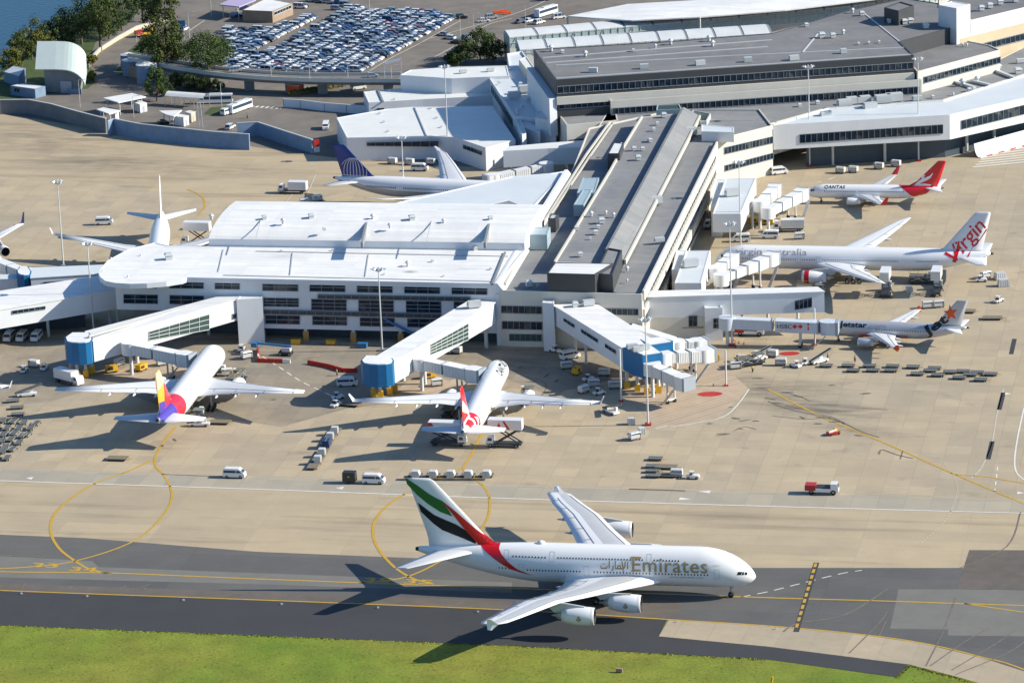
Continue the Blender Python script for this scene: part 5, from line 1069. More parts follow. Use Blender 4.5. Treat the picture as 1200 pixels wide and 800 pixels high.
# ================================================================ passenger bridges
m_bridge = mat("bridge_white", (0.74,0.74,0.72), .45, var=.04, scale=.5); m_bridge2 = mat("bridge_pale_blue", (0.55,0.60,0.66), .45, var=.04, scale=.5); m_bell = mat("bridge_bellows", (0.30,0.34,0.38), .7)
def bridge(label, a, b, za, zb, cab=1, w=3.0, h=2.9, leg=.72, wheel=True, col=None, tun=2):
    """telescopic bridge from a to b (photo points of the roof line at heights za, zb)"""
    A, B = G(*a, za), G(*b, zb); r = thing("air_bridge", label, "air bridge", (A.x, A.y, 0)); m = col or m_bridge
    d = (B-A); L = math.hypot(d.x, d.y); u = Vector((d.x/L, d.y/L, 0)); n = Vector((-u.y, u.x, 0))
    def box(s0, s1, ww, hh, nm, mm, lift=0):
        p0, p1 = A.lerp(B, s0), A.lerp(B, s1); vs = []
        for p in (p0, p1):
            for sx, z in ((-1,-hh),(1,-hh),(1,0),(-1,0)): q = p+n*sx*ww/2; vs.append((q.x, q.y, p.z+z+lift))
        mb = MB().add(vs, [(0,1,2,3),(7,6,5,4),(0,4,5,1),(1,5,6,2),(2,6,7,3),(3,7,4,0)])
        return part(mb, nm, mm, r)
    part(MB().tube((A.x,A.y,A.z-h-.1),(A.x,A.y,A.z+.1),w*.72,n=16), "rotunda", m, r); part(MB().tube((A.x,A.y,0),(A.x,A.y,A.z-h),.45), "column", m_col, r)
    for k in range(tun):
        s0, s1 = k/tun*.9+.03, (k+1)/tun*.9; k_ = 1-(tun-1-k)*.1
        t = box(s0, s1, w*k_, h*k_, "tunnel", m, -(1-k_)*h*.3)
        rb_ = MB(); pa_, pb_ = A.lerp(B, s0), A.lerp(B, s1)
        for i in range(1, 7):
            q_ = pa_.lerp(pb_, i/7)
            for sx in (-1, 1): e_ = q_+n*sx*(w*k_/2+.03); rb_.bar((e_.x,e_.y,q_.z-h*k_),(e_.x,e_.y,q_.z-.1),.07,.05)
        sub(rb_, "panel_rib", m_vent, t, r); c_ = c = A.lerp(B, s1)
        sub(MB().box(-.12,.12,-w*k_/2-.12,w*k_/2+.12,-h*k_-.1,.12), "collar", m_bell, t, r)
        cl_ = [k2 for k2 in bpy.data.objects if k2.parent == t and k2.name.startswith("collar")][0]; cl_.matrix_local = Matrix.Translation(c - r.location) @ Matrix.Rotation(math.atan2(u.y, u.x), 4, 'Z'); cl_.data.transform(Matrix.Translation(r.location))
    c = B-u*.4; rot = Matrix.Translation(c-r.location) @ Matrix.Rotation(math.atan2(u.y, u.x), 4, 'Z')
    cb = MB().tube((0,0,-h-.2),(0,0,.25),w*.66,n=14).box(0,2.2,-w*.6,w*.6,-h-.2,.2); o = cb.build("cab", m, r); o.matrix_local = rot
    o2 = MB().box(2.2,2.9,-w*.62,w*.62,-h-.1,.3).build("bellows", m_bell, r); o2.matrix_local = rot
    if wheel:
        p = A.lerp(B, leg); q = p+Vector((0,0,-h))
        lg = MB().tube((q.x+n.x*1.1,q.y+n.y*1.1,.6),(q.x+n.x*1.1,q.y+n.y*1.1,q.z),.24).tube((q.x-n.x*1.1,q.y-n.y*1.1,.6),(q.x-n.x*1.1,q.y-n.y*1.1,q.z),.24).bar((q.x+n.x*1.5,q.y+n.y*1.5,.9),(q.x-n.x*1.5,q.y-n.y*1.5,.9),.5,.4)
        l = part(lg, "drive_leg", m_col, r)
        for s in (-1, 1):
            pw = q+n*s*1.1; sub(MB().lathe([(-.3,.02),(-.3,.5),(.3,.5),(.3,.02)], (pw.x,pw.y,.5), 'y', 12), "wheel", m_tyre, l, r)
        st = c+n*(-w*.9); part(MB().bar((st.x,st.y,c.z-h),(st.x-u.x*4,st.y-u.y*4,.2),.9,.15).bar((st.x-u.x*4-.4,st.y-u.y*4,0),(st.x-u.x*4-.4,st.y-u.y*4,.9),.08,.08), "service_stairs", m_strut, r)
    return r, A, B, u, n
bridge("white air bridge from the left gangway to the yellow tailed jet", (152,401), (216,414), 8.4, 7.4)
bridge("white air bridge from the middle gangway to the red tailed wide jet", (493,419), (555,432), 8.4, 7.4)
bridge("white air bridge running down to an empty stand below the blue square end", (764,425), (800,441), 8.6, 7.6, leg=.6)
bridge("white ribbed air bridge pointing right over the pink hatched stand", (776,413), (826,409), 8.6, 7.6, tun=3)
bridge("small white air bridge behind the ribbed one at the hatched stand", (792,399), (818,398.5), 8.4, 7.6)
bridge("long white air bridge reaching the forward door of the long white jet", (845,321), (902,298), 8.2, 7.8, tun=4, w=2.8)
bridge("short white air bridge at the nose of the long white jet", (838,313), (856,299.5), 8.2, 7.8, w=2.8)
bridge("white air bridge stretched toward the small red tailed jet", (900,243), (938,223), 8.0, 6.4, tun=3, w=2.8)
bridge("short white air bridge beside the lane behind the farther gate box", (890,235), (907,218), 8.0, 6.6, w=2.8)
bridge("cream air bridge covering the front door of the blue tailed jet", (640,191), (577,205), 8.2, 7.2, tun=3)
bridge("white air bridge at the left edge leading up to the jet with a violet winglet", (30,316), (-8,302), 7.5, 7.5)
r, A, B, u, n = bridge("pale bridge with a bank sign and red emblem serving the silver jet", (852,371.5), (971,377), 7.4, 6.6, col=m_bridge2, tun=2)
s = Vector((u.y, -u.x, 0)); c0 = A.lerp(B, .50)
for nm, tr, m_ in (("lettering", place(text2d("HSBC", bold=.004), 0, 0, 3.7, 1.05), m_ink), ("emblem", [[(x+4.2, y-.05) for x, y in t] for t in tris([(0,0),(1.6,1.1),(1.6,0),(0,1.1)][:2]+[(1.6,0)]) ] if False else [[(4.3,.0),(5.1,.55),(4.3,1.1)],[(5.9,0),(5.9,1.1),(5.1,.55)],[(4.3,1.1),(5.1,.55),(5.9,1.1)][::1],[(3.75,.55),(4.3,0),(4.3,1.1)],[(6.45,.55),(5.9,1.1),(5.9,0)],[(4.3,0),(5.9,0),(5.1,.55)]], m_ered), ("emblem", [[(4.45,.08),(5.75,.08),(5.1,.5)],[(4.45,1.02),(5.1,.6),(5.75,1.02)]], m_bridge2), ("red_marker", tris([(7.6,-.4),(7.95,-.4),(7.95,.5),(7.6,.5)])+tris([(7.6,.75),(7.95,.75),(7.95,1.5),(7.6,1.5)]), m_ered)):
    off = 1.56 if not (nm == "emblem" and m_ is m_bridge2) else 1.585
    o = decal(nm, tr, lambda x, y, off=off: (c0 + u*x + s*off + Vector((0,0,y-1.85)) - r.location)[:], m_, r)
# ================================================================ landside: blast walls, sheds, road viaduct, trees, car park
def wallrun(label, top, z, m, name="blast_wall", thick=.5, lean=0.0):
    P = [G(x, y, z) for x, y in top]; r = thing(name, label, "wall", (P[0].x, P[0].y, 0)); mb = MB()
    pts = [(p.x, p.y) for p in P]; L, Rr = strip(pts, thick); n = len(pts); off = [(0, -lean)]*n
    vs = [(x, y-lean, 0) for x, y in L]+[(x, y, z) for x, y in L]+[(x, y-lean, 0) for x, y in Rr]+[(x, y, z) for x, y in Rr]
    fs = [(i,i+1,n+i+1,n+i) for i in range(n-1)]+[(2*n+i,3*n+i,3*n+i+1,2*n+i+1) for i in range(n-1)]+[(n+i,n+i+1,3*n+i+1,3*n+i) for i in range(n-1)]+[(0,n,3*n,2*n),(n-1,3*n-1,4*n-1,2*n-1)]
    part(mb.add(vs, fs), "panels", m, r); cb = MB()
    for a, b in zip(P, P[1:]): cb.bar(a+Vector((0,0,.08)), b+Vector((0,0,.08)), thick*1.15, .16)
    part(cb, "coping", m_vent, r)
    pb = MB(); tot = sum((b-a).length for a, b in zip(P, P[1:]))
    for a, b in zip(P, P[1:]):
        k = max(1, int((b-a).length/6))
        for i in range(k): q = a.lerp(b, i/k); pb.bar((q.x, q.y-lean-thick*.55, 0), (q.x, q.y-thick*.55, z), .22, .12)
    part(pb, "posts", m_bsea, r); r.children[-1].name = "post_ribs"; return r
m_blast = mat("blast_wall_grey", (0.175,0.26,0.37), .7, var=.15, scale=.3); m_blastd = mat("weathered_block_wall", (0.165,0.18,0.19), .8, var=.22, scale=.25)
wallrun("grey block blast wall running in from the left edge past the curved roof shed", [(-120,116),(0,117.3),(33,117),(60,122),(90,130.5),(124,139)], 4.6, m_blastd, lean=.4)
wallrun("pale blue grey blast wall with a lit end panel, middle of three", [(126,142),(133.5,139.5),(165,145.5),(250,154.5),(292,157.5)], 4.7, m_blast, lean=1.0)
bw = wallrun("blue grey blast wall ending in a red and white sign by the large white shed", [(278,144.5),(302,143.3),(335,154),(366,163.8)], 4.2, m_blast, lean=.6)
p = G(369,165,4.2); e = G(366,163.8,4.2)
for z0, z1, m_ in ((1.9,4.2,MATS["red_paint"]),(.2,1.9,m_wht)): part(MB().bar((e.x+.3,e.y-.2,(z0+z1)/2),(e.x+2.0,e.y+.3,(z0+z1)/2),.3,z1-z0), "end_sign", m_, bw)
wallrun("white ramp wall beside the paved yard and the large white shed", [(332,116.5),(352,117.5),(380,121),(432,125)], 2.6, m_wall, "ramp_wall")
# curved-roof shed by the river
cs = bld("curved_roof_shed", "tall shed with one pale metal roof curving down to the ground by the river", (74,108))
F0, F1 = G(41.3,80,8.2), G(74.3,81.2,8.2); u = (F1-F0); u.z = 0; lu = u.length; u.normalize(); F0z = Vector((F0.x, F0.y, 0)); Bk = G(43.5,47.8,14.0); nb = Bk-F0; rise = nb.z; nb.z = 0; dep = nb.length; nb.normalize()
pf = [(0,8.0),(lu*.7,8.25),(lu,8.2)]+[(lu+7.4*math.sin(k*math.pi/16), 8.2-5.2*(1-math.cos(k*math.pi/16))) for k in range(1,9)]
up_ = [(a, z) for a, z in pf]; lo_ = [(a-(.3 if a > lu else 0), z-.3) for a, z in pf[::-1]]
part(MB().loft([[F0z+u*a+nb*q+Vector((0,0,z+rise*max(q,0)/dep*(1 if z > 3.6 else .3))) for a, z in up_+lo_] for q in (-.8, dep)], 0, True, False), "curved_roof", mat("pale_green_roof_sheet",(.50,.57,.54),.5,var=.05,scale=.3), cs)
bp = [(3.0,0),(lu+5.6,0)]+[(a-.5, z-.35) for a, z in pf[::-1] if a < lu+6.2 and a > 3.0]+[(3.0,7.7)]
part(MB().loft([[F0z+u*a+nb*q+Vector((0,0,z+rise*q/dep*(1 if z > 3.6 else 0))) for a, z in bp] for q in (1.2, dep-1.5)], 0, True, False), "wall", m_bsea, cs)
q = F0z+u*8.6; part(MB().bar(q+nb*.9+Vector((0,0,2)), q+u*4+nb*.9+Vector((0,0,2)), .3, 4), "roller_door", m_belly, cs)
q = F0z+u*(lu+1); part(MB().bar(q-nb*.5+Vector((0,0,.9)), q+u*5-nb*.3+Vector((0,0,.9)), .3, 1.8), "screen", m_blast, cs)
sh = bld("flat_roof_hut", "low flat roofed grey hut beside the block wall near the river", (30,114), "hut"); P, _, _ = block(sh, [(12,100.5),(41,104.5),(53,101),(26,97.5)], 3.2, 0, m_blast, m_shed, rim=.1); win(sh, P[0], P[1], [(17,103),(23,103.8),(23,108.5),(17,107.5)], 2, 1)
sh = bld("gabled_shed", "pale roofed shed in the shade behind the flat roofed hut", (15,104), "shed"); block(sh, [(4,84),(22,90),(30,80),(16,77)], [3.6,3.6,5.0,5.0], 0, m_blast, m_shed, rim=.05)
for x, y, rr, z, lb in ((171,72.5,3.4,7.0,"large grey tank with a shallow cone roof under the tall tree"),(153,68,3.0,5.8,"grey tank with a cone roof just left of the large one"),(149,61.5,2.4,6.0,"small pale topped tank behind the other two")):
    c = G(x, y, z); t = thing("storage_tank", lb, "tank", (c.x, c.y, 0), 0, "storage tanks under the trees"); MB().tube((0,0,0),(0,0,z-.7),rr,n=24).build("shell", m_blast, t); MB().tube((0,0,z-.7),(0,0,z),rr*1.05,.3,n=24).build("cone_roof", m_shed, t)
    lad = MB().bar((rr+.1,-rr*.2,0),(rr+.1,-rr*.2,z-.6),.1,.1).bar((rr+.1,.3-rr*.2,0),(rr+.1,.3-rr*.2,z-.6),.1,.1); lad.build("ladder", m_vent, t)
def canopy(label, px, z, zz=None, legs=4):
    P = [g2(x, y, z) for x, y in px]; c = Vector((sum(p[0] for p in P)/len(P), sum(p[1] for p in P)/len(P))); r = thing("shade_canopy", label, "canopy", (c.x, c.y, 0), 0, "white canopies at the road gate")
    part(MB().prism(P, z-.35, z), "roof", m_roofw, r)
    for p in inset(P, 1.0)[:legs]: part(MB().tube((*p,0),(*p,z-.3),.14), "post", m_col, r)
canopy("largest flat white canopy over the gate lane", [(120.8,114.8),(138.8,120),(171,113.3),(154.5,109.2)], 4.6)
canopy("low white canopy over a gate booth beside the blast wall", [(113,128),(128,133.5),(141,129.3),(121,126)], 3.4)
canopy("pointed white canopy beside the white container", [(186,129.8),(195,134.3),(204,136.5),(213,129)], 3.8)
def container(label, px, z, m, cat="container"):
    P = [g2(x, y, z) for x, y in px]; c = Vector((sum(p[0] for p in P)/4, sum(p[1] for p in P)/4)); r = thing("site_cabin", label, cat, (c.x, c.y, 0)); part(MB().prism(P, 0.1, z), "shell", m, r); part(MB().prism(inset(P, -.12), z+.005, z+.15), "roof", m_shed, r)
    a, b = Vector(P[1]), Vector(P[2]); d = (b-a); q = a+d*.35; q2 = a+d*.65; n = Vector((d.y, -d.x)).normalized(); part(MB().bar((*(q+n*.03),1.1),(*(q2+n*.03),1.1),.1,2.0), "door", m_belly, r)
container("white cabin beside the big gate canopy", [(156,120),(164,123),(172,121),(164,118.5)], 2.8, m_wall); container("white container in front of the pointed canopy", [(204,136.5),(215,138),(221,136),(211,134.5)], 3.0, m_wall); container("beige container behind the white one", [(217,131.5),(224,133.5),(229,131.5),(222,130)], 2.9, m_beige)
container("small white gate booth under the low canopy", [(131,132),(135,133),(139,131.5),(135,130.6)], 2.6, m_wall)
container("bright orange container under the road viaduct", [(336,99.5),(350,101),(356,98.5),(343,97.3)], 3.0, MATS["star_orange"])
bs = bld("bus_shelter", "white barrel roofed walkway shelter beside the parked buses", (215,122), "shelter"); A, B = G(193,112.3,3.4), G(238,115.5,3.4); d = (B-A).normalized(); n = Vector((-d.y, d.x, 0))
part(MB().loft([[p+n*(4*k/8)+Vector((0,0,1.1*math.sin(math.pi*k/8))) for k in range(9)] for p in (A, B)], 0, False, True, False), "roof", m_roofw, bs, recalc=False)
for k in range(5):
    p = A.lerp(B, k/4+.001); part(MB().bar((p.x,p.y,0),p,.18,.18).bar((p.x+n.x*4,p.y+n.y*4,0),p+n*4,.18,.18), "frame", m_col, bs)
# road viaduct
near = [(150,69),(178,74),(205,79),(246.5,85.5),(305,90.7),(350,92.8),(390,93.7),(470,94)]; far = [(150,64),(182,68.5),(215,73.5),(252,79),(305,84),(350,86.2),(390,87),(470,86.3)]
ZV = 5.6; vd = thing("road_viaduct", "curved elevated road on piers along the near side of the full car park", "viaduct", (G(305,90,0).x, G(305,90,0).y, 0))
n_ = [g2(x, y, ZV) for x, y in near]; f_ = [g2(x, y, ZV) for x, y in far]; n_ = smooth_line(n_, 4); f_ = smooth_line(f_, 4); k = len(n_)
mb = MB()
for i in range(k-1): mb.add([(*n_[i],ZV-.5),(*n_[i+1],ZV-.5),(*f_[i+1],ZV-.5),(*f_[i],ZV-.5),(*n_[i],ZV-1.7),(*n_[i+1],ZV-1.7),(*f_[i+1],ZV-1.7),(*f_[i],ZV-1.7)], [(0,1,2,3),(4,7,6,5),(0,4,5,1),(2,6,7,3)])
part(mb, "deck", MATS["road_asphalt"], vd)
for ln in (n_, f_):
    mb = MB()
    for i in range(k-1): mb.bar((*ln[i],ZV-.15),(*ln[i+1],ZV-.15),.3,1.3)
    p_ = part(mb, "parapet", m_cream, vd); mb = MB()
    for i in range(0, k-1): mb.bar((*ln[i],ZV+.95),(*ln[i+1],ZV+.95),.1,.1).bar((*ln[i],ZV+.5),(*ln[i],ZV+1.0),.12,.12)
    sub(mb, "railing", m_vent, p_, vd)
for i in range(3, k, 4): p = (Vector(n_[i])+Vector(f_[i]))/2; part(MB().prism([(p.x-1.6,p.y-.8),(p.x+1.6,p.y-.8),(p.x+1.6,p.y+.8),(p.x-1.6,p.y+.8)],0,ZV-1.7), "pier", m_bsea, vd)
part(MB().prism([g2(150,71,ZV),g2(246,86.5,ZV),g2(246,83,ZV),g2(150,67,ZV)],0,ZV-1.8), "abutment", m_brick, vd)
def lamp(px, py, h, label, zb=0.0, arm=1.6):
    b = G(px, py, zb); r = thing("street_lamp", label, "street lamp", b, 0, "street lamps on the landside roads"); MB().tube((0,0,0),(0,0,h),.10,.06,n=6).build("pole", m_vent, r); MB().bar((0,0,h),(arm,0,h+.25),.09,.09).build("arm", m_vent, r); MB().box(arm-.1,arm+.7,-.16,.16,h+.15,h+.32).build("lamp_head", m_vent, r)
for x in (318,363,408,459): lamp(x, 93.5 if x > 350 else 91.5, 4.6, "slim street lamp rising from the near parapet of the viaduct", ZV)
for x, y, h, lb in ((94,126,9,"curved street lamp on the lane behind the block wall"),(157,138,7,"thin white lamp post at the gate booths"),(260,128,8.5,"street lamp with two arms by the bus stop"),(540,49,9,"street lamp at the right edge of the car park"),(222,45,9,"street lamp behind the tall gum tree"),(434,29,14,"tall lamp mast rising among the parked cars"),(556,54,11,"grey mast beside the dark trees at the terminal"),(248,20,9,"dark lamp post at the top left corner of the car park"),(161,60,6,"lamp post between the tanks"),(706-90,33,8,"lamp post beside the end of the glazed gallery")): lamp(x, y, h, lb)
sg = G(213,46); t = thing("road_sign", "blue road sign on posts beside the tall gum tree", "road sign", sg); MB().box(-1.5,1.5,-.06,.06,4.4,6.6).build("panel", m_gblue, t); [MB().tube((x,0.1,0),(x,.1,6.5),.08).build("post", m_vent, t) for x in (-.9,.9)]
t = thing("gantry", "white sign gantry at the end of the viaduct", "gantry", G(462,92,ZV)); MB().bar((-3,0,0),(-3,0,5),.25,.25).build("post", m_wall, t); MB().bar((2.5,0,0),(2.5,0,6.2),.25,.25).build("post", m_wall, t); MB().bar((-3,0,5),(2.5,0,6.2),.25,.8).build("beam", m_wall, t)
t = thing("gate_column", "tall white lattice column in front of the bus shelter", "column", G(236,150)); MB().bar((-.5,0,0),(-.9,0,8),.18,.18).bar((.5,0,0),(.1,0,8),.18,.18).bar((-.5,0,1),(.3,0,4),.12,.12).bar((.4,0,4),(-.8,0,7.5),.12,.12).bar((-1,0,8),(.3,0,8),.2,.2).build("frame", m_wall, t)

# ---------------------------------------------------------------- trees
def leafmat(name, c1, c2):
    m = bpy.data.materials.new(name); m.use_nodes = True; nt = m.node_tree; b = nt.nodes["Principled BSDF"]; b.inputs["Roughness"].default_value = .7; b.inputs["Specular IOR Level"].default_value = .2
    g = nt.nodes.new("ShaderNodeNewGeometry"); cr = nt.nodes.new("ShaderNodeMix"); cr.data_type = 'RGBA'; cr.inputs[6].default_value = (*c1,1); cr.inputs[7].default_value = (*c2,1)
    nt.links.new(g.outputs["Random Per Island"], cr.inputs[0]); nt.links.new(cr.outputs[2], b.inputs["Base Color"]); return m
lf_olive = leafmat("olive_leaves", (0.036,0.058,0.014), (0.085,0.105,0.026)); lf_dark = leafmat("dark_leaves", (0.018,0.035,0.010), (0.05,0.075,0.02)); lf_mid = leafmat("green_leaves", (0.03,0.06,0.012), (0.075,0.11,0.028)); lf_yel = leafmat("yellow_green_leaves", (0.07,0.09,0.016), (0.17,0.16,0.03)); m_bark = mat("bark", (0.13,0.10,0.075), .9, var=.3, scale=1)
def tree(label, px, py, h, rx, rz, m, clumps=26, leaf=.55, c0=.45, group=None, name="tree", seed=1, dens=70, fork=True):
    clumps = int(clumps*1.8); dens = int(dens*1.35); rx *= 1.3; rz *= 1.15; c0 *= .8
    rn = random.Random(seed*77+int(px)); r = thing(name, label, "tree" if name == "tree" else "shrub", G(px, py), rn.random()*6, group)
    tk = MB().tube((0,0,0),(.2,.1,h*c0),h*.028,h*.018,n=8); cm = MB(); zc = h*(c0+(1-c0)*.5)
    cl = []
    for i in range(clumps):
        while True:
            a, b, c = rn.uniform(-1,1), rn.uniform(-1,1), rn.uniform(-1,1)
            q = a*a+b*b+c*c
            if .12 < q < 1: break
        w_ = 1-.35*max(c,0); cl.append((a*rx*w_, b*rx*w_, zc+c*rz, rn.uniform(.55,1.0)*rx*.36))
    for x, y, z, rr in cl[:9]:
        tk.tube((.15,.08,h*c0*rn.uniform(.7,1)),(x*.85,y*.85,z),h*.012,.05,n=5)
    for x, y, z, rr in cl:
        for k in range(dens):
            d = Vector((rn.gauss(0,1),rn.gauss(0,1),rn.gauss(0,.8))).normalized(); p = Vector((x,y,z))+d*rr*rn.uniform(.35,1.08); s = leaf*rn.uniform(.5,1.2)
            n_ = (d+Vector((rn.uniform(-.8,.8),rn.uniform(-.8,.8),rn.uniform(-.3,.9)))).normalized(); t1 = n_.orthogonal().normalized(); t2 = n_.cross(t1); t1 = t1*s*.5; t2 = t2*s*.35
            cm.add([p-t1, p-t2*1.0+t1*.2, p+t1, p+t2+t1*.2], [(0,1,2,3)])
    tk.build("trunk", m_bark, r); cm.build("crown", m, r, recalc=False); return r
gR = "trees along the river road"
tree("broad olive tree with a bare lower trunk between the river and the road", 118,60,21,6.5,7.5,lf_olive,30,.7,.4,gR,seed=2,dens=85)
tree("dark bushy tree at the top edge beside the broad olive tree", 143,36,17,5.5,6,lf_dark,24,.7,.35,gR,seed=3,dens=80); tree("dark tree leaning over the road at the top edge", 168,26,17,6,6.5,lf_dark,24,.7,.35,gR,seed=4,dens=80)
tree("very tall gum tree with an olive top between the road and the car park", 196,92,31,5.4,13,lf_olive,46,.75,.22,None,seed=5,dens=85)
tree("dark green tree low in front of the tall gum tree", 205,88,14,5,4.5,lf_dark,20,.6,.35,None,seed=6); tree("spreading round crowned green tree over the viaduct at the car park corner", 246,100,16.5,7.2,4.6,lf_mid,34,.6,.55,None,seed=7,dens=85)
tree("narrow cone shaped green tree beside the white gate canopy", 184,119,11,3.1,4.2,lf_mid,22,.5,.25,None,seed=8,dens=85); tree("dark tree in the shade behind the three tanks", 178,78,10,4.2,3.8,lf_dark,18,.6,.3,None,seed=9)
for i, (x, y, h, m, lb) in enumerate(((14,88,7,lf_yel,"yellow green shrub at the water's edge, farthest left"),(26,78,8,lf_olive,"olive shrub on the bank above the gabled shed"),(38,70,9,lf_yel,"yellow green shrub on the bank just left of the curved roof"),(52,66,10,lf_olive,"olive shrub rising behind the curved roof"),(66,62,9,lf_dark,"dark shrub behind the crest of the curved roof"),(84,60,12,lf_dark,"dark shrub between the curved roof and the broad olive tree"),(96,52,13,lf_dark,"tall dark shrub at the foot of the broad olive tree"),(128,46,9,lf_dark,"dark shrub beside the road wall under the trees"),(108,78,3,lf_yel,"low yellow bush at the curve of the road"),(107,95,2.6,lf_yel,"low yellow bush beside the end of the curved roof"))):
    tree(lb, x, y, h*1.35, h*.52, h*.50, m, 18, .6, .2, "shrubs on the river bank" if i < 8 else None, "shrub", 20+i, 70)
for i, (x, y, h, rx, m, lb) in enumerate(((546,76,8,4.2,lf_dark,"dark tree left of the pair beside the terminal forecourt"),(563,70,10,4.8,lf_mid,"bright topped tree in the middle of the terminal forecourt group"),(578,74,8,3.8,lf_dark,"dark tree right against the low terminal roof"),(533,78,4.5,2.4,lf_mid,"small tree in front of the forecourt group"))): tree(lb, x, y, h, rx, h*.36, m, 20, .55, .35, None, seed=40+i, dens=80)
for i, (x, y, h) in enumerate(((206,104,5),(222,106,5.5),(238,107,4.5),(254,109,4),(196,112,4))): tree(("dark shrub leftmost in the shade below the viaduct","dark shrub second from the left in the shade below the viaduct","dark shrub in the middle of the shade below the viaduct","dark shrub nearest the buses below the viaduct","dark shrub beside the cone shaped tree below the viaduct")[i], x, y, h, h*.5, h*.42, lf_dark, 12, .5, .2, None, "shrub", 60+i, 70)  # row of shrubs added to darken the shaded ground below the viaduct
hd = thing("hedge", "clipped yellow green hedge on the ramp under the viaduct", "hedge", G(372,107)); cm = MB(); rn = random.Random(5)
A, B = G(341,113), G(404,101)
for i in range(2200):
    p = A.lerp(B, rn.random())+Vector((rn.uniform(-.8,.8), rn.uniform(-1.3,1.3), rn.uniform(.2,1.6))); t1 = Vector((rn.gauss(0,1),rn.gauss(0,1),rn.gauss(0,1))).normalized()*.3; t2 = t1.orthogonal().normalized()*.22; cm.add([p-t1,p-t2,p+t1,p+t2],[(0,1,2,3)])
o = cm.build("foliage", lf_yel, hd, recalc=False); o.data.transform(Matrix.Translation(-hd.location))
part(MB().bar(A+Vector((0,0,.6)), B+Vector((0,0,.6)), 2.0, 1.2), "branches", m_bark, hd)

# ---------------------------------------------------------------- cars
m_cglass = mat("car_glass", (0.03,0.055,0.09), .05)
def profile(mb, pts, w, m=0, taper=None, y0=0.0):
    """side outline (x, z) carried across the width; taper narrows the upper points"""
    n = len(pts); k = [w/2*(taper(z) if taper else 1) for x, z in pts]
    vs = [(x, y0-q, z) for (x, z), q in zip(pts, k)]+[(x, y0+q, z) for (x, z), q in zip(pts, k)]
    mb.add(vs, [tuple(range(n)), tuple(range(2*n-1, n-1, -1))]+[(i, n+i, n+(i+1)%n, (i+1)%n) for i in range(n)], m); return mb
def car_mesh(name, paint, kind):
    mb = MB(); L, H = (4.4,1.45) if kind == 0 else ((4.6,1.75) if kind == 1 else (4.9,2.0))
    f = L/2; roof = {0:[(-f+.5,.85),(-f+1.0,H),(.35,H),(1.2,.9)], 1:[(-f+.1,.95),(-f+.35,H),(.5,H),(1.2,1.0)], 2:[(-f+.05,1.0),(-f+.15,H),(.9,H),(1.7,1.05)]}[kind]
    b0 = .3; hood = .82 if kind == 0 else .98
    profile(mb, [(-f,b0),(-f,hood-.05),(-f+.2,hood+.05),(1.2,hood+.05),(f-.25,hood-.12),(f,hood-.28),(f,b0)], 1.78, 0)
    profile(mb, [(x, max(z, hood+.03)) if z < 1.1 else (x, z) for x, z in roof], 1.66, 1, lambda z: 1 if z < 1.1 else .82)
    xs = [p[0] for p in roof]; profile(mb, [(roof[1][0]-.02,H-.02),(roof[2][0]+.02,H-.02),(roof[2][0]-.05,H+.05),(roof[1][0]+.05,H+.05)], 1.4, 0)
    for x in (roof[1][0]+.15, (roof[1][0]+roof[2][0])/2, roof[2][0]-.1): profile(mb, [(x-.06,hood),(x+.06,hood),(x+.06,H),(x-.06,H)], 1.70, 0, lambda z: 1 if z < 1.1 else .83)
    for x in (-f*.62, f*.62):
        for s in (-1, 1): mb.lathe([(-.1,.02),(-.1,.32),(.1,.32),(.1,.02)], (x, s*.82, .32), 'y', 10, 2)
    for s in (-.6,.6): mb.box(f-.03,f+.02,s-.2,s+.2,hood-.42,hood-.26,3).box(-f-.02,-f+.03,s-.2,s+.2,hood-.3,hood-.12,4)
    me = mb.build(name, [paint, m_cglass, m_tyre, m_wht, MATS["red_paint"]]); return me
PAINT = {n: mat(n+"_car_paint", c, .22, mt_, coat=.5) for n, c, mt_ in (("white",(.72,.72,.72),0),("silver",(.46,.47,.49),.4),("grey",(.16,.17,.19),.3),("black",(.015,.016,.02),0),("blue",(.02,.06,.22),.1),("red",(.42,.015,.02),0),("teal",(.05,.20,.22),0))}
BODY = ["car","station_wagon","people_mover"]; DESC = ["sedan","station wagon","people mover van"]
PROTO = {}
def put_car(loc, rz, colr, kind, label, group=None):
    k = (colr, kind)
    if k not in PROTO: o = car_mesh("parked_"+BODY[kind] if group else BODY[kind], PAINT[colr], kind); PROTO[k] = o
    else: o = PROTO[k].copy(); COL.objects.link(o); [o.__delitem__(q) for q in ("group",) if q in o]
    o.location = loc; o.rotation_euler = (0,0,rz); tag(o, label, "car", group); return o
def inpoly(p, poly):
    c = False
    for i in range(len(poly)):
        (x0,y0),(x1,y1) = poly[i], poly[i-1]
        if (y0 > p[1]) != (y1 > p[1]) and p[0] < (x1-x0)*(p[1]-y0)/(y1-y0)+x0: c = not c
    return c
area = [g2(x, y) for x, y in ((258,36),(272,60),(256,79),(262,84.5),(424,85.5),(478,55),(536,22),(505,15),(440,12),(420,10),(360,22),(330,30),(300,36))]
e1 = (G(536,22)-G(424,85)); e1.z = 0; e1.normalize(); e2 = Vector((-e1.y, e1.x, 0)); org = G(424,85.5); rn = random.Random(3); spots = []
for i in range(-4, 40):
    for j in range(0, 60):
        if i == 9 and j > 14: continue
        p = org+e2*(2.6+i*4.95)+e1*(j*2.42+1.2-(i*2.1))
        if inpoly(p, area) and rn.random() < .95: spots.append(p+Vector((rn.uniform(-.25,.25),rn.uniform(-.15,.15),0)))
for x, y in ((365,2),(372,3),(385,4),(392,1),(399,5),(405,8),(410,12),(345,8),(352,10),(395,12),(402,17)): spots.append(G(x, y))
spots.sort(key=lambda p: p.y); rest = MB()
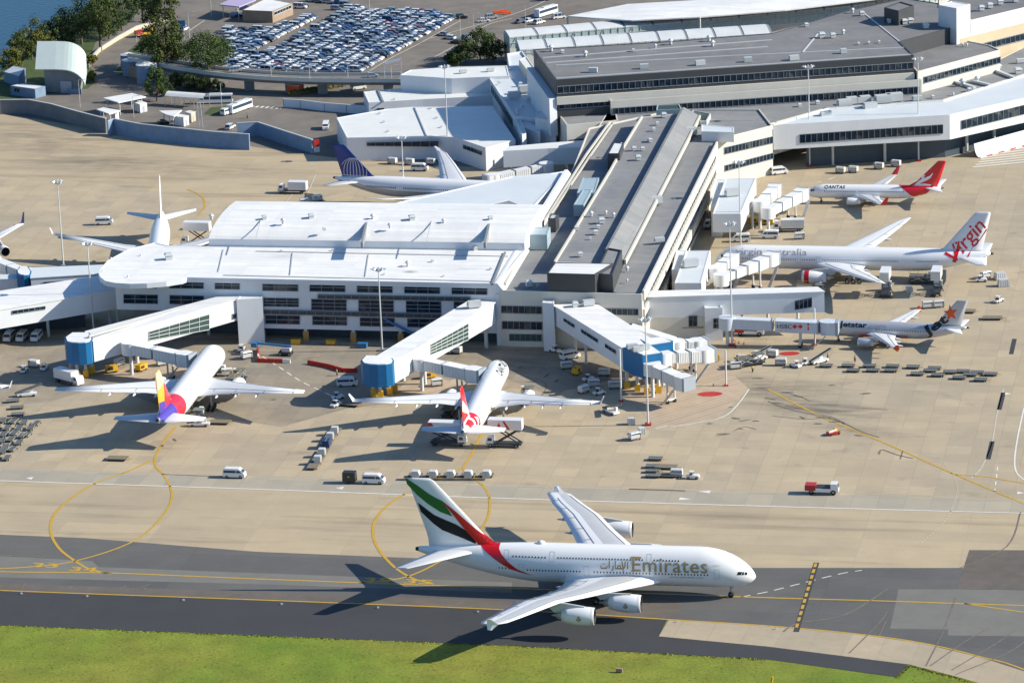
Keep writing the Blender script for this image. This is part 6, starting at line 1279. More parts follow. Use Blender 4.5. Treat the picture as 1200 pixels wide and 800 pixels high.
for i, p in enumerate(spots):
    colr = rn.choices(["white","silver","grey","black","blue","red"], [48,30,7,4,10,1.5])[0]; kind = rn.choices([0,1,2],[52,33,15])[0]
    rz = math.atan2(e2.y, e2.x)+math.pi+rn.gauss(0,.02)
    if i < 300: put_car((p.x,p.y,0.015), rz, colr, kind, "%s %s among the tightly parked rows of the open car park" % (colr, DESC[kind]), "cars parked in the open car park")
    else: 
        M = Matrix.Translation((p.x,p.y,.015)) @ Matrix.Rotation(rz,4,'Z'); src = PROTO.get(("white",kind)) or PROTO[("white",0)]
        rest.add([v.co for v in src.data.vertices], [tuple(f.vertices) for f in src.data.polygons], [f.material_index if f.material_index else {"white":0,"silver":5,"grey":6,"black":7,"blue":8,"red":9}[colr] for f in src.data.polygons], M=M)
if rest.v:
    o = rest.build("far_parked_cars", [PAINT["white"],m_cglass,m_tyre,m_wht,MATS["red_paint"],PAINT["silver"],PAINT["grey"],PAINT["black"],PAINT["blue"],PAINT["red"]]); tag(o, "farthest cars of the packed car park at the top edge", "cars", None, "stuff")
RA = math.atan2(e1.y, e1.x)
for x, y, rz, c, k, lb, z in ((436,90.5,.1,"silver",0,"silver sedan driving on the viaduct toward the white shed",ZV-.5),(276,84.5,.15,"silver",1,"silver wagon driving on the curve of the viaduct",ZV-.5),(232,78.5,.2,"black",0,"black sedan on the viaduct behind the spreading tree",ZV-.5),(270,151,1.2,"white",1,"white wagon between the ends of two blast walls",0),(216,36,1.2,"white",1,"white wagon under the blue road sign",0),(519,42,2.6,"silver",0,"silver sedan outside the painted edge of the car park",0),(527,46,2.6,"white",0,"white sedan nearest the lamp at the car park's right edge",0),(541,22,0,"black",1,"black wagon alone at the far right corner of the car park",0),(576,22,.3,"silver",1,"silver wagon beside the orange barriers",0),(567,26,.1,"white",0,"white sedan just left of the silver wagon by the barriers",0),(535,51,2.4,"black",0,"black sedan by the forecourt trees",0),(548,46,.7,"grey",1,"grey wagon turning by the forecourt mast",0),(610,27,.8,"grey",0,"grey sedan in the drop off lane left of the teal bus",0),(620,26,.8,"white",0,"white sedan in the drop off lane left of the teal bus",0),(632,28,.8,"white",1,"white wagon at the end of the glazed gallery",0),(655,22,.4,"white",2,"white van beside the tensile canopy",0),(637,1,.2,"blue",1,"blue wagon at the very top edge of the forecourt road",0),(533,62,2.4,"silver",0,"silver sedan hidden by the roof of the tall white shed",0),(528,68,2.4,"white",1,"white wagon beside the roof of the tall white shed",0),(355,9,.1,"black",0,"black sedan apart from the rows at the top of the car park",0),(192,145.5,.3,"black",0,"black sedan under the pointed canopy",0),(288,11,.3,"blue",0,"blue sedan under the white roofed rental building",0),(297,18,.2,"grey",1,"grey wagon in front of the white roofed rental building",0),(277,20,.2,"blue",1,"blue wagon under the lilac canopy",0)):
    p = G(x, y, z); put_car((p.x,p.y,z+.015), rz, c, k, lb)
rb = bld("rental_building", "low white roofed rental building at the top left of the car park", (310,18)); P, _, _ = block(rb, [(284,12),(319,13.5),(343,4),(312,-2)], 4.2, 0, m_brick, m_roofw, rim=.1); win(rb, P[1], P[2], [(321,14.5),(341,6),(341,10),(321,18.5)], 6, 1, frame=m_framew)
t = bld("lilac_canopy", "flat lilac edged canopy on posts beside the rental building", (275,15), "canopy"); P = [g2(x, y, 5.0) for x, y in ((257,5.5),(280,8),(300,0),(276,-4))]; part(MB().prism(P,4.6,5.0), "roof", mat("lilac_fascia",(.42,.36,.52),.5), t); [part(MB().tube((*p,0),(*p,4.6),.15), "post", m_col, t) for p in inset(P,1)]
# ================================================================ apron: light masts, vehicles, carts and loads
m_load = mat("dark_cart_bed", (0.13,0.14,0.13), .7, var=.25, scale=2); m_cartg = mat("cart_steel", (0.30,0.31,0.30), .5, .2); m_uld = mat("container_aluminium", (0.62,0.63,0.62), .4, .15, var=.06, scale=1.0); m_tarp = mat("dark_blue_tarp", (0.02,0.045,0.12), .5)
m_vwhite = mat("van_white_paint", (.74,.74,.73), .3, coat=.4); m_vblack = mat("black_trailer_paint", (.025,.025,.03), .4); m_vred = mat("truck_red_paint", (.40,.02,.02), .35); m_vyel = mat("equipment_yellow", (.62,.36,.02), .45); m_steelb = mat("lift_blue", (.03,.16,.36), .45); m_wrap = mat("plastic_wrapped_load", (.52,.52,.52), .4, var=.15, scale=2)
m_scis = mat("dark_scissor_steel", (.03,.035,.045), .5); m_lamp = mat("floodlight_glass", (.55,.58,.6), .2)
def wheels(root, xs, y, r=.38, w=.26, m=None):
    for x in xs:
        for s in (-1, 1): MB().lathe([(-w/2,r*.4),(-w/2,r*.94),(-w*.3,r),(w*.3,r),(w/2,r*.94),(w/2,r*.4),(w*.3,.02)], (x, s*y, r), 'y', 12, 0, [0,0,0,0,0,1]).build("wheel", [m_tyre, m_strut], root)
# masts: pole with a ring of floodlights
def mast(base, top, label):
    b = G(*base); d = ray(*top); t = (b.x*d[0]+b.y*d[1])/(d[0]**2+d[1]**2); h = CAM_H+t*d[2]
    r = thing("light_mast", label, "light mast", b, 0, "tall apron light masts"); MB().tube((0,0,0),(0,0,h),.25,.12,n=10).build("pole", m_vent, r); MB().box(-.7,.7,-.7,.7,0,.5).build("plinth", m_red if base[0] > 740 else m_bsea, r)
    hd = MB().tube((0,0,h-.5),(0,0,h-.3),.9,n=12).bar((-2,0,h),(2,0,h),.16,.16).bar((0,-1.2,h),(0,1.2,h),.16,.16).build("head_frame", m_vent, r)
    for k in range(8): a = k*math.pi/4; x, y = 1.4*math.cos(a), .9*math.sin(a); o = MB().box(-.24,.24,-.22,.22,-.2,.22).build("floodlight", m_lamp, hd); o.location = (x, y, h); o.rotation_euler = (.5, 0, a)
for b, t, lb in (((74.5,312),(67,213),"tall mast standing on the sand coloured apron at far left"),((110,391),(104,285),"tall mast between the left gangways with its head above the round roof"),((448,411),(444.5,315),"tall mast in front of the dark concourse windows"),((525.5,186),(521,78),"tallest thin mast beside the large white shed"),((474,237),(471,161),"mast behind the concourse roof crossing the blue tailed jet"),((949,195),(947.5,78),"tall mast at the left end of the lounge wing windows"),((1076.5,189),(1075,69),"tall mast in front of the bent lounge wing, nearer its corner"),((759.5,498),(756.5,374),"tall mast with red base bands in front of the blue square gangway end"),((858,405),(853,262),"thin tall mast at the cream walkway crossing the front gate box"),((868,290),(865,190),"slim mast beside the farther gate box")): mast(b, t, lb)
for (x, y, h) in ((955,404,9.5),(851,452,9.0),(728,470,13)): 
    b = G(x, y); r = thing("service_post", {955:"white post standing in front of the bank sign bridge",851:"white post with a red foot at the pink hatched stand",728:"thin grey post left of the blue square gangway end"}[x], "post", b); MB().tube((0,0,0),(0,0,h),.22,n=8).build("pole", m_col, r); MB().box(-.5,.5,-.5,.5,0,.35).build("foot", m_red, r)
# ---- kinds of ground equipment, each built once
def k_van():
    r = thing("minibus", "van", "van"); mb = MB()
    profile(mb, [(-2.5,.35),(-2.55,1.3),(-2.45,2.15),(-2.1,2.3),(1.2,2.3),(1.75,1.95),(2.25,1.35),(2.55,1.1),(2.6,.35)], 1.9, 0, lambda z: 1 if z < 1.4 else 1-.13*(z-1.4)); mb.build("body", m_vwhite, r)
    g = MB()
    for s in (-1, 1): 
        pts = [(-2.3,1.35),(-2.25,1.9),(.55,1.9),(.55,1.35)]; g.add([(x, s*(.965-.13*max(0,z-1.4)*.95), z) for x, z in pts], [(0,1,2,3)]); pts = [(.7,1.35),(.7,1.88),(1.35,1.88),(1.85,1.35)]; g.add([(x, s*(.965-.13*max(0,z-1.4)*.95), z) for x, z in pts], [(0,1,2,3)])
    g.build("side_window", m_cglass, r); MB().add([(1.79,-.78,1.93),(1.79,.78,1.93),(2.29,.85,1.37),(2.29,-.85,1.37)], [(0,1,2,3)]).build("windscreen", m_cglass, r); MB().add([(-2.5,-.75,1.95),(-2.5,.75,1.95),(-2.58,.8,1.4),(-2.58,-.8,1.4)], [(0,1,2,3)]).build("rear_window", m_cglass, r)
    for s in (-.7, .7): MB().box(2.5,2.63,s-.15,s+.15,.8,1.02).build("headlight", m_lamp, r)
    wheels(r, (-1.6,1.6), .85); return r
def k_bus():
    r = thing("bus", "bus", "bus"); MB().box(-5.5,5.5,-1.22,1.22,.4,3.0,taper=.08).build("body", m_vwhite, r); g = MB()
    for s in (-1, 1): g.add([(-5.2,s*1.21,1.5),(5.2,s*1.21,1.5),(5.2,s*1.175,2.5),(-5.2,s*1.175,2.5)], [(0,1,2,3)])
    g.build("side_window", m_cglass, r); MB().add([(5.5,-1.05,1.2),(5.5,1.05,1.2),(5.46,1.0,2.6),(5.46,-1.0,2.6)], [(0,1,2,3)]).build("windscreen", m_cglass, r); MB().box(-2,2,-.8,.8,3.0,3.25).build("roof_unit", m_uld, r); wheels(r, (-3.6,3.4), 1.05, .48); return r
def k_dolly(bed=m_load):
    r = thing("baggage_dolly", "dolly", "dolly"); mb = MB().box(-1.65,1.65,-.8,.8,.42,.56); mb.build("bed", bed, r)
    fr = MB()
    for s in (-.8,.8): fr.bar((-1.65,s,.62),(1.65,s,.62),.08,.14)
    for x in [-1.6+.4*k for k in range(9)]: fr.bar((x,-.75,.58),(x,.75,.58),.07,.06)
    fr.build("rails", m_cartg, r); MB().bar((1.6,0,.45),(2.5,0,.35),.1,.1).build("tow_bar", m_vyel, r); wheels(r, (-1.2,1.2), .62, .2, .16); return r
def k_slat():
    r = thing("flat_pallet_dolly", "dolly", "dolly"); MB().box(-2.5,2.5,-1.25,1.25,.45,.6).build("bed", mat("brown_bed",(.20,.17,.12),.7,var=.2,scale=2), r); MB().bar((2.4,0,.45),(3.4,0,.35),.12,.12).build("tow_bar", m_vyel, r); wheels(r, (-1.8,1.8), .95, .22, .18); return r
def k_uld():
    r = thing("freight_container", "container", "container"); mb = MB(); profile(mb, [(-.75,.0),(-.75,1.55),(.75,1.55),(1.05,.9),(1.05,.45),(.78,0)], 1.5, 0); mb.build("shell", m_uld, r)
    MB().add([(-.6,-.76,.1),(.6,-.76,.1),(.6,-.76,1.45),(-.6,-.76,1.45)], [(0,1,2,3)]).build("door_panel", m_wrap, r); rb = MB(); [rb.bar((x,-.77,.05),(x,-.77,1.5),.05,.05) for x in (-.6,0,.6)]; rb.build("ribs", m_cartg, r); return r
def k_tug(c=m_vwhite):
    r = thing("tow_tractor", "tug", "tug"); mb = MB(); profile(mb, [(-1.5,.3),(-1.5,.75),(-.6,.8),(-.4,.95),(1.2,.9),(1.5,.7),(1.5,.3)], 1.4, 0); mb.build("body", c, r); MB().box(-.75,.2,-.6,.6,1.65,1.75).build("roof", c, r)
    p = MB(); [p.bar((x,s,.8),(x,s,1.66),.07,.07) for x in (-.7,.15) for s in (-.55,.55)]; p.build("roof_posts", m_scis, r); MB().box(-.6,-.1,-.4,.4,.8,1.2).build("seat", m_dark, r); wheels(r, (-.95,.95), .62, .33); return r
def k_cater(box=m_vwhite, up=4.6, L=7.0):
    r = thing("catering_truck", "truck", "truck"); MB().box(-3.6,4.6,-1.1,1.1,.7,1.05).build("chassis", m_scis, r); cb = MB(); profile(cb, [(3.0,.6),(3.0,2.6),(4.3,2.6),(4.75,1.7),(4.8,.6)], 2.2, 0); c = cb.build("cab", m_vwhite, r)
    MB().add([(4.33,-.95,2.5),(4.33,.95,2.5),(4.74,1.0,1.72),(4.74,-1.0,1.72)], [(0,1,2,3)]).build("windscreen", m_cglass, c); g = MB(); [g.add([(3.3,s*1.11,1.6),(4.35,s*1.11,1.6),(4.2,s*1.11,2.35),(3.3,s*1.11,2.35)], [(0,1,2,3)]) for s in (-1,1)]; g.build("side_window", m_cglass, c)
    b = MB().box(-3.9,-3.9+L,-1.25,1.25,up,up+2.4).build("box", box, r); MB().box(-3.95+L,-2.5+L,-.9,.9,up-.05,up+.12).build("loading_platform", m_cartg, b); MB().box(-3.92,-3.88,-1.1,1.1,up+.2,up+2.2).build("rear_shutter", m_uld, b)
    if up > 2:
        s_ = MB()
        for s in (-.85,.85): s_.bar((-3.2,s,1.05),(2.2,s,up),.2,.26).bar((2.2,s,1.05),(-3.2,s,up),.2,.26)
        s_.bar((-.5,-.9,(up+1)/2),(-.5,.9,(up+1)/2),.15,.15).build("scissor_lift", m_scis, r)
    wheels(r, (-2.4,3.7), .95, .48, .3); o = MB()
    for x in (-3.0,2.4):
        for s in (-1.25,1.25): o.bar((x,s*.8,.9),(x,s*1.25,.05),.16,.16)
    o.build("outrigger", m_scis, r); return r
def k_loader():
    r = thing("belt_loader", "belt loader", "belt loader"); MB().box(-2.4,2.4,-.85,.85,.35,.85).build("body", m_vwhite, r); MB().bar((-3.0,0,.8),(3.8,0,2.9),.95,.25).build("belt", m_dark, r); MB().bar((-3.0,.55,.95),(3.8,.55,3.05),.06,.2).bar((-3.0,-.55,.95),(3.8,-.55,3.05),.06,.2).build("side_rails", m_cartg, r); MB().box(.6,1.5,.5,1.0,.85,1.7).build("cab", m_vwhite, r); wheels(r, (-1.6,1.6), .75, .34); return r
def k_cart():
    r = thing("baggage_cart", "cart", "cart"); MB().box(-1.4,1.4,-.75,.75,.4,.55).build("bed", m_cartg, r); MB().box(-1.35,1.35,-.72,.72,1.75,1.9,taper=.08).build("roof", m_uld, r); MB().box(-1.36,-1.28,-.72,.72,.55,1.75).build("end_panel", m_uld, r); MB().box(1.28,1.36,-.72,.72,.55,1.75).build("end_panel", m_uld, r); MB().box(-1.2,1.2,-.6,.6,.56,1.25).build("curtain", m_wrap, r); MB().bar((1.4,0,.45),(2.2,0,.35),.08,.08).build("tow_bar", m_vyel, r); wheels(r, (-1.0,1.0), .6, .22, .16); return r
def k_wrap():
    r = thing("wrapped_pallet", "load", "load"); mb = MB(); mb.box(-1.5,1.5,-1.1,1.1,.16,1.9,taper=.22); mb.build("load", m_wrap, r); MB().box(-1.55,1.55,-1.15,1.15,0,.15).build("pallet", m_cartg, r); rb = MB(); [rb.bar((x,-1.14,.16),(x,-.9,1.85),.04,.03) for x in (-.9,-.3,.3,.9)]; rb.build("net_straps", m_scis, r); return r
def k_truck():
    r = thing("pump_truck", "truck", "truck"); MB().box(-4.0,1.6,-1.2,1.2,.7,1.5).build("deck", m_vwhite, r); MB().box(-4.0,-1.6,-1.22,1.22,1.0,2.2).build("rear_body", m_vred, r); MB().box(-1.5,1.6,-1.0,1.0,1.5,1.8).build("tank", m_scis, r); cb = MB(); profile(cb, [(1.7,.6),(1.7,2.6),(3.1,2.6),(3.4,1.6),(3.4,.6)], 2.3); c = cb.build("cab", m_vwhite, r); MB().add([(3.14,-1,2.5),(3.14,1,2.5),(3.43,1,1.65),(3.43,-1,1.65)], [(0,1,2,3)]).build("windscreen", m_cglass, c); wheels(r, (-2.6,2.3), 1.0, .62, .4); return r
VAN, BUS, DOL, SLAT, ULD, TUG, CART, WRAP = (Kind(f()) for f in (k_van, k_bus, k_dolly, k_slat, k_uld, k_tug, k_cart, k_wrap)); LOAD = Kind(k_loader())
def at(x, y, z=0.03): p = G(x, y, z); return (p.x, p.y, z)
D = -A_T
VAN.put(at(275,559), D, "white minibus alone on the service road at left"); VAN.put(at(438,566), D, "white minibus towing a black trailer on the service road"); VAN.put(at(407,452), D+.2, "white minibus in the shade beside the round blue end of the middle gangway")
VAN.put(at(382,151), -1.6, "white minibus in the yard beside the large white shed"); VAN.put(at(267,134), .9, "white van beside the bus on the grass corner"); VAN.put(at(913,204), .3, "white van at the foot of the cream pier corner by the lounge wing")
for x, lb in ((11,"white van under the left edge gangway, farthest left of three"),(26,"white van in the middle of three under the left edge gangway"),(43,"white van under the left edge gangway by its column")): VAN.put(at(x,398), -1.75, lb)
VAN.put(at(902,279), 3.0, "white van near the nose of the long white jet"); VAN.put(at(492,200), D, "white van behind the blue tailed jet in front of the large shed"); VAN.put(at(420,105), .4, "white van parked under the viaduct by the hedge"); VAN.put(at(122,263), 0, "white utility van alone on the far left apron")
VAN.put(at(668,420), .5, "white van in the shade under the wide gangway"); VAN.put(at(868,283), 3.1, "white van in the lane behind the front gate box")
BUS.put(at(253,121), D*.2, "white bus with dark windows parked behind the walkway shelter"); BUS.put(at(281,130), 1.0, "white bus facing away by the zebra crossing"); BUS.put(at(640,18), .9, "bus in the drop off road behind the gallery")
# trailer, pump truck, carts on the service road
r = thing("box_trailer", "black box trailer hitched behind the white minibus", "trailer", at(410,565.5), D); MB().box(-1.5,1.5,-1.0,1.0,.6,2.7,taper=.05).build("body", m_vblack, r); MB().bar((1.4,0,.6),(3.0,0,.5),.12,.12).build("tow_bar", m_scis, r); MB().box(-.25,.25,-1.03,-.97,1.6,1.9).build("yellow_plate", m_vyel, r); wheels(r, (-.2,), .95, .36)
r = k_truck(); r.location = at(965,578); r.rotation_euler = (0,0,D); r["label"] = "red and white pump truck driving on the service road at right"
r = thing("service_buggy", "small red and yellow buggy alone on the right apron", "buggy", at(977,509), .4); MB().box(-1.6,1.4,-.7,.7,.35,.8).build("body", m_vred, r); MB().box(.2,1.0,-.5,.5,.8,1.5).build("cabin", m_vyel, r); MB().bar((-1.5,-.5,.9),(.5,-.5,1.3),.2,.5).build("rack", m_wht, r); wheels(r, (-1.0,1.0), .6, .3)
gA = "containers on the towed string of five"
for x in (487,507.5,528,548.5,570): 
    DOL.put(at(x,558.5), D, "dolly in the towed string of five behind the green striped tail fin", "dollies towed in a string of five"); ULD.put(at(x,558.5,.66), D, "white container riding in the string of five behind the green striped tail fin", gA)
# the loose herd of dollies at the left edge
hl = math.atan2((G(43,498)-G(8,538)).y, (G(43,498)-G(8,538)).x)
for x, y in ((16,495),(8.5,503),(43,497.5),(28,496.6),(32,510.5),(22.5,503),(17,509),(4,510.6),(22.5,520),(13,516),(2,518),(15,527.5),(6.5,525),(8.5,538),(3,530),(3,494),(36,503),(26,512),(-4,503),(-4,538)): DOL.put(at(x,y), hl+.15*math.sin(x*7), "empty dolly in the crowd at the left edge of the apron", "empty dollies crowded at the left edge")
DOL.put(at(15,471), .2, "empty dolly at the head of the trio above the left edge crowd"); DOL.put(at(20,479), .1, "middle empty dolly of the trio above the left edge crowd"); DOL.put(at(21,487), .0, "last empty dolly of the trio just above the left edge crowd")
SLAT.put(at(138,538.5), D, "flat grey pallet dolly alone beside the left jet's shadow")
# the strings by the silver jet
gB = "dollies strung out behind the silver jet"
for x, y in ((968,430),(994,430),(1019,430.3),(1046,430.6),(1070,431.5),(1095,433),(1000,435.6),(1023,435.4),(1044,435.6),(1075,439.6),(1099,441),(1124,444),(1149,446.5),(1113,437.5),(1128.5,436.7),(1145,438),(1161,440),(1137,440.5),(1090,435.8)): DOL.put(at(x,y), D, "dolly in the long strings of dollies on the apron behind the silver jet", gB)
SLAT.put(at(1163,374), D*.6, "brown pallet dolly alone near the right edge road"); SLAT.put(at(1132,366), D, "pallet dolly beside the silver jet's tail"); 
WRAP.put(at(1172,327), .3, "plastic wrapped load nearest the right edge, behind its twin"); WRAP.put(at(1176,335), .1, "plastic wrapped load nearest the white tractor at the right edge"); TUG.put(at(1170,354), .8, "white tow tractor below the wrapped loads at the right edge")
for x, y, lb in ((1087,361,"left one of two covered carts behind the silver jet's wing"),(1100,360,"right one of two covered carts behind the silver jet's wing")): CART.put(at(x,y), .15, lb)
ULD.put(at(1065,342), .1, "grey container standing alone in the shadow of the long white jet")
# string of containers between the two nosed-in jets
P0, P1 = G(369,545), G(396,503); hs = math.atan2((P1-P0).y, (P1-P0).x)
for i, (x, y, nm) in enumerate(((392.5,507,"topmost"),(387,514,"second from the top"),(382.5,522,"blue sheeted"),(377.5,532.5,"fourth"),(372.5,541,"lowest"))):
    SLAT.put(at(x,y), hs, "dolly under the %s container between the nosed in jets" % nm, "dollies between the nosed in jets"); 
    if nm == "blue sheeted":
        r = thing("sheeted_load", "blue sheeted load in the middle of the short container string", "load", at(x,y,.62), hs); MB().box(-1.4,1.4,-1.0,1.0,0,1.5,taper=.2).build("sheet", m_tarp, r); MB().bar((-1.2,0,1.5),(1.2,0,1.55),.1,.06).build("strap", m_cartg, r)
    else: ULD.put(at(x,y,.62), hs, "%s pale container of the short string between the nosed in jets" % nm)
SLAT.put(at(368,547), hs, "empty brown dolly at the lower end of the short container string"); SLAT.put(at(411,475), -.4, "yellow edged pallet dolly near the red tailed wide jet's left winglet")
# group in the middle of the apron
for x, y, lb in ((768,539,"topmost dolly of the cluster in the middle apron"),(765,548,"second dolly of the left column in the middle cluster"),(765,553.5,"third dolly of the left column in the middle cluster"),(765,559,"lowest dolly of the left column in the middle cluster")): DOL.put(at(x,y), D, lb)
for x, y, lb in ((781,548.5,"brown pallet dolly in the upper row of the middle cluster"),(781,558,"brown pallet dolly in the lower row of the middle cluster")): SLAT.put(at(x,y), D, lb)
CART.put(at(793,558.5), D, "white topped cart at the right end of the middle cluster"); TUG.put(at(812,560.5), D, "small tow tractor just right of the middle cluster")
for x, y, lb in ((739.5,497,"white container left of the mast foot, behind"),(752,508,"white container in front of the mast foot")): ULD.put(at(x,y), .2, lb)
CART.put(at(744,515), .5, "cart of bags in front of the containers at the mast foot"); LOAD.put(at(716,484), -1.0, "belt loader at the tip of the red tailed wide jet's right wing"); LOAD.put(at(234,499), D+.1, "belt loader under the tail of the yellow tailed jet"); LOAD.put(at(960,425), .6, "belt loader by the silver jet's nose, right of two"); LOAD.put(at(888,422), .5, "belt loader left of the silver jet's nose"); LOAD.put(at(32,464), .1, "belt loader parked at left behind the wing tip")
SLAT.put(at(258,496), D, "yellow sided pallet trailer behind the yellow tailed jet")
for x, y, lb in ((932,430,"white tug left of two before the silver jet's nose"),(945,427,"white tug right of two before the silver jet's nose"),(396,487-20,"white tug by the shaded drum of the middle gangway"),(930,236,"red and black tug under the nose of the small red tailed jet"),(906,262,"red tug on the lane below the farther gate box"),(52,433,"tug in the gangway shadow at left"),(28,436,"tug left of the others in the gangway shadow"),(690,446,"tug deep in the shadow of the wide gangway"),(702,462,"tug at the edge of the wide gangway's shadow"),(650,412,"tug beside the pier pillar in the shade"),(866,298,"tug beside the tall gate box at the nose of the long white jet"),(960,342,"white tug under the engine of the long white jet")): TUG.put(at(x,y), .4+x%3, lb)
for x, y, lb in ((40,430,"cart left in the shadow of the left gangway"),(696,453,"cart in the shadow of the wide gangway"),(708,440,"second cart in the wide gangway's shadow near the drum"),(870,424,"cart near the pink hatched stand by the bridge foot"),(905,418,"cart between the two belt loaders"),(520,410,"cart behind the nose of the red tailed wide jet"),(535,414,"cart by the middle gangway column"),(258,436,"cart under the nose of the yellow tailed jet"),(266,440,"cart stacked beside the yellow tailed jet's nose"),(460,192,"cart before the large white shed, left"),(480,193,"cart before the large white shed, middle"),(505,193,"cart before the large white shed, right"),(1050,195,"cart by the lounge wing undercroft"),(1030,198,"second cart by the lounge wing undercroft"),(985,203,"cart at the mast foot by the lounge wing"),(1000,202,"flat cart at the mast foot by the lounge wing")): CART.put(at(x,y), .3*((x*7)%5)-.5, lb)
# more gear in the gangway shadows and round the stands
def k_gpu():
    r = thing("power_unit", "unit", "ground unit"); MB().box(-1.5,1.5,-.85,.85,.45,1.75,taper=.06).build("housing", m_vyel, r); MB().box(-1.2,.2,-.87,.87,.8,1.5).build("grille", m_scis, r); MB().tube((-.8,0,1.7),(-.8,0,2.0),.12,n=8).build("exhaust", m_scis, r); MB().bar((1.4,0,.5),(2.3,0,.35),.09,.09).build("tow_bar", m_vyel, r); wheels(r, (-.9,.9), .7, .3, .2); return r
def k_lift():
    r = thing("cargo_loader", "loader", "cargo loader"); MB().box(-3.8,3.8,-1.3,1.3,.5,.9).build("chassis", m_scis, r); MB().box(-3.6,.8,-1.25,1.25,2.0,2.3).build("main_platform", m_load, r); MB().box(1.2,3.7,-1.25,1.25,2.6,2.85).build("bridge_platform", m_load, r)
    x = MB(); [x.bar((-3.2,s,.9),(.4,s,2.0),.15,.2).bar((.4,s,.9),(-3.2,s,2.0),.15,.2).bar((1.4,s,.9),(3.5,s,2.6),.15,.2).bar((3.5,s,.9),(1.4,s,2.6),.15,.2) for s in (-1.1,1.1)]; x.build("scissor_lift", m_cartg, r); y = MB(); [y.bar((a,s,2.3),(a,s,3.3),.06,.06) for a in (-3.5,-1.4,.7) for s in (-1.2,1.2)]; [y.bar((-3.5,s,3.3),(.7,s,3.3),.06,.06) for s in (-1.2,1.2)]; y.build("guard_rail", m_vyel, r); MB().box(2.2,3.2,1.3,1.9,1.4,2.9).build("operator_stand", m_vwhite, r); wheels(r, (-2.8,2.8), 1.1, .35); return r
GPU, LIFT = Kind(k_gpu()), Kind(k_lift())
for x, y, a, lb in ((131,436,.4,"yellow power unit in the shadow under the left gangway"),(166,434,1.0,"yellow power unit by the column of the left gangway"),(503,443,.3,"power unit beside the column under the middle gangway bridge"),(676,438,1.2,"yellow power unit among the carts below the wide gangway"),(836,423,0,"yellow power unit behind the pink hatched stand"),(884,262,.2,"yellow power unit below the farther gate box"),(900,263,-.2,"yellow power unit right of the one below the farther gate box"),(1072,312,.1,"power unit behind the rear fuselage of the long white jet")): GPU.put(at(x,y), a, lb)
for x, y, a, lb in ((277,449,1.2,"cargo loader at the right side of the yellow tailed jet's nose"),(222,492,D,"cargo loader under the rear of the yellow tailed jet"),(617,470,1.3,"cargo loader by the right wing root of the red tailed wide jet"),(528,485,1.3,"cargo loader under the left wing root of the red tailed wide jet"),(1082,332,D,"cargo loader under the rear fuselage of the long white jet"),(878,428,.4,"cargo loader on the apron right of the pink hatched stand"),(950,345,D,"cargo loader behind the engine of the long white jet")): LIFT.put(at(x,y), a, lb)
for x, y, a, lb in ((140,428,.9,"cart tucked behind the left round blue end"),(182,420,.2,"cart below the bridge of the left gangway"),(190,428,.5,"second cart below the bridge of the left gangway"),(289,420,.6,"cart right of the yellow tailed jet's nose by the barriers"),(512,452,.3,"cart below the bridge of the middle gangway"),(684,460,.8,"cart at the dark end of the wide gangway's shadow"),(664,432,.2,"cart against the shaded white van"),(720,455,.1,"cart beside the square blue end's column"),(862,432,.2,"cart left of the cargo loader by the pink hatched stand"),(915,428,-.2,"cart between the belt loaders' tugs"),(357,240,.2,"cart in the shadow of the blue tailed jet's tail"),(372,236,.5,"second cart in the shadow of the blue tailed jet's tail"),(937,280,.1,"cart in front of the long white service truck"),(1155,326,.6,"cart left of the plastic wrapped loads"),(1010,396,.1,"cart under the silver jet's wing")): CART.put(at(x,y), a, lb)
TUG.put(at(394,476), .9, "violet and white tug in front of the shaded minibus by the middle drum"); TUG.put(at(1150,330), 0, "tug left of the plastic wrapped loads at the right edge"); TUG.put(at(283,411), 1.4, "tug behind the nose of the yellow tailed jet")
# trucks
def truck(mk, x, y, rz, lb): mk.location = at(x, y); mk.rotation_euler = (0,0,rz); mk["label"] = lb; return mk
m_box = m_vwhite
c1 = truck(k_cater(up=4.4, L=8.0), 594, 523, D+math.pi, "raised catering truck right of the red tailed wide jet's rear door")
c2 = truck(k_cater(up=3.4, L=8.0), 523, 521, D, "catering truck with a red flash left of the red tailed wide jet's tail")
for s, q in ((-1,[(-3.9,-1.26),(-1.9,-1.26)]),): MB().add([(-3.88,-1.265,3.5),(-1.7,-1.265,3.5),(-3.0,-1.265,5.7),(-3.88,-1.265,5.7)], [(0,1,2,3)]).build("red_flash", m_qred, c2)
o = MB().add([(-1.2,1.265,4.5),(-.5,1.265,4.6),(.6,1.265,6.5),(.1,1.265,6.6)], [(0,1,2,3)]).add([(.9,1.265,4.5),(2.2,1.265,4.5),(1.4,1.265,6.3)], [(0,1,2)]).build("red_flash", m_qred, c1)
truck(k_cater(up=4.6, L=6.2), 1038, 372-27, math.pi/2+D, "raised catering box ahead of the tail of the long white jet, left of two"); truck(k_cater(up=4.6, L=6.2), 1098, 344, math.pi/2+D, "raised catering box nearest the tail of the long white jet")
truck(k_cater(up=1.15, L=6.6), 80, 449, -.75, "white box truck parked beside the left blue gangway end"); truck(k_cater(up=4.6, L=7.6), 232, 288, 2.9, "raised catering box beside the plain white jet's tail behind the concourse"); truck(k_cater(up=1.15, L=5.5), 345, 229-3, 2.9, "grey lift truck behind the tail of the blue tailed jet"); 
truck(k_cater(box=m_uld, up=1.15, L=6.5), 926, 271, 3.05, "long white service truck ahead of the long white jet's left wing"); truck(k_cater(box=m_uld, up=1.15, L=5.5), 845, 268, 3.0, "white truck parked under the farther gate box"); truck(k_truck(), 880, 393, D, "red and white truck parked beneath the bank sign bridge")
